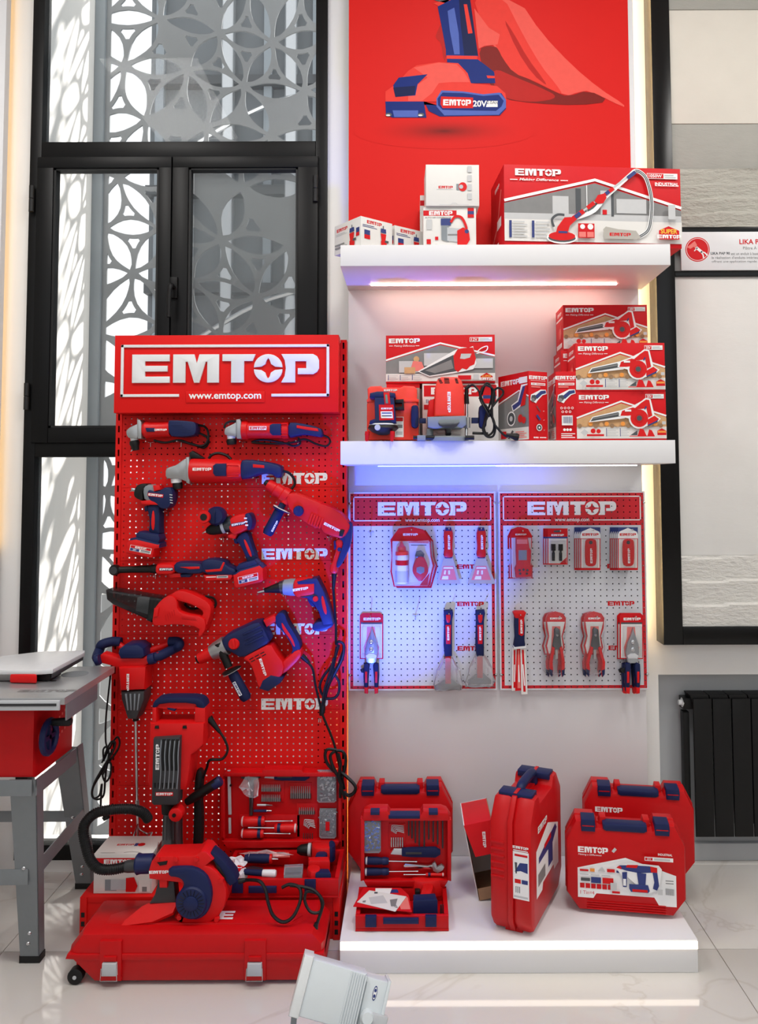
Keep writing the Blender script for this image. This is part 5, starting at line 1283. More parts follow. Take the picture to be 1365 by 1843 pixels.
t.pl('cord_boot', (838, 700), (846, 694), .0, [(0, 4), (1, 3)], BLK, seg=10)
t.pt('cord', [(844, 696, 0), (852, 694, .01), (862, 706, .02), (864, 722, .03), (872, 738, .04), (880, 752, .04)], 2.0, BLK)
for k, lp_ in enumerate(([(866, 712), (872, 694), (878, 692), (884, 702), (883, 722), (874, 748), (870, 770), (876, 784), (886, 778), (888, 762), (880, 744), (870, 728), (864, 710), (868, 698)],
        [(862, 720), (868, 700), (876, 696), (888, 706), (886, 730), (876, 752), (868, 772), (874, 786), (886, 786), (890, 770), (884, 750), (872, 730)],
        [(884, 735), (894, 722), (903, 712), (902, 704), (893, 701), (886, 710), (884, 735), (886, 760), (896, 775), (905, 784), (912, 788)])):
    t.pt('cord_loop', [(a, b, .03+.008*k) for a, b in lp_], 2.0, BLK)
t.pl('plug', (908, 784), (930, 789), .06, [(0, 2.5), (.5, 5), (.8, 7), (1, 6)], BLK, seg=10)
# ================================================================ two white pegboards
YP = -.022
def board_mat():
    m = bpy.data.materials.new('pegboard_print'); m.use_nodes = True; nt = m.node_tree; b = nt.nodes['Principled BSDF']
    tc = nt.nodes.new('ShaderNodeTexCoord'); sp = nt.nodes.new('ShaderNodeSeparateXYZ'); nt.links.new(tc.outputs['Object'], sp.inputs[0])
    def mth(op, a, c=None):
        n = nt.nodes.new('ShaderNodeMath'); n.operation = op
        for i, v in enumerate((a, c)):
            if v is None: continue
            if isinstance(v, (int, float)): n.inputs[i].default_value = v
            else: nt.links.new(v, n.inputs[i])
        return n.outputs[0]
    x, z = sp.outputs[0], sp.outputs[2]
    def band(v, a, c): return mth('MULTIPLY', mth('GREATER_THAN', v, a), mth('LESS_THAN', v, c))
    W_, H_ = BW, BH; e = .006; g = .012
    outer = mth('MULTIPLY', band(x, e, W_-e), band(z, e, H_-e))
    inner = mth('MULTIPLY', band(x, e+g, W_-e-g), band(z, e+g, H_-.135))
    red = mth('SUBTRACT', outer, inner)
    mx = nt.nodes.new('ShaderNodeMix'); mx.data_type = 'RGBA'; nt.links.new(red, mx.inputs[0])
    mx.inputs[6].default_value = lin((214, 216, 222))+(1,); mx.inputs[7].default_value = lin((206, 14, 34))+(1,)
    nt.links.new(mx.outputs[2], b.inputs['Base Color']); b.inputs['Roughness'].default_value = .45
    return m
(bx0, bz0), (bx1, bz1) = P(628, 1243, YP), P(892, 885, YP)
BW, BH = bx1-bx0, bz1-bz0
bmat = board_mat()
v, f = perf(24, 33, BW/24, BH/33, .0029, bmat, .003)
bb = MB(); bb.add(v, f, bmat)
for e in (((0, 0), (BW, 0)), ((BW, 0), (BW, BH)), ((BW, BH), (0, BH)), ((0, BH), (0, 0))):
    (xa_, za_), (xb_, zb_) = e; bb.add([(xa_, 0, za_), (xb_, 0, zb_), (xb_, .018, zb_), (xa_, .018, za_)], [[0, 1, 2, 3]], WPL)
bme = bb.data('perforated_sheet')
PEG = []
for x_, lab in ((bx0, 'white perforated hook board with red header, left of the pair'), (P(898.5, 1000, YP)[0], 'white perforated hook board with red header, right of the pair')):
    o = empty('pegboard', (x_, YP, bz0), 0, lab, 'pegboard', 'white hook boards')
    s_ = bpy.data.objects.new('perforated_sheet', bme); COL.objects.link(s_); s_.parent = o
    MB().box(x_+.008, x_+BW-.008, -.003, -.0005, bz0+.01, bz1-.01, M('hole_shade', (22, 22, 26), .9)).build('shade_sheet', o)  # dark sheet standing in for the shade inside the holes
    tb = T.__new__(T); tb.Y = YP; tb.k = S(YP); tb.o = o; cx = x_+BW/2; zt_ = bz1
    b = MB(); fw = .0042; l_, r_ = x_+.0175, x_+BW-.0175; t_, b2 = zt_-.018, zt_-.116
    for a in ((l_, r_, t_-fw, t_), (l_, l_+fw, b2, t_), (r_-fw, r_, b2, t_), (l_, cx-.085, b2, b2+fw), (cx+.085, r_, b2, b2+fw)): b.box(a[0], a[1], YP-.0006, YP-.0001, a[2], a[3], WHT)
    mtext(b, 'www.emtop.com', Vector((cx, YP-.0006, b2+.001)), .017, WHT, w=.138, bold=.02)
    mlogo(b, Vector((cx, YP-.0006, zt_-.067)), .054, WHT)
    for i in range(24):
        for j in range(33):
            hx_, hz_ = x_+(i+.5)*BW/24, bz0+(j+.5)*BH/33
            if abs(hx_-cx) < .172 and abs(hz_-(zt_-.067)) < .027: b.flat(ellipse(hx_, hz_, .0027, .0027, 8), YP-.001, DGF)
    b.build('header_print', o)
    for py in (1020, 1087, 1167):
        b = MB(); z_ = P(800, py, YP)[1]; mlogo(b, Vector((x_+BW-.103, YP-.0006, z_)), .0175, REDC, 0, None, .92); b.build('wordmark', o)
    for (sx_, sz_) in ((.0, .06), (.0, BH-.045), (BW, .06), (BW, BH-.045)):
        MB().lathe((x_+sx_+(.004 if sx_ == 0 else -.004), YP-.0005, bz0+BH-sz_ if False else bz0+sz_), (x_+sx_+(.004 if sx_ == 0 else -.004), YP-.005, bz0+sz_), [(0, .006), (.6, .005), (1, .002)], CHR, 10).build('screw', o)
    PEG.append(o)
def peg_hook(px_, py_, o):
    x, z = P(px_, py_, YP)
    b = MB().tube([(x-.012, YP-.003, z), (x+.012, YP-.003, z)], .0016, CHR, 5, 1)
    b.tube([(x, YP-.003, z), (x, YP-.07, z), (x, YP-.076, z+.006)], .0021, CHR, 6, 2); b.tube([(x, YP-.003, z), (x, YP-.005, z-.02)], .0018, CHR, 5, 1); b.build('hook', o)
for p_ in ((668, 957), (748, 1106), (741, 953), (807, 951), (864, 951), (668, 1106), (807, 1101), (862, 1101)): peg_hook(*p_, PEG[0])
for p_ in ((937, 955), (1003, 955), (1062, 953), (1130, 953), (933, 1103), (1002, 1106), (1068, 1106), (1136, 1106)): peg_hook(*p_, PEG[1])

G4 = 'hand tools hung on the white hook boards'
YB_ = YP-.006
def card(t, pts, d, top, mid, m=WCD, edge=REDC):
    t.pp('backing_card', pts, d, d+.0015, edge, 0)
# --- chalk line kits
for k in range(2):
    dx = 5-5*k
    t = T('chalk_line_kit', ('chalk line kit blister half hidden behind the front chalk pack', 'chalk line kit blister with red bottle and teardrop reel, in front')[k], 'blister pack', YB_-.036*k, (742+dx, 1056), 'chalk line packs')
    ol_ = [(703, 971), (718, 951), (742, 948), (762, 953), (775, 971), (778, 1002), (783, 1018), (772, 1056), (709, 1056), (703, 1029), (705, 1000)]
    ol_ = [(a+dx, b+2-2*k) for a, b in ol_]
    cd_ = t.pp('backing_card', ol_, .0, .0015, REDC, 0)
    c0 = [(707+dx, 974), (773+dx, 974), (775+dx, 1002), (779+dx, 1018), (770+dx, 1053), (711+dx, 1053), (706+dx, 1028)]
    t.fl('card_print', [(c0, .0018, WCD), ([(716+dx, 955), (742+dx, 951), (764+dx, 957), (770+dx, 970), (712+dx, 970)], .0018, RED), ([(735+dx, 975), (772+dx, 972), (772+dx, 978), (736+dx, 977)], .0021, PNK), ([(740+dx, 980), (768+dx, 980), (768+dx, 982), (740+dx, 982)], .0021, GRF), ([(760+dx, 1047), (774+dx, 1030), (770+dx, 1053), (756+dx, 1053)], .0021, REDC)], cd_)
    t.logo((739+dx, 962), 4, 0, .0022, par=cd_)
    t.pl('bottle', (724+dx, 1049), (724+dx, 994), .016, [(0, 11), (.05, 11.5), (.85, 11.5), (1, 10)], WPL, seg=16)
    t.pl('bottle_band', (724+dx, 1016), (724+dx, 1007), .016, [(0, 11.8), (1, 11.8)], REDC, seg=16)
    t.pl('bottle_label', (724+dx, 1046), (724+dx, 1026), .016, [(0, 11.8), (1, 11.8)], LGR, seg=16)
    t.pl('bottle_cap', (724+dx, 998), (723+dx, 974), .016, [(0, 12), (.25, 11.5), (.3, 8), (.6, 7), (.7, 4), (1, 2)], REDO2, seg=16)
    rl = t.pp('reel', [(757+dx, 1048), (745+dx, 1034), (742+dx, 1024), (746, 1010) if False else (746+dx, 1011), (752+dx, 1000), (762+dx, 1000), (768+dx, 1011), (772+dx, 1024), (769+dx, 1034)], .004, .03, RED, .006, 1)
    t.pp('reel_window', [(750+dx, 1020), (757+dx, 1018), (764+dx, 1020), (764+dx, 1028), (757+dx, 1032), (750+dx, 1028)], .029, .0315, GRY, .001, par=rl)
    t.pp('reel_cap', [(747+dx, 1000), (750+dx, 992), (758+dx, 990), (764+dx, 996), (763+dx, 1002), (750+dx, 1003)], .006, .026, STL, .004)
    t.pp('blister', [(706+dx, 975), (775+dx, 975), (777+dx, 1002), (781+dx, 1018), (770+dx, 1053), (711+dx, 1053), (706+dx, 1028)], .002, .034, PVC, .006)
# --- putty knives
for k, (c_, w_) in enumerate(((807, 21), (866, 24.5))):
    t = T('putty_knife', ('putty knife with narrower blade, next to the chalk packs', 'putty knife with wider blade at the right end of the left board')[k], 'putty knife', YB_, (c_, 1050), G4)
    t.pp('blade', [(c_-8, 1002), (c_+8, 1002), (c_+12, 1015), (c_+w_, 1046), (c_+w_+1, 1050), (c_-w_, 1050), (c_-w_+1, 1044), (c_-12, 1015)], .012, .0135, M('brushed_steel', (196, 194, 186), .35, .6), 0)
    t.fl('blade_label', [([(c_-9, 1018), (c_+9, 1018), (c_+w_*.72, 1043), (c_-w_*.72, 1043)], .0139, PNK), ([(c_-8, 1020), (c_+8, 1020), (c_+9, 1023), (c_-9, 1023)], .0142, WHT), ([(c_-10, 1036), (c_, 1036), (c_, 1042), (c_-12, 1042)], .0142, WHT), ([(c_-7, 1026), (c_-4, 1026), (c_-5, 1033), (c_-8, 1033)], .0142, WHT), ([(c_, 1026), (c_+3, 1026), (c_+3, 1033), (c_, 1033)], .0142, WHT)])
    t.pp('handle', [(c_-6, 950), (c_+6, 950), (c_+9, 962), (c_+7, 985), (c_+9, 998), (c_+6, 1003), (c_-6, 1003), (c_-9, 998), (c_-7, 985), (c_-9, 962)], .002, .028, RED, .007, 1)
    t.pp('handle_top', [(c_-5, 949), (c_+5, 949), (c_+6, 956), (c_-6, 956)], .004, .0285, NAVY, .004)
    t.pp('handle_edge', [(c_-9, 996), (c_+9, 996), (c_+6, 1004), (c_-6, 1004)], .004, .024, NAVY, .003)
    t.logo((c_+1, 975), 3.8, 90, .0288)
# --- tin snips and cutters in half cards
def snip(cx, lab, Y=YB_, dx=0):
    t = T('tin_snips', lab, 'hand tool', Y, (cx, 1245), 'tin snips on half cards')
    x0, x1 = cx-21, cx+21
    cd_ = t.pp('backing_card', [(x0, 1108), (x0+5, 1103), (x1-5, 1103), (x1, 1108), (x1, 1186), (x0, 1186)], 0, .0015, REDC, 0)
    t.fl('card_print', [([(x0+2, 1121), (x1-2, 1121), (x1-2, 1184), (x0+2, 1184)], .0018, WCD), ([(x0+2, 1120), (x1-2, 1120), (x1-2, 1123), (x0+2, 1123)], .0021, DGF), ([(cx-8, 1128), (cx+6, 1128), (cx+8, 1150), (cx+14, 1165), (cx+12, 1184), (cx-12, 1184), (cx-14, 1165), (cx-9, 1150)], .0021, PNK)], cd_)
    t.logo((cx+1, 1114), 4.6, 0, .0021, par=cd_)
    h = t.pp('jaw', [(cx+1, 1128), (cx+5, 1142), (cx+11, 1158), (cx+12, 1172), (cx+8, 1192), (cx-8, 1192), (cx-12, 1172), (cx-9, 1158), (cx-2, 1140)], .006, .02, M('bright_steel', (170, 174, 180), .3, .85), .004)
    for z_ in (1154, 1167): t.pl('pivot', (cx, z_, .02), (cx, z_, .026), .02, [(0, 4), (.6, 4), (1, 2.5)], CHR, par=h, seg=12)
    t.pp('spring_plate', [(cx-10, 1178), (cx-4, 1174), (cx+4, 1174), (cx+10, 1178), (cx+8, 1183), (cx-8, 1183)], .02, .024, WPL, .001)
    for sg_ in (-1, 1):
        g = t.pp('grip', [(cx+sg_*3, 1196), (cx+sg_*6, 1190), (cx+sg_*13, 1193), (cx+sg_*14, 1215), (cx+sg_*12, 1244), (cx+sg_*6, 1245), (cx+sg_*5, 1220)], .004, .026, NAVR, .006)
        t.pp('grip_inlay', [(cx+sg_*7, 1206), (cx+sg_*11, 1206), (cx+sg_*11, 1226), (cx+sg_*7, 1226)], .0255, .0275, RED, .001, par=g)
        t.pp('grip_end', [(cx+sg_*5.5, 1234), (cx+sg_*12.5, 1234), (cx+sg_*12, 1245), (cx+sg_*6, 1246)], .003, .0268, RED, .003, par=g)
    t.pp('latch', [(cx-20, 1204), (cx-13, 1200), (cx-13, 1210), (cx-18, 1209)], .008, .016, BLK, .002)
    t.pp('blister', [(cx-16, 1126), (cx+16, 1126), (cx+17, 1182), (cx-17, 1182)], .002, .030, PVC, .005)
snip(669, 'tin snips on a half card at the lower left of the left board')
snip(1132, 'tin snips card at the back of the pair on the right board', YB_)
snip(1137, 'tin snips card at the front of the pair, lower right corner', YB_-.033)
# --- bolster chisels in plastic bags
for k, (cx, hz, bt_) in enumerate(((806.5, 1228, 1240), (863.5, 1218, 1230))):
    t = T('bolster_chisel', ('bolster chisel in a plastic bag, nearer the empty hook', 'bolster chisel in a plastic bag, right end of the left board')[k], 'chisel', YB_, (cx, bt_), 'bolster chisels')
    g = t.pp('grip', [(cx-8, 1097), (cx+8, 1096), (cx+9, 1102), (cx+7, 1115), (cx+7, 1178), (cx-6, 1179), (cx-8, 1160), (cx-7, 1115)], .004, .034, NAVR, .007)
    t.pp('grip_inlay', [(cx-4, 1104), (cx+4, 1104), (cx+4, 1112), (cx+2, 1118), (cx-2, 1118), (cx-4, 1112)], .0335, .036, RED, .001, par=g)
    t.pp('grip_stripe', [(cx-5, 1122), (cx+5, 1122), (cx+4, 1156), (cx-4, 1156)], .0335, .0355, REDC, .001, par=g)
    t.logo((cx, 1137), 3.6, 90, .0362, par=g)
    t.pp('shank', [(cx-5, 1178), (cx+5, 1178), (cx+5, hz), (cx-5, hz)], .010, .026, RED, .003)
    w_ = 23 if k == 0 else 20
    t.pp('blade', [(cx-6, hz-6), (cx+6, hz-8), (cx+w_, hz+4), (cx+w_, bt_-1), (cx-w_, bt_), (cx-w_-1, hz+4)], .012, .022, STL, .003)
    rnd = random.Random(k); b = MB(); rings = []
    for j, (zz, rw) in enumerate(((1182, 8), (1192, 13), (1205, 20), (1218, 24), (1230, 26), (1239, 25))):
        zz = zz-(0 if k == 0 else 6); c_ = t.w((cx, zz), .018); ring = []
        for i in range(20):
            a = 2*PI*i/20; q = rnd.uniform(.82, 1.12); ring.append((c_.x+rw*q/t.k*math.cos(a), max(YB_-.06, min(YP-.002, c_.y+.018*q*math.sin(a))), c_.z+rnd.uniform(-.004, .004)))
        rings.append(ring)
    vv = [p for r_ in rings for p in r_]; ff = [[j*20+i, j*20+(i+1) % 20, (j+1)*20+(i+1) % 20, (j+1)*20+i] for j in range(5) for i in range(20)]+[[100+i for i in range(20)]]
    b.add(vv, ff, BAG); b.build('plastic_bag', t.o, 10)
# --- distance meters
for k in range(2):
    dx = -4+4*k
    t = T('distance_meter', ('laser distance meter pack behind, only its left edge showing', 'laser distance meter blister with grey screen on the right board')[k], 'blister pack', YB_-.034*k, (938+dx, 1041), 'distance meter packs')
    ol_ = [(a+dx, b) for a, b in [(918, 965), (924, 953), (937, 948), (951, 952), (958, 964), (958, 985), (954, 992), (954, 1010), (959, 1018), (959, 1041), (920, 1041), (920, 1018), (923, 1010), (923, 992), (918, 985)]]
    cd_ = t.pp('backing_card', ol_, 0, .0015, REDC, 0)
    t.fl('card_print', [([(921+dx, 968), (956+dx, 968), (956+dx, 1039), (922+dx, 1039)], .0018, WCD)], cd_)
    t.logo((938+dx, 962), 3, 0, .002, par=cd_)
    m_ = t.pp('meter', [(928+dx, 966), (949+dx, 966), (952+dx, 985), (955+dx, 990), (954+dx, 1015), (957+dx, 1022), (955+dx, 1037), (928+dx, 1038), (926+dx, 1022), (929+dx, 1015), (928+dx, 990)], .003, .028, RED, .006)
    t.pp('screen', [(932+dx, 989), (947+dx, 989), (947+dx, 1007), (932+dx, 1007)], .027, .0288, GRY, .001, par=m_)
    t.pp('cap_plate', [(929+dx, 970), (948+dx, 970), (948+dx, 978), (929+dx, 978)], .027, .029, PNK, .001, par=m_)
    for q in ((934, 1025), (941, 1024), (948, 1025), (935, 1031), (947, 1031)): t.pl('key', (q[0]+dx, q[1], .027), (q[0]+dx, q[1], .0295), .027, [(0, 2.4), (1, 2)], DGR, par=m_, seg=10)
    t.pp('blister', [(922+dx, 967), (955+dx, 967), (957+dx, 1039), (923+dx, 1039)], .002, .032, PVC, .005)
# --- nut driver packs
for k in range(3):
    dx = -8+4*k
    t = T('bit_pack', ('rearmost nut driver bit pack of three', 'middle nut driver bit pack of three', 'front nut driver bit pack showing two dark bits')[k], 'blister pack', YB_-.017*k, (1004+dx, 1016), 'nut driver packs')
    cd_ = t.pp('backing_card', [(986+dx, 951), (1022+dx, 951), (1022+dx, 1016), (986+dx, 1016)], 0, .0012, REDC, 0)
    t.fl('card_print', [([(987.5+dx, 969), (1020.5+dx, 969), (1020.5+dx, 1014), (987.5+dx, 1014)], .0015, WCD), ([(986+dx, 966), (1022+dx, 966), (1022+dx, 969), (986+dx, 969)], .0017, BLF), ([(1008+dx, 1014), (1020+dx, 1003), (1020+dx, 1014)], .0018, REDC), ([(997+dx, 955), (1010+dx, 954), (1010+dx, 958), (997+dx, 958)], .0018, DGF)], cd_)
    t.logo((1004+dx, 963), 3.4, 0, .0018, par=cd_)
    for x_ in (996, 1009):
        n_ = t.pl('bit', (x_+dx, 979), (x_+dx, 1009), .0075, [(0, 4.2), (.38, 4.2), (.4, 2), (.5, 2), (.52, 2.8), (1, 2.8)], BLK, seg=10)
    t.pp('blister', [(990+dx, 973), (1018+dx, 973), (1018+dx, 1012), (990+dx, 1012)], .0012, .0145, PVC, .003)
# --- folding knife packs
for s_i, (cx, n, side) in enumerate(((1063, 4, 'left'), (1130.5, 5, 'right'))):
    for k in range(n):
        dx = -3.6*(n-1-k)
        nm = ('rearmost', 'second from the back', 'third from the back', 'fourth from the back')[k] if k < n-1 else 'front'
        t = T('knife_pack', '%s folding knife card of the %s hanging stack' % (nm, side), 'blister pack', YB_-.011*k, (cx+dx, 1026), 'folding knife packs')
        x0, x1 = cx-18+dx, cx+18+dx
        cd_ = t.pp('backing_card', [(x0, 949), (x1, 949), (x1, 1026), (x0, 1026)], 0, .001, BLF, 0)
        t.fl('card_print', [([(x0, 968), (x1, 968), (x1, 1026), (x0, 1026)], .0013, REDC), ([(x0+1.5, 970), (x1-1.5, 970), (x1-1.5, 1022), (x0+1.5, 1022)], .0016, WCD), ([(cx+dx-16, 957), (cx+dx, 950), (cx+dx+16, 957), (x1, 962), (x1, 969), (x0, 969), (x0, 962)], .0016, WHT)], cd_)
        t.logo((cx+dx, 962), 4.4, 0, .002, REDC, par=cd_)
        kn = t.pp('knife', [(cx-10+dx, 975), (cx-6+dx, 970), (cx+8+dx, 970), (cx+11+dx, 976), (cx+11+dx, 1012), (cx+7+dx, 1019), (cx-7+dx, 1019), (cx-10+dx, 1010)], .001, .0085, RED, .003, 1)
        t.pl('knife_pivot', (cx+dx, 976, .008), (cx+dx, 976, .0095), .008, [(0, 3.5), (1, 3)], DGR, par=kn, seg=12)
        t.logo((cx+1+dx, 1000), 4, 90, .0092, par=kn)
        t.pp('blister', [(cx-13+dx, 970), (cx+13+dx, 970), (cx+13+dx, 1021), (cx-13+dx, 1021)], .001, .0100, PVC, .003)
# --- pull saw with loose blades
t = T('jab_saw', 'navy handled jab saw with spread blades in printed sleeves', 'hand saw', YB_, (934, 1245), G4)
t.pp('pommel', [(922, 1100), (926, 1098), (943, 1098), (946, 1101), (942, 1111), (926, 1111)], .002, .032, RED, .006)
g = t.pp('grip', [(925, 1109), (942, 1109), (944, 1125), (943, 1150), (945, 1161), (923, 1163), (926, 1145), (925, 1125)], .004, .032, NAVR, .007, 0)
t.pp('grip_plate', [(932, 1110), (942, 1110), (941, 1140), (937, 1142), (932, 1139)], .0315, .034, REDC, .001, par=g)
t.logo((937, 1125), 3.6, 90, .0345, par=g)
t.pp('ferrule', [(923, 1160), (945, 1158), (946, 1164), (924, 1166)], .006, .03, WPL, .002)
for k, (q, m1) in enumerate((([(922, 1165), (930, 1165), (931, 1242), (921, 1242)], WCD), ([(930, 1165), (936, 1165), (941, 1241), (927, 1242)], REDC), ([(936, 1164), (945, 1163), (949, 1247), (938, 1248)], WCD))):
    b_ = t.pp('blade', q, .008+.003*k, .0105+.003*k, m1, 0)
    (xa_, ya_), (xb_, yb_), (xc_, yc_), (xd_, yd_) = q
    t.fl('blade_print', [([((xa_*.7+xb_*.3), ya_+4), ((xa_*.3+xb_*.7), ya_+4), ((xd_*.3+xc_*.7), yd_-5), ((xd_*.7+xc_*.3), yd_-5)], .0108+.003*k, REDC if m1 is WCD else PNK), ([((xa_*.6+xb_*.4), ya_+30), ((xa_*.4+xb_*.6), ya_+30), ((xd_*.4+xc_*.6), yd_-16), ((xd_*.6+xc_*.4), yd_-16)], .0111+.003*k, WHT)], b_)
# --- pliers in clamshells
for k, (cx, lab) in enumerate(((1000, 'curved clamshell of combination pliers with red handles, beside the jab saw'), (1069, 'clamshell of long nose pliers with wide open red handles'))):
    for j in range(2):
        dx = -6+6*j
        t = T('pliers_pack', lab if j else 'pliers clamshell hanging behind the %s front pack' % ('combination pliers' if k == 0 else 'long nose pliers'), 'blister pack', YB_-.03*j, (cx+dx, 1217), 'pliers packs')
        c = cx+dx
        ol_ = [(c-18, 1112), (c-14, 1103), (c, 1098), (c+14, 1103), (c+20, 1112), (c+20, 1130), (c+15, 1145), (c+19, 1165), (c+15, 1180), (c+16, 1212), (c-18, 1212), (c-20, 1180), (c-20, 1160), (c-15, 1145), (c-20, 1130)]
        cd_ = t.pp('backing_card', [(c-17, 1112), (c-13, 1104), (c, 1100), (c+14, 1104), (c+19, 1112), (c+18, 1130), (c+13, 1145), (c+17, 1165), (c+12, 1178), (c-14, 1178), (c-18, 1162), (c-13, 1145), (c-17, 1130)], 0, .0015, REDC, 0)
        t.fl('card_print', [([(c-15, 1119), (c+17, 1119), (c+11, 1145), (c+14, 1165), (c+10, 1176), (c-12, 1176), (c-15, 1162), (c-11, 1145)], .0018, WCD), ([(c-6, 1127), (c+9, 1127), (c+10, 1176), (c-8, 1176)], .0021, PNK)], cd_)
        t.logo((c+1, 1113), 3.2, 0, .0021, par=cd_)
        op = 6 if k == 0 else 9
        h = t.pp('jaw', [(c, 1128), (c+7, 1132), (c+8, 1142), (c+10, 1160), (c+7, 1168), (c-4, 1168), (c-6, 1160), (c-3, 1142), (c-3, 1132)], .004, .016, STL, .003)
        t.pl('pivot', (c+2, 1142, .015), (c+2, 1142, .02), .015, [(0, 3), (1, 2)], CHR, par=h, seg=10)
        t.pp('spring', [(c-1, 1150), (c+4, 1150), (c+4, 1185), (c-1, 1185)], .006, .010, ALU, .001)
        for sg_ in (-1, 1):
            g = t.pp('grip', [(c+2+sg_*4, 1164), (c+2+sg_*9, 1162), (c+2+sg_*(8+op), 1190), (c+2+sg_*(7+op), 1212), (c+2+sg_*(3+op), 1217), (c+2+sg_*(1+op), 1205), (c+2+sg_*(2+op), 1190)], .004, .02, RED, .004)
            t.pp('grip_end', [(c+2+sg_*(1.5+op), 1204), (c+2+sg_*(7.5+op), 1202), (c+2+sg_*(7+op), 1212), (c+2+sg_*(3+op), 1217)], .003, .021, NAVY, .003, par=g)
        t.pp('blister', ol_, .002, .026, PVC, .006, 1)
# ================================================================ lying things: outlines on a horizontal plane
class TH(T):
    def __init__(s, name, label, cat, z, base, group=None):
        x, y = F(base[0], base[1], z)
        s.z = z; s.k = FPX/(y-CAM.y); s.o = empty(name, (x, y, z), 0, label, cat, group)
    def w(s, p, d=0.):
        x, y = F(p[0], p[1], s.z); return Vector((x, y, s.z+(p[2] if len(p) > 2 else d)))
    def ol(s, pts, sm=0):
        q = [F(a[0], a[1], s.z) for a in pts]
        return chaikin(q, sm) if sm else q
    def pp(s, name, pts, d0, d1, m, bev=.004, sm=0, par=None, back=False):
        b = MB().prism(s.ol(pts, sm), -d1, -d0, m, bev, back)
        b.v = [(x, z, s.z-y) for x, y, z in b.v]
        return b.build(name, par or s.o)
    def fl(s, name, items, par=None):
        b = MB()
        for pts, d, m in items: b.add([(x, y, s.z+d) for x, y in s.ol(pts)], [list(range(len(pts)))], m)
        return b.build(name, par or s.o)
    def logo(s, c, h, rot=0., d=.05, m=None, par=None, plate=None, wx=1., name='logo'):
        b = MB(); q = s.w(c, d); mlogo(b, q, h/s.k, m or WHT, rot, Matrix.Rotation(-PI/2, 4, 'X'), wx); return b.build(name, par or s.o)
def beam(b, p0, p1, wx, wy, m):
    """bar of rectangular section from p0 to p1 (section wx by wy, roughly upright)"""
    p0 = Vector(p0); p1 = Vector(p1); d = (p1-p0).normalized(); a = Vector((1, 0, 0)) if abs(d.x) < .8 else Vector((0, 0, 1))
    u = (a-d*a.dot(d)).normalized(); w_ = d.cross(u); v = []
    for p in (p0, p1):
        for i, j in ((-1, -1), (1, -1), (1, 1), (-1, 1)): v.append(p+u*i*wx/2+w_*j*wy/2)
    b.add(v, [[0, 1, 2, 3], [7, 6, 5, 4], [0, 4, 5, 1], [1, 5, 6, 2], [2, 6, 7, 3], [3, 7, 4, 0]], m); return b

# ================================================================ red carrying cases on the platform
def case(label, w, h, d, x, y, z, yaw, group='red carrying cases on the platform', ch=.06, tilt=0):
    """moulded case standing upright: two shells, seam, latches, bridge handle"""
    o = empty('carrying_case', (x, y, z), math.radians(yaw), label, 'tool case', group, world=False)
    if tilt: o.rotation_euler = (math.radians(tilt), 0, math.radians(yaw))
    hw = w/2; nx = .185*w
    ol = [(-hw+ch*.7, .004), (hw-ch*.7, .004), (hw, ch), (hw, h-ch*1.1), (hw-ch*.55, h), (nx+.03, h), (nx+.018, h-.022), (-nx-.018, h-.022), (-nx-.03, h), (-hw+ch*.55, h), (-hw, h-ch*1.1), (-hw, ch)]
    MB().prism(ol, 0, d*.46, REDO, .012).build('front_shell', o)
    MB().prism([(a, -c) for a, c in ol], -d, -d*.54, REDO, .012).xf(Matrix.Rotation(PI, 4, 'X')).build('back_shell', o)
    sm = [(a*1.012, c+(.003 if c > h/2 else -.003)) for a, c in ol]
    MB().prism(sm, d*.44, d*.56, REDO, .002, True).build('seam_rim', o)
    for s_ in (-1, 1):
        cx = s_*w*.31
        l_ = MB().prism([(cx-.023, h+.006), (cx+.023, h+.006), (cx+.025, h-.012), (cx+.023, h-.034), (cx-.023, h-.034), (cx-.025, h-.012)], -.006, d*.5, NAVY, .004).build('latch', o)
        MB().box(cx-.02, cx+.02, -.0068, -.0058, h-.016, h-.013, REDO).build('latch_line', l_)
        MB().box(s_*w*.36-.012, s_*w*.36+.012, d*.3, d*.7, -.006, .006, REDO, .002).build('foot', o)
        MB().prism([(s_*nx-.014, h-.03), (s_*nx+.014, h-.03), (s_*nx+.012, h+.002), (s_*nx-.008, h+.002)], d*.3, d*.7, REDO, .003).build('handle_lug', o)
    MB().prism([(-nx, h-.024), (-nx, h-.008), (-nx+.012, h-.004), (nx-.012, h-.004), (nx, h-.008), (nx, h-.024), (nx-.01, h-.03), (-nx+.01, h-.03)], -.004, d*.4, NAVY, .006, True).build('handle', o)
    return o
zP = plz+.0065
xc, yc = F(1128, 1650, plz)
A = case('red carrying case with printed rotary hammer label, front right on the platform', .395, .302, .115, xc, yc+.0, zP, -9)
def dec(o, fn, name='front_label', y=-.0005, sz=1.):
    b = MB(); st = [y]
    def fl_(pts, m): st[0] -= .0003; b.flat(pts, st[0], m)
    fn(b, fl_, st); b.xf(Matrix.Diagonal((1.03, 1, sz, 1))); ob = b.build(name, o); return ob
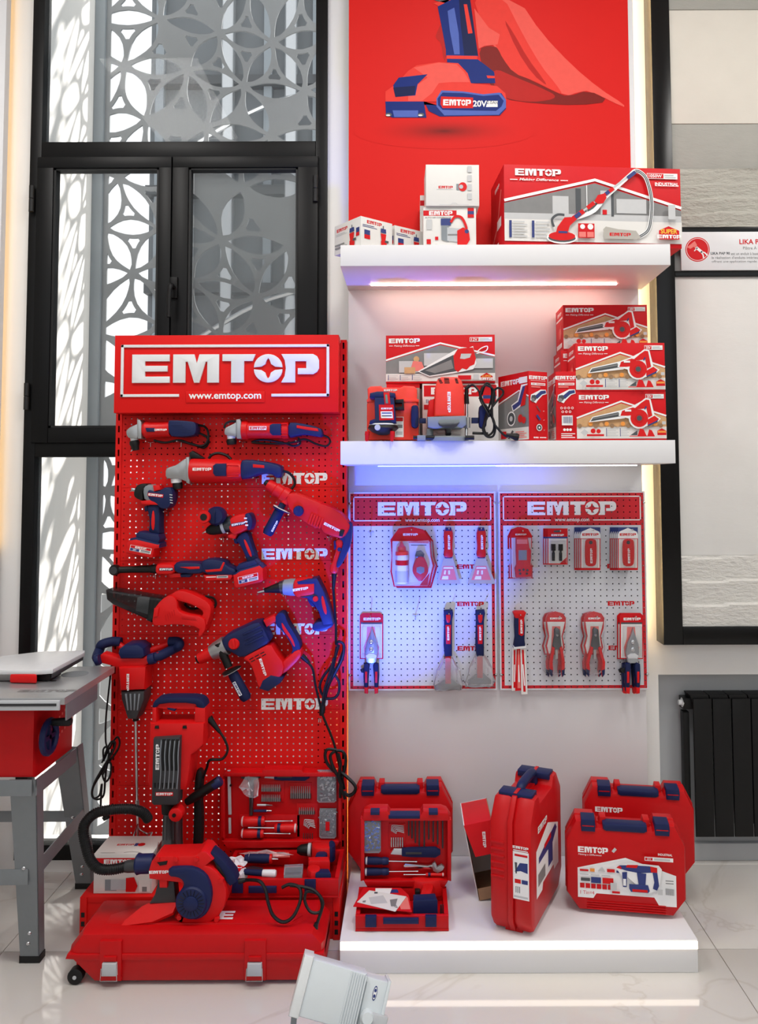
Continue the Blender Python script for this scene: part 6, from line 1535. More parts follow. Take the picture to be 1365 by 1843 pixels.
def labA(b, fl_, st):
    fl_([(-.155, .045), (-.105, .045), (-.095, .06), (.09, .06), (.105, .035), (.16, .035), (.16, .125), (-.0, .17), (-.155, .13)], WHT)
    fl_([(-.155, .13), (0, .17), (.16, .125), (.16, .131), (0, .177), (-.155, .137)], WHT)
    def rc(x0, x1, z0, z1, m): fl_([(x0, z0), (x1, z0), (x1, z1), (x0, z1)], m)
    for k in range(6): rc(-.148+.018*k, -.133+.018*k, .075, .09, REDC)
    rc(-.148, -.12, .128, .134, REDC); rc(-.115, -.1, .128, .138, ORG); fl_([(-.09, .13), (-.075, .145), (-.065, .13)], LGF); rc(-.06, -.035, .13, .14, RED); rc(-.03, -.01, .13, .137, BLF)
    rc(-.145, -.115, .098, .108, DGF); rc(-.112, -.08, .094, .112, BLF); rc(-.075, -.04, .094, .112, RED); 
    for k in range(3): rc(-.148+.035*k, -.12+.035*k, .118, .121, LGF)
    fl_([(-.02, .155), (.02, .165), (.105, .162), (.115, .15), (.105, .085), (.085, .08), (.075, .075), (.02, .072), (.015, .085), (.03, .1), (.005, .12), (.0, .08), (-.01, .08), (-.012, .12), (-.03, .145)], WHT)
    fl_([(-.025, .147), (-.02, .155), (.02, .158), (.075, .158), (.1, .152), (.1, .14), (.04, .135), (-.0, .14)], BLF)
    fl_([(-.03, .147), (-.022, .154), (-.014, .15), (-.014, .143)], RED); fl_([(.005, .158), (.04, .16), (.035, .15), (.0, .15)], RED); fl_([(.078, .158), (.1, .155), (.1, .14), (.08, .14)], RED)
    fl_([(.085, .14), (.1, .14), (.105, .1), (.098, .085), (.085, .09), (.09, .11)], BLF); fl_([(.035, .137), (.065, .135), (.062, .1), (.04, .1)], BLF); fl_([(.01, .1), (.07, .1), (.075, .082), (.07, .076), (.015, .076), (.01, .086)], BLF); rc(.02, .068, .077, .085, RED)
    fl_([(-.012, .135), (.004, .137), (.002, .09), (-.01, .09)], BLF); rc(-.009, .0, .094, .115, WHT)
    rc(-.05, -.03, .078, .1, LGF); rc(-.045, -.02, .068, .075, REDC)
    for k in range(9): rc(.125+.003*k, .1265+.003*k, .075, .095, DGF)
    rc(.125, .15, .11, .113, GRF); rc(.125, .15, .118, .121, GRF); rc(.1, .115, .075, .092, LGF)
    mtext(b, '1 Tin=4', Vector((-.125, st[0]-.0003, .067)), .011, REDC, w=.045)
    mlogo(b, Vector((-.105, st[0]-.0003, .2)), .0185, WHT, 0, None, .8); mtext(b, 'Making a Difference', Vector((-.115, st[0]-.0003, .184)), .007, WHT, w=.075, shear=.2)
    fl_([(-.045, .2), (-.035, .212), (-.028, .206), (-.038, .195)], LGF)
    rc(.06, .15, .178, .19, WHT); rc(.062, .085, .18, .188, REDC); mtext(b, '20V', Vector((.0735, st[0]-.0004, .184)), .006, WHT); rc(.09, .14, .181, .187, LGF)
    mtext(b, 'INDUSTRIAL', Vector((.125, st[0]-.0003, .2)), .007, WHT, w=.045, bold=.02)
dec(A, labA, sz=1.06)
b = MB()
for k in range(4): b.box(-.13, .13, -.003, .0, .012+.008*k, .015+.008*k, REDO, .0008)
b.build('base_ribs', A)
xc, yc = P(1150, 1500, -.18)[0], -.185
B = case('red carrying case standing behind the labelled case at right', .40, .318, .115, xc, yc, zP, -9)
dec(B, lambda b, f_, st: (mlogo(b, Vector((-.105, st[0]-.0005, .235)), .0185, WHT, 0, None, .8)))
x3 = P(721, 1500, -.15)[0]
case('red octagonal carrying case against the wall behind the open drill kit', .395, .318, .115, x3, -.155, zP, 0, ch=.075)
# tall case seen from its narrow end
o = empty('carrying_case', (F(882, 1676, plz)[0], F(882, 1676, plz)[1], plz+.0065), math.radians(-24), 'tall red carrying case turned edge-on, standing at the platform centre', 'tool case', 'red carrying cases on the platform', world=False)
tw, tl, thh = .145, .40, .415; ch = .06
ol = [(ch*.45, .004), (tl-ch*.9, .004), (tl, ch), (tl, thh-ch), (tl-ch*.9, thh), (tl*.74, thh), (tl*.7, thh-.03), (tl*.3, thh-.03), (tl*.26, thh), (ch*.9, thh), (0, thh-ch*1.1), (0, ch*.7)]
R90 = Matrix.Rotation(PI/2, 4, 'Z')
def sideprism(x0, x1, pts, m, bev, back=True):
    """outline in (length, height), extruded across the thickness from x0 to x1"""
    b = MB().prism(pts, x0, x1, m, bev, back); b.v = [(y, x, z) for x, y, z in b.v]; return b
sideprism(0, tw*.47, ol, REDO, .016).build('shell', o); sideprism(tw*.53, tw, ol, REDO, .016).build('shell', o)
sideprism(tw*.44, tw*.56, [(a+(.004 if a > .2 else -.004), c+(.004 if c > .2 else -.003)) for a, c in ol], REDO, .002).build('seam_rim', o)
for y_ in (.09, .31):
    l_ = MB().box(tw*.1, tw*.9, y_-.032, y_+.032, thh-.012, thh+.009, NAVY, .005).build('latch', o); MB().box(tw*.46, tw*.54, y_-.03, y_+.03, thh+.009, thh+.0105, REDO).build('latch_line', l_)
MB().tube([(tw*.5, tl*.29, thh-.03), (tw*.5, tl*.30, thh-.002), (tw*.5, tl*.36, thh+.012), (tw*.5, tl*.64, thh+.012), (tw*.5, tl*.70, thh-.002), (tw*.5, tl*.71, thh-.03)], .016, NAVY, 10).build('handle', o)
for y_ in (.03, tl-.03): MB().box(tw*.3, tw*.7, y_, y_+.03 if y_ < .1 else y_-.0299+.03, -.006, .01, REDO, .002).build('foot', o)
b = MB()
for k in range(6): b.box(.006, tw*.36, -.003, .001, .17+.022*k, .178+.022*k, REDO, .001)
b.build('grip_ribs', o)
b = MB(); e = -.0006
b.flat([(tw*.55, .115), (tw*.93, .115), (tw*.93, .265), (tw*.55, .265)], e, WHT); b.flat([(tw*.6, .2), (tw*.72, .23), (tw*.9, .232), (tw*.9, .2), (tw*.74, .205)], e-.0003, BLF); b.flat([(tw*.6, .165), (tw*.74, .165), (tw*.74, .178), (tw*.6, .178)], e-.0003, RED)
b.flat([(tw*.76, .165), (tw*.9, .165), (tw*.9, .178), (tw*.76, .178)], e-.0003, BLF); b.flat([(tw*.6, .23), (tw*.62, .195), (tw*.65, .195), (tw*.66, .23)], e-.0003, DGF)
for k in range(3): b.flat([(tw*.62+.006*k, .135), (tw*.635+.006*k, .135), (tw*.635+.006*k, .155), (tw*.62+.006*k, .155)], e-.0003, DGF)
b.flat([(tw*.6, .25), (tw*.9, .25), (tw*.9, .257), (tw*.6, .257)], e-.0003, REDC); b.flat([(tw*.58, .12), (tw*.9, .12), (tw*.9, .126), (tw*.58, .126)], e-.0003, LGF)
mlogo(b, Vector((tw*.74, e-.0003, .278)), .0085, WHT, 0, None, .95); b.flat([(tw*.57, .267), (tw*.91, .267), (tw*.91, .27), (tw*.57, .27)], e-.0003, WHT); b.build('end_label', o)
b = MB(); st_ = tw+.0006
def rp(pts, m, k): b.add([(st_+.0003*k, a, c) for a, c in pts], [list(range(len(pts)))], m)
rp([(.05, .1), (.12, .1), (.13, .12), (.27, .12), (.28, .1), (.34, .1), (.34, .24), (.2, .29), (.05, .25)], WHT, 0); rp([(.08, .22), (.3, .25), (.32, .23), (.26, .2), (.26, .14), (.2, .14), (.2, .2), (.08, .2)], BLF, 1); rp([(.15, .235), (.24, .245), (.24, .225), (.15, .22)], RED, 2); rp([(.07, .13), (.16, .13), (.16, .17), (.07, .17)], GRF, 1)
mlogo(b, Vector((st_+.0005, .13, .31)), .022, WHT, 0, Matrix.Rotation(PI/2, 4, 'Z'), .8); b.build('side_label', o)

# ================================================================ open red carton sleeve
o = empty('open_carton', (P(862, 1600, -.3)[0]-.005, -.345, plz+.001), 0, 'open red printed carton with brown inside, leaning beside the tall case', 'box', world=False)
cw_, chh, cd_ = .102, .262, .2
mx_ = Matrix.Rotation(math.radians(-11), 4, 'Y')
for nm, bx_, m_ in (('side_wall', (0, .003, 0, cd_, .0, chh), WCD), ('side_wall', (cw_-.003, cw_, 0, cd_, 0, chh), CRD), ('back_wall', (.003, cw_-.003, cd_-.003, cd_, 0, chh), WCD), ('bottom_wall', (.003, cw_-.003, 0, cd_-.003, 0, .003), CRD), ('top_wall', (.003, cw_-.003, 0, cd_-.003, chh-.003, chh), REDC)):
    MB().box(*bx_, m_, .0008).xf(mx_).build(nm, o)
fp = MB(); fp.add([(.0, 0, chh), (cw_, 0, chh), (cw_-.012, -.02, chh-.105), (.02, -.02, chh-.105)], [[0, 1, 2, 3]], REDC); fp.add([(.0, .002, chh), (cw_, .002, chh), (cw_-.012, -.018, chh-.105), (.02, -.018, chh-.105)], [[0, 1, 2, 3]], REDC)
mlogo(fp, Vector((.062, -.0135, chh-.055)), .011, WHT, -98, Matrix.Rotation(math.radians(-10), 4, 'X'), .7); fp.xf(mx_); fp.build('top_flap', o)
MB().box(.006, cw_-.006, -.001, .001, .0, .04, CRD).xf(mx_).build('bottom_flap', o)

# ================================================================ open drill kits
G5 = 'tools clipped inside the open drill kit on the platform'
G6 = 'tools clipped inside the big open tool kit'
def screwdriver(t_args, a, b, r, lab, grp, hm=None, tip='flat', Y=0):
    t = T('screwdriver', lab, 'screwdriver', Y, a, grp)
    q = lambda u: (a[0]+(b[0]-a[0])*u, a[1]+(b[1]-a[1])*u)
    t.pl('handle', q(0), q(.46), .012, [(0, r*.7), (.08, r), (.5, r*1.02), (.8, r*.8), (.9, r), (1, r*.8)], hm or RED, seg=12)
    t.pl('handle_band', q(.34), q(.40), .012, [(0, r*1.0), (1, r*1.02)], NAVY, seg=12)
    t.pl('handle_cap', q(0), q(.05), .012, [(0, r*.5), (.5, r*.95), (1, r*1.03)], WPL, seg=12)
    t.pl('shaft', q(.45), q(1), .012, [(0, 1.2), (.93, 1.2), (.95, 1.7), (1, 1.4)], CHR, seg=8)
    return t
def utility_knife(a, b, r, lab, grp, Y):
    t = T('utility_knife', lab, 'knife', Y, a, grp); q = lambda u: (a[0]+(b[0]-a[0])*u, a[1]+(b[1]-a[1])*u)
    x0, y0 = q(0); x1, y1 = q(1)
    h = t.pp('handle', [(q(.22)[0], q(.22)[1]-r*.8), (q(.4)[0], q(.4)[1]-r), (q(.9)[0], q(.9)[1]-r*1.1), (q(1)[0], q(1)[1]-r*.4), (q(1)[0], q(1)[1]+r*.4), (q(.9)[0], q(.9)[1]+r*1.1), (q(.4)[0], q(.4)[1]+r), (q(.22)[0], q(.22)[1]+r*.8)], .004, .02, NAVR, .004)
    t.pp('slider', [(q(.3)[0], q(.3)[1]-r*.25), (q(.62)[0], q(.62)[1]-r*.25), (q(.62)[0], q(.62)[1]+r*.25), (q(.3)[0], q(.3)[1]+r*.25)], .0195, .0215, DGR, .001, par=h)
    t.pp('blade_tip', [(x0, y0+r*.4), (q(.06)[0], q(.06)[1]-r*.7), (q(.24)[0], q(.24)[1]-r*.7), (q(.24)[0], q(.24)[1]+r*.6)], .006, .015, LGR, .001)
def hexkeys(x, y, n, dx, dy, L, lab, grp, Y):
    t = T('hex_key_set', lab, 'hex keys', Y, (x, y+12), grp)
    for k in range(n):
        l_ = L*(1-.1*k); t.pt('hex_key', [(x+dx*k*.5, y+9+dy*k*.6), (x+dx*k*.5+.6, y+1+dy*k*1.3), (x+3+dx*k*.5, y-1.5+dy*k*1.3), (x+l_+dx*k*.6, y+dy*k*1.5)], .7, LGR, .008, seg=6)
def drillset(xs, y0, y1s, lab, grp, Y, m=STL, r=1.2):
    t = T('drill_bit_set', lab, 'drill bits', Y, (sum(xs)/len(xs), max(y1s)), grp)
    for x, y1 in zip(xs, y1s): t.pl('bit', (x, y0), (x, y1), .008, [(0, r*.9), (.4, r*.9), (.42, r), (.95, r), (1, .3)], m, seg=6)
def bitrows(x0, n, dx, y0, h, lab, grp, Y):
    t = T('screw_bit_set', lab, 'screwdriver bits', Y, (x0+dx*n/2, y0+h), grp)
    t.pp('holder', [(x0-2, y0+h*.62), (x0+dx*(n-1)+2, y0+h*.62), (x0+dx*(n-1)+2, y0+h), (x0-2, y0+h)], .002, .010, BLK, .001)
    for k in range(n): t.pl('bit', (x0+dx*k, y0), (x0+dx*k, y0+h*.95), .011, [(0, .5), (.25, .9), (.5, 1.3), (1, 1.3)], ALU, seg=6)
def clearbox(x0, x1, y0, y1, lab, grp, Y, fill, badge=True):
    t = T('parts_box', lab, 'plastic box', Y, ((x0+x1)/2, y1), grp)
    t.pp('tray', [(x0, y0), (x1, y0), (x1, y1), (x0, y1)], .002, .008, GRY, .002)
    rnd = random.Random(int(x0)); b = MB()
    for k in range(70):
        a = (rnd.uniform(x0+3, x1-3), rnd.uniform(y0+4, y1-4)); an = rnd.uniform(0, 6.3); L = rnd.uniform(2.5, 6)
        b.tube([t.w(a, .012), t.w((a[0]+L*math.cos(an), a[1]+L*math.sin(an)), .014)], .0026, fill if k % 5 else CHR, 5, 1)
    b.build('contents', t.o)['kind'] = 'stuff'
    t.pp('lid', [(x0, y0+3), (x0+3, y0), (x1-3, y0), (x1, y0+3), (x1, y1-3), (x1-3, y1), (x0+3, y1), (x0, y1-3)], .008, .022, FRO, .003)
    if badge: t.fl('badge', [([(x0+(x1-x0)*.38, y0+(y1-y0)*.4), (x0+(x1-x0)*.62, y0+(y1-y0)*.4), (x0+(x1-x0)*.62, y0+(y1-y0)*.72), (x0+(x1-x0)*.38, y0+(y1-y0)*.72)], .0225, REDC)])

# --- kit on the platform: lid upright, tray lying in front
YL = -.335
t = T('drill_kit_case', 'open red drill kit case with lid raised, on the platform at left', 'tool case', YL, (722, 1590), z=plz+.001)
lid = t.pp('lid', [(650, 1580), (650, 1468), (656, 1458), (666, 1454), (698, 1454), (703, 1462), (757, 1462), (762, 1454), (794, 1454), (804, 1458), (812, 1470), (812, 1580), (800, 1590), (660, 1590)], -.035, .0, REDO, .006)
b = MB()
for q in ([(650, 1580), (650, 1468), (657, 1468), (657, 1578)], [(805, 1468), (812, 1470), (812, 1580), (805, 1578)], [(652, 1472), (656, 1456), (698, 1454), (703, 1462), (757, 1462), (762, 1454), (806, 1458), (810, 1472)], [(655, 1578), (807, 1578), (800, 1590), (662, 1590)]):
    b.prism(t.ol(q), YL-.028, YL, REDO, .004)
b.build('lid_rim', lid)
for x_ in (676, 780): t.pp('latch', [(x_-8, 1454), (x_+8, 1454), (x_+8, 1460), (x_-8, 1460)], .0, .036, NAVY, .003)
t.pp('lid_handle', [(700, 1461), (756, 1461), (756, 1467), (700, 1467)], -.01, .034, NAVY, .003)
for q in ([(700, 1481), (730, 1481), (730, 1524), (700, 1524)], [(702, 1530), (790, 1525), (792, 1541), (702, 1541)]): t.pp('moulded_recess', q, .0, .004, REDO, .002)
YTF = F(720, 1677, plz)[1]
kx0, kx1 = P(640, 1660, YTF)[0], P(808, 1660, YTF)[0]
tz = plz+.001
b = MB().box(kx0, kx1, YTF, -.345, tz, tz+.008, REDO, .002); b.build('tray_floor', t.o)
for nm, q in (('tray_wall', (kx0, kx1, YTF, YTF+.015, tz+.008, tz+.05)), ('tray_wall', (kx0, kx1, -.36, -.345, tz+.008, tz+.05)), ('tray_wall', (kx0, kx0+.014, YTF+.015, -.36, tz+.008, tz+.05)), ('tray_wall', (kx1-.014, kx1, YTF+.015, -.36, tz+.008, tz+.05))):
    MB().box(*q, REDO, .003).build(nm, t.o)
for px_ in (668, 776): MB().prism([(P(px_-10, 1650, YTF)[0], tz+.052), (P(px_+10, 1650, YTF)[0], tz+.052), (P(px_+10, 1650, YTF)[0], tz+.018), (P(px_-10, 1650, YTF)[0], tz+.018)], YTF-.011, YTF+.005, NAVY, .003).build('latch', t.o)
MB().box(P(690, 1650, YTF)[0], P(754, 1650, YTF)[0], YTF-.013, YTF+.003, tz+.028, tz+.046, NAVY, .005).build('handle', t.o)
Yk = YL-.001
clearbox(655, 686, 1473, 1531, 'clear parts box full of blue wall plugs in the drill kit lid', G5, Yk, M('blue_plug', (30, 110, 230), .4), False)
hexkeys(705, 1485, 5, 4, 2, 22, 'fan of small chrome hex keys in the drill kit lid', G5, Yk)
drillset([705, 709, 713, 717, 721, 725], 1505, [1523]*6, 'row of short chrome bits below the hex keys in the drill kit lid', G5, Yk, CHR)
drillset([736, 742, 748, 755, 764, 772, 780, 788, 797], 1475, [1503, 1508, 1516, 1522, 1526, 1510, 1514, 1519, 1526], 'row of dark twist drills and spade bits in the drill kit lid', G5, Yk, DGR, 1.5)
utility_knife((704, 1531), (793, 1531), 8, 'navy utility knife across the drill kit lid', G5, Yk)
screwdriver(None, (657, 1546), (751, 1548), 6.5, 'upper of two navy screwdrivers in the drill kit lid', G5, NAVR, Y=Yk); screwdriver(None, (656, 1566), (753, 1565), 6.5, 'lower of two navy screwdrivers in the drill kit lid', G5, NAVR, Y=Yk)
t = T('adjustable_wrench', 'chrome adjustable wrench in the drill kit lid', 'wrench', Yk, (765, 1565), G5)
t.pp('handle', [(727, 1554), (730, 1551), (770, 1555), (780, 1552), (782, 1562), (770, 1561), (730, 1560), (727, 1557)], .004, .014, CHR, .002)
t.pp('jaw', [(778, 1552), (783, 1548), (786, 1553), (786, 1558), (795, 1553), (800, 1557), (797, 1563), (788, 1568), (780, 1564)], .003, .016, ALU, .002)
screwdriver(None, (800, 1571), (727, 1571), 3, 'thin red voltage tester at the bottom of the drill kit lid', G5, RED, Y=Yk)
# drill and papers in the tray
t = TH('cordless_drill', 'red cordless drill lying in the drill kit tray', 'power tool', tz+.026, (770, 1625), G5)
t.pp('motor_housing', [(738, 1600), (748, 1594), (796, 1593), (802, 1603), (800, 1612), (765, 1616), (742, 1613)], .0, .055, RED, .012, 1)
t.pl('chuck', (722, 1604), (742, 1603), .03, [(0, 6), (.2, 8), (1, 9)], LGR, seg=14)
t.pp('handle', [(762, 1612), (782, 1612), (780, 1626), (772, 1640), (754, 1640), (758, 1626)], .0, .045, RED, .010, 1)
t.pp('battery', [(744, 1636), (784, 1634), (788, 1646), (744, 1648)], .0, .05, NAVY, .006)
t.pp('trigger', [(747, 1614), (757, 1613), (756, 1620), (748, 1620)], .01, .03, BLK, .003)
drillset([794, 798, 802], 1626, [1645, 1646, 1645], 'three dark bits at the right side of the drill kit tray', G5, -.45, DGR, 1.6)
pz = tz+.064
t = TH('safety_booklet', 'red safety booklet under the white sheet in the drill kit', 'booklet', pz-.003, (690, 1630)); t.pp('pages', [(636, 1632), (655, 1598), (722, 1599), (736, 1612), (742, 1642), (700, 1638)], .0, .0022, REDC, 0)
t.fl('cover_print', [([(680, 1603), (716, 1602), (718, 1608), (682, 1609)], .0025, BLF), ([(676, 1600), (706, 1600), (702, 1610), (676, 1610)], .0026, WHT), ([(714, 1616), (734, 1616), (739, 1638), (722, 1638)], .0026, PNK)])
t = TH('instruction_sheet', 'folded white instruction sheet lying over the drill kit tray', 'paper', pz, (680, 1625)); t.pp('sheet', [(643, 1624), (665, 1603), (732, 1614), (712, 1641)], .0, .0012, WCD, 0)
t.fl('sheet_print', [([(664, 1616), (690, 1612), (698, 1626), (668, 1628)], .0014, LGF), ([(702, 1620), (716, 1618), (712, 1632), (704, 1632)], .0014, GRF), ([(674, 1606), (680, 1606), (680, 1609), (674, 1609)], .0014, DGF), ([(653, 1622), (659, 1621), (658, 1625), (653, 1625)], .0014, GRF)])
t.logo((711, 1630), 5, -70, .0016, GRF, wx=.6)

# --- big tool kit on the stand base
YK = -.165
kz = .146
t = T('tool_kit_case', 'large open red tool kit case leaning against the perforated stand', 'tool case', YK, (510, 1590), z=kz)
lid = t.pp('lid', [(400, 1500), (400, 1398), (408, 1386), (474, 1386), (476, 1381), (545, 1381), (548, 1386), (602, 1386), (616, 1398), (616, 1510), (606, 1520), (412, 1522)], -.025, .0, REDO, .006)
b = MB()
for q in ([(400, 1500), (400, 1398), (407, 1398), (407, 1505)], [(610, 1398), (616, 1398), (616, 1510), (610, 1510)], [(404, 1394), (408, 1386), (474, 1386), (476, 1381), (545, 1381), (548, 1386), (602, 1386), (612, 1394)], [(402, 1508), (614, 1508), (606, 1520), (412, 1522)]):
    b.prism(t.ol(q), YK-.026, YK, REDO, .004)
b.build('lid_rim', lid)
for q in ([(470, 1405), (512, 1405), (512, 1443), (470, 1443)], [(520, 1408), (562, 1408), (562, 1438), (520, 1438)], [(432, 1466), (540, 1466), (540, 1506), (432, 1506)], [(535, 1445), (572, 1445), (572, 1510), (535, 1510)]): t.pp('moulded_recess', q, .0, .003, REDO, .001)
tx0, tx1 = P(399, 1590, -.4)[0], P(610, 1590, -.4)[0]
MB().box(tx0, tx1, -.41, -.175, kz, kz+.008, REDO, .002).build('tray_floor', t.o)
for q in ((tx0, tx1, -.41, -.395, kz+.008, kz+.062), (tx0, tx1, -.19, -.175, kz+.008, kz+.062), (tx0, tx0+.014, -.395, -.19, kz+.008, kz+.062), (tx1-.014, tx1, -.395, -.19, kz+.008, kz+.062)): MB().box(*q, REDO, .003).build('tray_wall', t.o)
MB().box(P(450, 1605, -.39)[0], P(500, 1605, -.39)[0], -.419, -.405, kz+.02, kz+.042, NAVY, .004).build('handle', t.o)
for px_ in (430, 560): MB().box(P(px_-10, 1605, -.39)[0], P(px_+10, 1605, -.39)[0], -.418, -.407, kz+.02, kz+.064, NAVY, .003).build('latch', t.o)
Yk = YK-.001
t = T('spirit_ruler', 'long pale steel rule clipped upright at the left of the tool kit lid', 'ruler', Yk, (413, 1495), G6)
t.pp('rule', [(410.5, 1385), (415.5, 1385), (417.5, 1464), (412.5, 1464)], .003, .012, LGR, .001); t.pp('rule_end', [(412.5, 1471), (416.5, 1471), (417, 1498), (413, 1498)], .003, .012, LGR, .001); t.pl('rivet', (417, 1411, .01), (417, 1411, .016), .01, [(0, 2), (1, 2)], BLK, seg=8)
t = T('claw_hammer', 'hammer wrapped in clear plastic in the tool kit lid', 'hammer', Yk, (453, 1465), G6)
t.pp('head', [(436, 1387), (468, 1387), (470, 1397), (460, 1401), (446, 1401), (436, 1398)], .003, .02, DGR, .004); t.pp('handle', [(448, 1400), (458, 1400), (457, 1440), (456, 1465), (450, 1465), (450, 1440)], .004, .016, STL, .003)
rnd = random.Random(11)
def bagmesh(t, cx, cy, rx, ry, d, n=16, name='plastic_bag'):
    b = MB(); c = t.w((cx, cy), d); v = [tuple(c+Vector((0, -.012, 0)) if not isinstance(t, TH) else c+Vector((0, 0, .02)))]; f = []
    for j, s_ in enumerate((.45, .8, 1)):
        for i in range(n):
            a = 2*PI*i/n; q = rnd.uniform(.8, 1.15)*s_; p = t.w((cx+rx*q*math.cos(a), cy+ry*q*math.sin(a)), d)
            off = rnd.uniform(0, .012)*(1.1-s_*.6); v.append(tuple(p+(Vector((0, 0, off)) if isinstance(t, TH) else Vector((0, -off, 0)))))
    for i in range(n): f.append([0, 1+i, 1+(i+1) % n])
    for j in range(2):
        for i in range(n): f.append([1+j*n+i, 1+j*n+(i+1) % n, 1+(j+1)*n+(i+1) % n, 1+(j+1)*n+i])
    b.add(v, f, BAG); return b.build(name, t.o, 8)
bagmesh(t, 453, 1412, 18, 22, .02)
utility_knife((477, 1395), (558, 1395), 7, 'navy utility knife at the top of the tool kit lid', G6, Yk)
bitrows(473, 10, 3.5, 1410, 13, 'upper row of small screw bits in the tool kit lid', G6, Yk); bitrows(473, 10, 3.5, 1428, 13, 'second row of small screw bits in the tool kit lid', G6, Yk)
bitrows(525, 10, 3.7, 1413, 23, 'row of long dark screw bits at the centre of the tool kit lid', G6, Yk); bitrows(540, 8, 3.6, 1451, 13, 'short row of screw bits above the hex keys in the tool kit lid', G6, Yk)
screwdriver(None, (492, 1447), (464, 1447), 2.2, 'tiny metal bit driver above the red screwdrivers', G6, ALU, Y=Yk) if False else None
t = T('bit_adapter', 'short steel bit adapter above the red screwdrivers', 'bit', Yk, (478, 1450), G6); t.pl('shank', (464, 1447), (480, 1447), .01, [(0, 1.8), (1, 1.8)], LGR, seg=6); t.pl('tip', (480, 1447), (491, 1447.5), .01, [(0, 1.4), (1, .4)], STL, seg=6)
t = T('bit_adapter', 'dark handled bit adapter just below the steel one', 'bit', Yk, (470, 1460), G6); t.pl('grip', (458, 1457.5), (481, 1457.5), .01, [(0, 2.4), (1, 2.4)], NAVY, seg=8); t.pl('tip', (481, 1457.5), (490, 1457.5), .01, [(0, 1.5), (1, 1.2)], CHR, seg=6)
screwdriver(None, (435, 1476), (528, 1475), 8.5, 'upper red and white screwdriver in the tool kit lid', G6, RED, Y=Yk); screwdriver(None, (536, 1488), (448, 1487), 7.5, 'middle red and white screwdriver pointing left in the tool kit lid', G6, RED, Y=Yk); screwdriver(None, (435, 1497), (524, 1498), 8, 'lower red and white screwdriver in the tool kit lid', G6, RED, Y=Yk)
hexkeys(548, 1475, 5, 4, 2.2, 18, 'fan of chrome hex keys in the tool kit lid', G6, Yk); drillset([547, 551, 555, 559, 563], 1498, [1511]*5, 'row of thin drills at the bottom of the tool kit lid', G6, Yk, DGR, .8)
clearbox(572, 606, 1385, 1441, 'frosted parts box at the upper right of the tool kit lid', G6, Yk, LGR, False); clearbox(576, 606, 1454, 1505, 'frosted parts box with red badge at the lower right of the tool kit lid', G6, Yk, GRY)
tzk = kz+.05
class TK(TH):
    def w(s, p, d=0.): return TH.w(s, (p[0], 1537+(p[1]-1526)*.82)+tuple(p[2:]), d)
    def ol(s, pts, sm=0): return TH.ol(s, [(a[0], 1537+(a[1]-1526)*.82) for a in pts], sm)

t = TK('cordless_drill', 'cordless drill lying in the tray of the big tool kit', 'power tool', tzk, (590, 1560), G6)
t.pl('chuck', (535, 1536), (557, 1535), .03, [(0, 5), (.3, 9), (1, 11)], BLK, seg=14); t.pl('chuck_ring', (555, 1535), (560, 1535), .03, [(0, 11), (1, 11)], LGR, seg=14)
t.pp('motor_housing', [(560, 1528), (572, 1526), (598, 1527), (603, 1534), (600, 1543), (575, 1545), (562, 1542)], .0, .05, RED, .010, 1); t.pp('rear_cap', [(592, 1527), (601, 1527), (605, 1536), (600, 1544), (592, 1544)], .0, .053, NAVY, .006, 1)
t.pp('handle', [(570, 1543), (590, 1543), (588, 1556), (566, 1558)], .0, .04, NAVY, .008, 1); t.pp('battery', [(555, 1557), (592, 1556), (594, 1566), (556, 1566)], .0, .04, RED, .005)
t = TK('utility_knife', 'navy and red retractable knife in the tray of the big tool kit', 'knife', tzk, (470, 1550), G6)
t.pl('handle', (441, 1548), (487, 1549), .02, [(0, 6), (.15, 7.5), (.8, 8), (1, 7)], NAVR, seg=12); t.pl('handle_band', (486, 1549), (490, 1549), .02, [(0, 8), (1, 7.5)], RED, seg=12); t.pl('nose_plate', (441, 1548), (449, 1548), .02, [(0, 5), (1, 7.8)], WPL, seg=12); t.pl('tip', (490, 1549), (501, 1549.5), .02, [(0, 2), (1, 1)], CHR, seg=8)
t = TK('claw_hammer', 'white and navy handled hammer at the front of the tool kit tray', 'hammer', tzk, (460, 1580), G6)
t.pl('handle', (440, 1578), (474, 1581), .02, [(0, 5), (1, 5.5)], NAVR, seg=12); t.pl('grip_end', (473, 1581), (497, 1582), .02, [(0, 6), (.9, 6.5), (1, 5)], WPL, seg=12); t.pp('claw', [(428, 1585), (434, 1574), (442, 1570), (446, 1577), (438, 1582), (434, 1588)], .0, .025, WPL, .004)
t = TK('pliers', 'pliers bagged in clear plastic at the left of the tool kit tray', 'pliers', tzk, (430, 1560), G6)
t.pp('jaw', [(440, 1566), (456, 1563), (474, 1567), (472, 1572), (452, 1573), (440, 1572)], .0, .018, STL, .003); t.pp('grip', [(412, 1556), (438, 1563), (441, 1567), (412, 1562)], .0, .018, RED, .003); t.pp('grip', [(412, 1568), (440, 1567), (440, 1571), (414, 1575)], .0, .018, RED, .003); bagmesh(t, 424, 1556, 22, 16, .012)
t = TK('tape_pack', 'crumpled clear bag with red print across the back of the tool kit tray', 'plastic bag', tzk, (480, 1535), G6)
t.pp('header_card', [(440, 1530), (520, 1526), (522, 1533), (442, 1537)], .0, .006, PNK, .001); bagmesh(t, 480, 1532, 44, 7, .006, 22)
t = TK('parts_box', 'frosted parts box lying in the tray of the tool kit', 'plastic box', tzk, (530, 1580), G6)
t.pp('tray', [(512, 1568), (546, 1566), (544, 1584), (511, 1585)], .0, .02, GRY, .003); t.pp('lid', [(512, 1568), (546, 1566), (544, 1584), (511, 1585)], .02, .03, FRO, .003)
t = TK('tape_measure', 'red and navy tape measure at the right of the tool kit tray', 'tape measure', tzk, (575, 1580), G6)
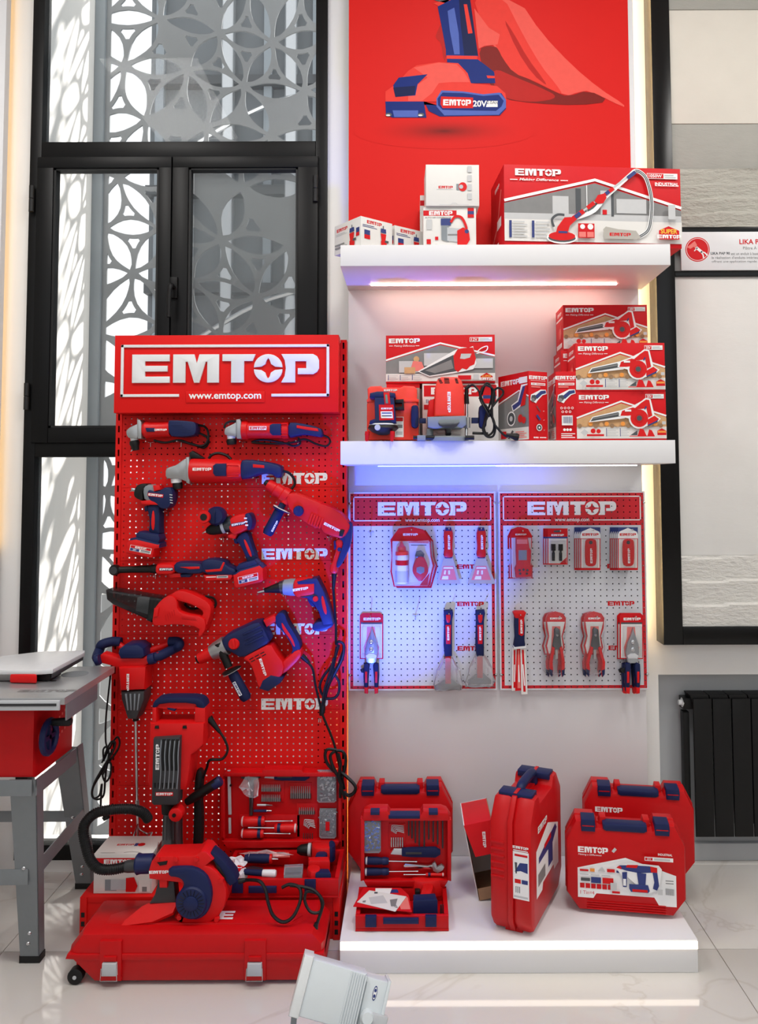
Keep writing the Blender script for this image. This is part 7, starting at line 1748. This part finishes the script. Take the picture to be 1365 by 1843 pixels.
t.pp('case', [(552, 1572), (560, 1566), (574, 1568), (578, 1576), (572, 1584), (556, 1584)], .0, .03, RED, .006, 1); t.pp('cover', [(566, 1574), (592, 1574), (596, 1584), (568, 1585)], .0, .026, NAVY, .005)

# ================================================================ big case in front
YF = F(350, 1775)[1]; YBk = -.425
hx0, hx1 = P(118, 1740, YF)[0], P(583, 1740, YF)[0]; HH = P(350, 1684, YF)[1]+.008
o = empty('wheeled_case', ((hx0+hx1)/2, YF, 0), 0, 'large red wheeled case lying flat in front of the stand', 'tool case')
olc = [(hx0+.085, .004), (hx1-.03, .004), (hx1, .03), (hx1, HH-.03), (hx1-.03, HH), (hx0+.06, HH), (hx0+.008, HH-.01), (hx0, HH*.55), (hx0+.002, .085)]
olc = [(hx0+.085, .004), (hx1-.03, .004), (hx1, .03), (hx1, HH-.035), (hx1-.035, HH), (hx0+.045, HH), (hx0+.006, HH-.05), (hx0, .085)]
MB().prism(olc, YF, YBk, REDO, .03, True).build('shell', o)
MB().prism([(a, min(c, HH*.62) if c > .08 else max(c, HH*.5)) for a, c in olc], YF-.004, YBk+.004, REDO, .002, True).build('seam_rim', o)
for k, px_ in enumerate((200, 460)):
    x, z = P(px_, 1744, YF); r_ = MB().prism([(x-.034, .02), (x+.034, .02), (x+.034, HH-.02), (x-.034, HH-.02)], YF-.008, YF+.01, REDO, .003).build('latch_pocket', o)
    l_ = MB().prism([(x-.024, z-.012), (x+.024, z-.012), (x+.022, z+.026), (x-.022, z+.026)], YF-.02, YF-.008, LGR, .003).build('latch', o)
    MB().tube([(x-.024, YF-.018, z+.012), (x-.026, YF-.022, z-.024), (x+.026, YF-.022, z-.024), (x+.024, YF-.018, z+.012)], .0016, CHR, 6, 1).build('latch_wire', l_)
    MB().box(x-.02, x+.02, YF-.014, YF-.006, z+.03, z+.044, REDO, .002).build('latch_hinge', o)
for y_ in (YF+.04, YBk-.04):
    wx, wz = P(133, 1752, YF)
    w_ = MB().lathe((wx, y_-.035, .024), (wx, y_-.005, .024), [(0, .02), (.1, .024), (.9, .024), (1, .02)], BLK, 20).build('wheel', o); MB().lathe((wx, y_-.0365, .024), (wx, y_-.034, .024), [(0, .006), (1, .006)], LGR, 12).build('axle', w_)
    MB().box(wx-.008, wx+.06, y_-.004, y_+.006, .02, .06, REDO, .003).build('wheel_bracket', o)
ins = MB()
for q in ([(200, 1648), (250, 1632), (520, 1632), (545, 1648), (520, 1664), (190, 1664)],):
    ins.prism([F(a, c, HH) for a, c in q], -HH-.004, -HH+.004, REDO, .003); ins.v = [(x, z, -y) for x, y, z in ins.v]
ins.build('top_panel', o)
b = MB(); x, y = F(409, 1647, HH+.0045); b.add([(x+(p[0]+2.6)*.036, y+p[1]*.05, HH+.0048) for p in LOGO[0]], [list(range(len(LOGO[0])))], WHT); b.build('initial', o)
MB().tube([(hx0+.02, YBk+.03, .09), (hx0-.0, YBk+.09, .12), (hx0+.03, YBk+.12, .15)], .012, BLK, 8).build('pull_handle', o)

# --- white compressor box behind the blower
c = Carton('compressor_carton', 'white air compressor carton standing behind the blower hose', .203, P(221, 1537, -.375)[1]-.1465, .145, 221, 1580, -.375, .1465, 0, WCD)
c.face('front'); c.rect(0.02, .82, .7, .9, REDC); c.logo(.42, .8, .13, WHT, 0, .88); c.text('AIR COMPRESSOR', .45, .655, .045, DGF, w=.5); c.rect(.84, .98, .84, .98, REDC); c.rect(.84, .98, .72, .84, BLF); c.rect(.84, .98, .6, .72, REDC)
c.rect(.2, .4, .08, .36, GRY); c.rect(.3, .62, .1, .36, LGR); c.poly([(.56, .05), (.56, .4), (.7, .42), (.76, .2), (.72, .05)], RED); c.rect(.78, .98, .05, .35, WCD); c.rect(.84, .92, .06, .18, GRF)
c.face('top'); c.logo(.42, .5, .09, REDC, 0, .7); c.rect(.58, .64, .42, .58, BLF); c.disc(.7, .5, .09, RED); c.line([(.1, .05), (.35, .05)], .012, DGF); c.line([(.5, .05), (.62, .12), (.8, .05)], .012, DGF); c.done()

# --- blower with hose
YBl = F(360, 1668, HH)[1]+.02
t = T('leaf_blower', 'red and navy blower vacuum with black ribbed hose on the wheeled case', 'blower', YBl, (360, 1668), z=HH+.005)
circ = [(352+56*math.cos(math.radians(a)), 1611+56*math.sin(math.radians(a))) for a in range(-70, 135, 12)]
t.pp('housing', [(268, 1583), (267, 1568), (272, 1552), (281, 1542), (352, 1540), (362, 1532), (372, 1534), (384, 1548)]+[q for q in circ if q[1] > 1555]+[(322, 1655), (320, 1640), (321, 1625), (329, 1600), (326, 1590)], -.045, .05, RED, .012, 0, back=True)
v_ = t.pp('volute_cover', [(305, 1575), (305, 1559), (330, 1557), (352, 1558), (372, 1570), (382, 1590), (384, 1615), (376, 1640), (360, 1652), (340, 1652), (326, 1642), (321, 1622), (324, 1604), (333, 1592), (331, 1582), (322, 1576)], .045, .066, NAVY, .008, 1)
t.pl('fan_grille', (347, 1620, .064), (347, 1620, .073), .06, [(0, 28), (.6, 27), (1, 25)], NAVY, seg=28)
b_ = MB()
for k in range(20):
    a = 2*PI*k/20; b_.tube([t.w((347+14*math.cos(a), 1620+14*math.sin(a)), .0735), t.w((347+24*math.cos(a), 1620+24*math.sin(a)), .0735)], .0012, BLK, 5, 1)
b_.build('grille_slots', v_)
t.pl('fan_hub', (347, 1620, .072), (347, 1620, .078), .07, [(0, 13), (.7, 12.5), (1, 11)], NAVY, seg=24)
for q in ((284, 1545), (317, 1546), (354, 1546), (398, 1585), (390, 1655), (323, 1651)): t.pl('screw_boss', (q[0], q[1], .04), (q[0], q[1], .055), .04, [(0, 5), (1, 4)], RED, seg=12)
t.pp('intake_slot', [(283, 1552), (302, 1549), (300, 1556), (288, 1558)], .048, .052, BLK, .001)
t.logo((286, 1569.5), 5.2, 1, .0508)
t.pl('hose_collar', (236, 1568), (268, 1567), .0, [(0, 15), (.1, 18), (.3, 16.5), (.9, 16.5), (1, 15)], NAVY, seg=20)
hose = catmull([t.w(p_) for p_ in [(238, 1571, 0), (218, 1573, 0), (195, 1573, .02), (172, 1568, .03), (158, 1552, .03), (148, 1530, .02), (141, 1506, .01), (143, 1492, 0), (156, 1480, -.02), (180, 1476, -.03), (205, 1476, -.04), (226, 1480, -.05), (240, 1490, -.06), (246, 1504, -.07)]], 7)
b_ = MB().tube(hose, 8.3/t.k, BLK, 14, 1); hs = b_.build('hose', t.o)
b_ = MB()
for k in range(2, len(hose)-2):
    d_ = (hose[k+1]-hose[k-1]).normalized(); b_.lathe(hose[k]-d_*.0022, hose[k]+d_*.0022, [(0, 8.2/t.k), (.3, 9.3/t.k), (.7, 9.3/t.k), (1, 8.2/t.k)], BLK, 14)
b_.build('hose_rings', hs)['kind'] = 'stuff'
t.pl('hose_cuff', (240, 1571), (216, 1573), .0, [(0, 11), (.8, 10.5), (1, 9.5)], DGR, seg=16)
t.pp('nozzle', [(281, 1592), (310, 1592), (314, 1632), (264, 1634), (274, 1618)], -.02, .03, DGR, .008, 0, back=True)
t.pp('nozzle_lug', [(285, 1584), (300, 1586), (300, 1600), (286, 1600)], .0, .045, RED, .004)
b_ = MB(); q_ = [t.w(p_) for p_ in [(264, 1633, .02), (316, 1630, .03), (312, 1641, .055), (276, 1656, .06), (218, 1664, .06), (222, 1660, .04), (252, 1637, .03)]]
b_.add([tuple(p_) for p_ in q_]+[tuple(p_+Vector((0, .01, -.012))) for p_ in q_], [[0, 1, 2, 3, 4, 5, 6], [13, 12, 11, 10, 9, 8, 7]]+[[i, (i+1) % 7, 7+(i+1) % 7, 7+i] for i in range(7)], RED); b_.build('nozzle_foot', t.o)
t.pp('handle', [(374, 1541), (380, 1537), (398, 1552), (420, 1578), (424, 1592), (412, 1600), (404, 1590), (392, 1570)], -.02, .035, NAVR, .008, 0, back=True)
t.pp('handle_gap', [(384, 1554), (394, 1564), (406, 1584), (402, 1586), (390, 1570)], .034, .037, BLK, .001)
t.pl('cord_boot', (424, 1600), (440, 1597), .0, [(0, 5), (1, 3)], BLK, seg=10)
t.pt('cord', [(436, 1598, 0), (452, 1592, .02), (468, 1590, .04), (478, 1602, .05), (484, 1622, .06), (494, 1642, .07), (512, 1652, .075), (530, 1643, .07), (541, 1620, .05), (538, 1604, .03), (520, 1600, .02), (505, 1606, .02)], 3, BLK)
t.pt('cord_loop', [(520, 1602, .02), (545, 1602, .03), (566, 1606, .04), (581, 1622, .05), (577, 1638, .06), (560, 1638, .06), (549, 1622, .05), (552, 1608, .04), (572, 1612, .04), (580, 1630, .05), (574, 1652, .06), (568, 1668, .065)], 2.8, BLK)
t.pl('plug', (571, 1656), (566, 1676), .065, [(0, 3), (.4, 5), (1, 6)], BLK, seg=10)

t.o.location.y += .05
# ================================================================ table saw on its stand
o = empty('table_saw', (-1.5, -.35, 0), 0, 'red table saw with grey steel top and folded leg stand at the left edge', 'table saw')
TZ1 = .905; (xf_, TY0), (xk_, TY1) = F(119, 1256, TZ1), F(205, 1199, TZ1); TX0, TX1 = -1.95, (xf_+xk_)/2
topm = M('grey_saw_table', (170, 172, 174), .3, .55, var=.04)
tt = MB().box(TX0, TX1, TY0, TY1, TZ1-.022, TZ1, topm, .003).build('table_top', o)
MB().box(TX0, TX1-.012, TY0-.012, TY0, TZ1-.036, TZ1-.006, LGR, .003).build('front_rail', tt)
MB().box(TX0, TX1-.02, TY0-.0135, TY0-.012, TZ1-.022, TZ1-.014, DGR).build('rail_slot', tt)
MB().box(TX1-.006, TX1-.001, TY0+.02, TY1-.16, TZ1-.075, TZ1-.022, STEELG, .001).build('side_skirt', tt)
for y_ in (-.50,): MB().box(TX0, TX1-.12, y_-.004, y_+.004, TZ1, TZ1+.0006, BLK).build('mitre_slot', tt)
b = MB(); x, y = F(85, 1243, TZ1+.001); mlogo(b, Vector((x, y, TZ1+.0008)), .028, GRF, 0, Matrix.Rotation(-PI/2, 4, 'X')); b.build('embossed_name', tt)
BY0, BY1 = TY0+.07, TY1-.05; BX1, BZ0 = P(60, 1402, BY0)
MB().box(TX0+.1, BX1, BY0, BY1, BZ0, TZ1-.022, REDO, .016).build('body', o)
for k in range(3): MB().box(-1.45, -1.345, BY0-.003, BY0+.002, BZ0+.06+.065*k, BZ0+.11+.065*k, REDO, .004).build('body_panel', o)
b = MB()
for j in range(3):
    for i in range(5): b.box(BX1-.001, BX1+.0012, BY0+.16+.022*i, BY0+.168+.022*i, BZ0+.07+.03*j+.006*i, BZ0+.078+.03*j+.006*i, PNK)
b.build('vent_holes', o)['kind'] = 'stuff'
hy = BY0+.045; hz = P(70, 1326, hy)[1]
wl = MB().lathe((BX1, hy, hz), (BX1+.02, hy, hz), [(0, .02), (1, .018)], RED, 14).build('crank_hub', o)
b = MB(); b.tube([(BX1+.028, hy+.05*math.cos(a), hz+.05*math.sin(a)) for a in [2*PI*i/18 for i in range(19)]], .011, NAVY, 8, 1); beam(b, (BX1+.026, hy-.05, hz), (BX1+.026, hy+.05, hz), .014, .014, NAVY); beam(b, (BX1+.026, hy, hz-.05), (BX1+.026, hy, hz+.05), .014, .014, NAVY); b.build('crank_wheel', o)
MB().lathe((BX1+.03, hy, hz+.046), (BX1+.10, hy, hz+.048), [(0, .009), (.2, .012), (.9, .014), (1, .010)], BLK, 14).build('crank_knob', o)
# blade guard arm and fence pad
def hplate(name, pts, z, d0, d1, m, bev=.003, par=None):
    b = MB().prism([F(a[0], a[1], z) for a in pts], -d1, -d0, m, bev, True); b.v = [(x, zz, z-y) for x, y, zz in b.v]; return b.build(name, par or o)
hplate('blade_guard', [(-70, 1213), (66, 1214), (95, 1212), (152, 1181), (153, 1177), (76, 1179), (-70, 1196)], TZ1+.03, -.002, .014, M('guard_plastic', (214, 216, 218), .35), .004)
hplate('guard_edge', [(93, 1216), (97, 1215), (150, 1184), (147, 1184)], TZ1+.025, -.008, .004, DGR, .001)
hplate('guard_pad', [(18, 1230), (66, 1231), (66, 1222), (20, 1221)], TZ1+.001, .001, .03, RED, .006)
hplate('guard_stem', [(60, 1226), (90, 1226), (110, 1214), (70, 1214)], TZ1+.001, .0, .026, BLK, .002)
ix_, iy_ = F(135, 1213, TZ1); MB().lathe((ix_, iy_, TZ1), (ix_, iy_, TZ1+.0006), [(0, .045), (1, .045)], STEELG, 24).build('table_inset', tt)
# stand
def leg(xt, yt, xb, yb, s_, label=None):
    """folded sheet leg: front plate and side flange"""
    b = MB(); z1_, z0_ = BZ0, .018; w1, w0 = .085, .062
    f_ = -1 if s_ > 0 else 1
    v = [(xt, yt, z1_), (xt+f_*w1, yt, z1_), (xb+f_*w0, yb, z0_), (xb, yb, z0_)]; v += [(a, c+.003, e) for a, c, e in v]
    b.add(v, [[0, 1, 2, 3], [7, 6, 5, 4], [0, 4, 5, 1], [1, 5, 6, 2], [2, 6, 7, 3], [3, 7, 4, 0]], STEELG)
    dy = .05 if yt < -.3 else -.05
    v = [(xt, yt, z1_), (xt, yt+dy, z1_), (xb, yb+dy*.8, z0_), (xb, yb, z0_)]; v += [(a-s_*.003, c, e) for a, c, e in v]
    b.add(v, [[0, 1, 2, 3], [7, 6, 5, 4], [0, 4, 5, 1], [1, 5, 6, 2], [2, 6, 7, 3], [3, 7, 4, 0]], STEELG)
    l_ = b.build('leg', o)
    MB().box(min(xb, xb+f_*w0)-.003, max(xb, xb+f_*w0)+.003, yb-.004 if dy > 0 else yb+dy*.8-.004, yb+dy*.8+.004 if dy > 0 else yb+.004, 0, .022, BLK, .004).build('rubber_foot', l_)
    if yt < -.3 and s_ > 0:
        for t_, dx_ in ((.02, .05), (.06, .05), (.49, .045), (.53, .045), (.86, .03), (.92, .035)):
            x = xt+(xb-xt)*t_; y = yt+(yb-yt)*t_; z = z1_+(z0_-z1_)*t_
            MB().lathe((x+f_*dx_, y, z), (x+f_*dx_, y-.005, z), [(0, .007), (.6, .006), (1, .003)], CHR, 10).build('bolt', l_)
    return l_
(fx_, fy_) = F(70, 1733, 0); (rx_, ry_) = F(165, 1600, 0); LZT = BZ0
leg(BX1+.012, BY0-.006, fx_, fy_, 1); leg(BX1+.012, BY1, rx_, ry_, 1); leg(-1.88, BY0-.006, -1.9, fy_, -1); leg(-1.88, BY1, -1.9, ry_, -1)
def rail(p0, p1, h_, th_):
    b = MB(); beam(b, p0, p1, th_, h_, STEELG) if abs(p0[0]-p1[0]) < .3 else b.box(p0[0], p1[0], p0[1]-th_/2, p0[1]+th_/2, p0[2]-h_/2, p0[2]+h_/2, STEELG, .001)
    return b.build('brace', o)
lx_ = lambda t_: BX1+.012+(fx_-BX1-.012)*t_
rail((-1.88, BY0-.008, BZ0-.025), (BX1, BY0-.008, BZ0-.025), .05, .004); rail((-1.88, BY1+.004, BZ0-.025), (BX1, BY1+.004, BZ0-.025), .05, .004)
zl = BZ0*.48; ym = BY0+(fy_-BY0)*.5; yr = BY1+(ry_-BY1)*.5
rail((-1.89, ym-.004, zl), (lx_(.5)-.03, ym-.004, zl), .05, .004); rail((-1.89, yr, zl+.03), (lx_(.5)-.02, yr, zl+.03), .04, .004)
rail((BX1+.010, BY0, BZ0-.027), (BX1+.010, BY1-.005, BZ0-.027), .05, .004); rail((lx_(.5)-.006, ym+.01, zl+.02), (BX1+.012+(rx_-BX1)*.5-.006, yr-.01, zl+.04), .05, .004)

# ================================================================ floodlight on the floor, aimed up at the boards
LX, LZ = P(612, 1788, -1.15)
o = empty('floodlight', (LX, -1.15, 0), 0, 'pale grey floodlight on a floor bracket seen from behind, at the front', 'floodlight')
lm = M('pale_grey_enamel', (212, 220, 224), .4, var=.02)
mxl = Matrix.Translation((LX, -1.15, LZ)) @ Matrix.Rotation(math.radians(15.5), 4, 'Y') @ Matrix.Rotation(math.radians(-24), 4, 'X')
def lb(name, *a, m=lm, bev=.006, par=None): return MB().box(*a, m, bev).xf(mxl).build(name, par or o)
h_ = lb('housing', -.09, .052, -.055, .06, -.062, .062, bev=.008)
lb('bezel', -.113, -.088, -.06, .066, -.066, .066, m=M('bezel_enamel', (222, 226, 228), .4), bev=.005)
lb('gear_box', .05, .112, -.045, .055, -.058, .056, bev=.004); lb('end_plate', .108, .116, -.05, .06, -.062, .060, bev=.002)
b = MB()
for k in range(7): b.box(.012+.0062*k, .0152+.0062*k, -.0585, -.05, -.058, .058, lm, .0008)
b.xf(mxl); b.build('cooling_fins', h_)
lb('lens_frame', -.1, .05, .058, .07, -.055, .055, m=LGR, bev=.002)
lb('lens', -.09, .042, .07, .073, -.048, .048, m=M('blue_lens', (60, 90, 255), .3, emit=3, var=0), bev=0)
b = MB(); b.v = []; b.flat(ellipse(.082, .026, .0055, .016, 20), -.0455, BLF); b.flat(ellipse(.082, .026, .004, .013, 20), -.0458, WHT); b.flat(ellipse(.082, .032, .003, .004, 12), -.0461, BLF); b.flat(ellipse(.082, .02, .003, .004, 12), -.0461, BLF); b.xf(mxl); b.build('oval_badge', h_)
lb('gasket_line', .0555, .0568, -.0465, -.045, -.05, .045, m=GRY, bev=0)
b = MB().lathe((.075, -.045, -.025), (.075, -.075, -.025), [(0, .017), (.6, .018), (1, .013)], lm, 16); b.xf(mxl); b.build('clamp_knob', o)
lb('clamp_block', .085, .125, -.07, -.03, -.04, -.012, m=LGR, bev=.004)
p1 = mxl @ Vector((.07, -.06, -.03)); p2 = mxl @ Vector((-.1, -.03, -.06))
b = MB(); beam(b, p1, (p1.x-.02, -1.22, .02), .022, .008, lm); b.build('bracket_arm', o)
b = MB(); beam(b, p2, (p2.x-.02, -1.2, .02), .014, .008, GRY); b.build('bracket_arm', o)
MB().box(LX-.15, LX+.12, -1.26, -1.02, 0, .018, lm, .005).build('base_plate', o)
sp = bpy.data.lights.new('floodlight_lamp', 'SPOT'); sp.energy = 330; sp.color = (.05, .12, 1); sp.spot_size = math.radians(50); sp.spot_blend = .8; sp.shadow_soft_size = .04
so2 = bpy.data.objects.new('floodlight_lamp', sp); COL.objects.link(so2)
lp_ = mxl @ Vector((-.02, .085, 0)); so2.location = lp_
so2.rotation_euler = (Vector((-.1, -.02, 1.5))-lp_).to_track_quat('-Z', 'Y').to_euler()
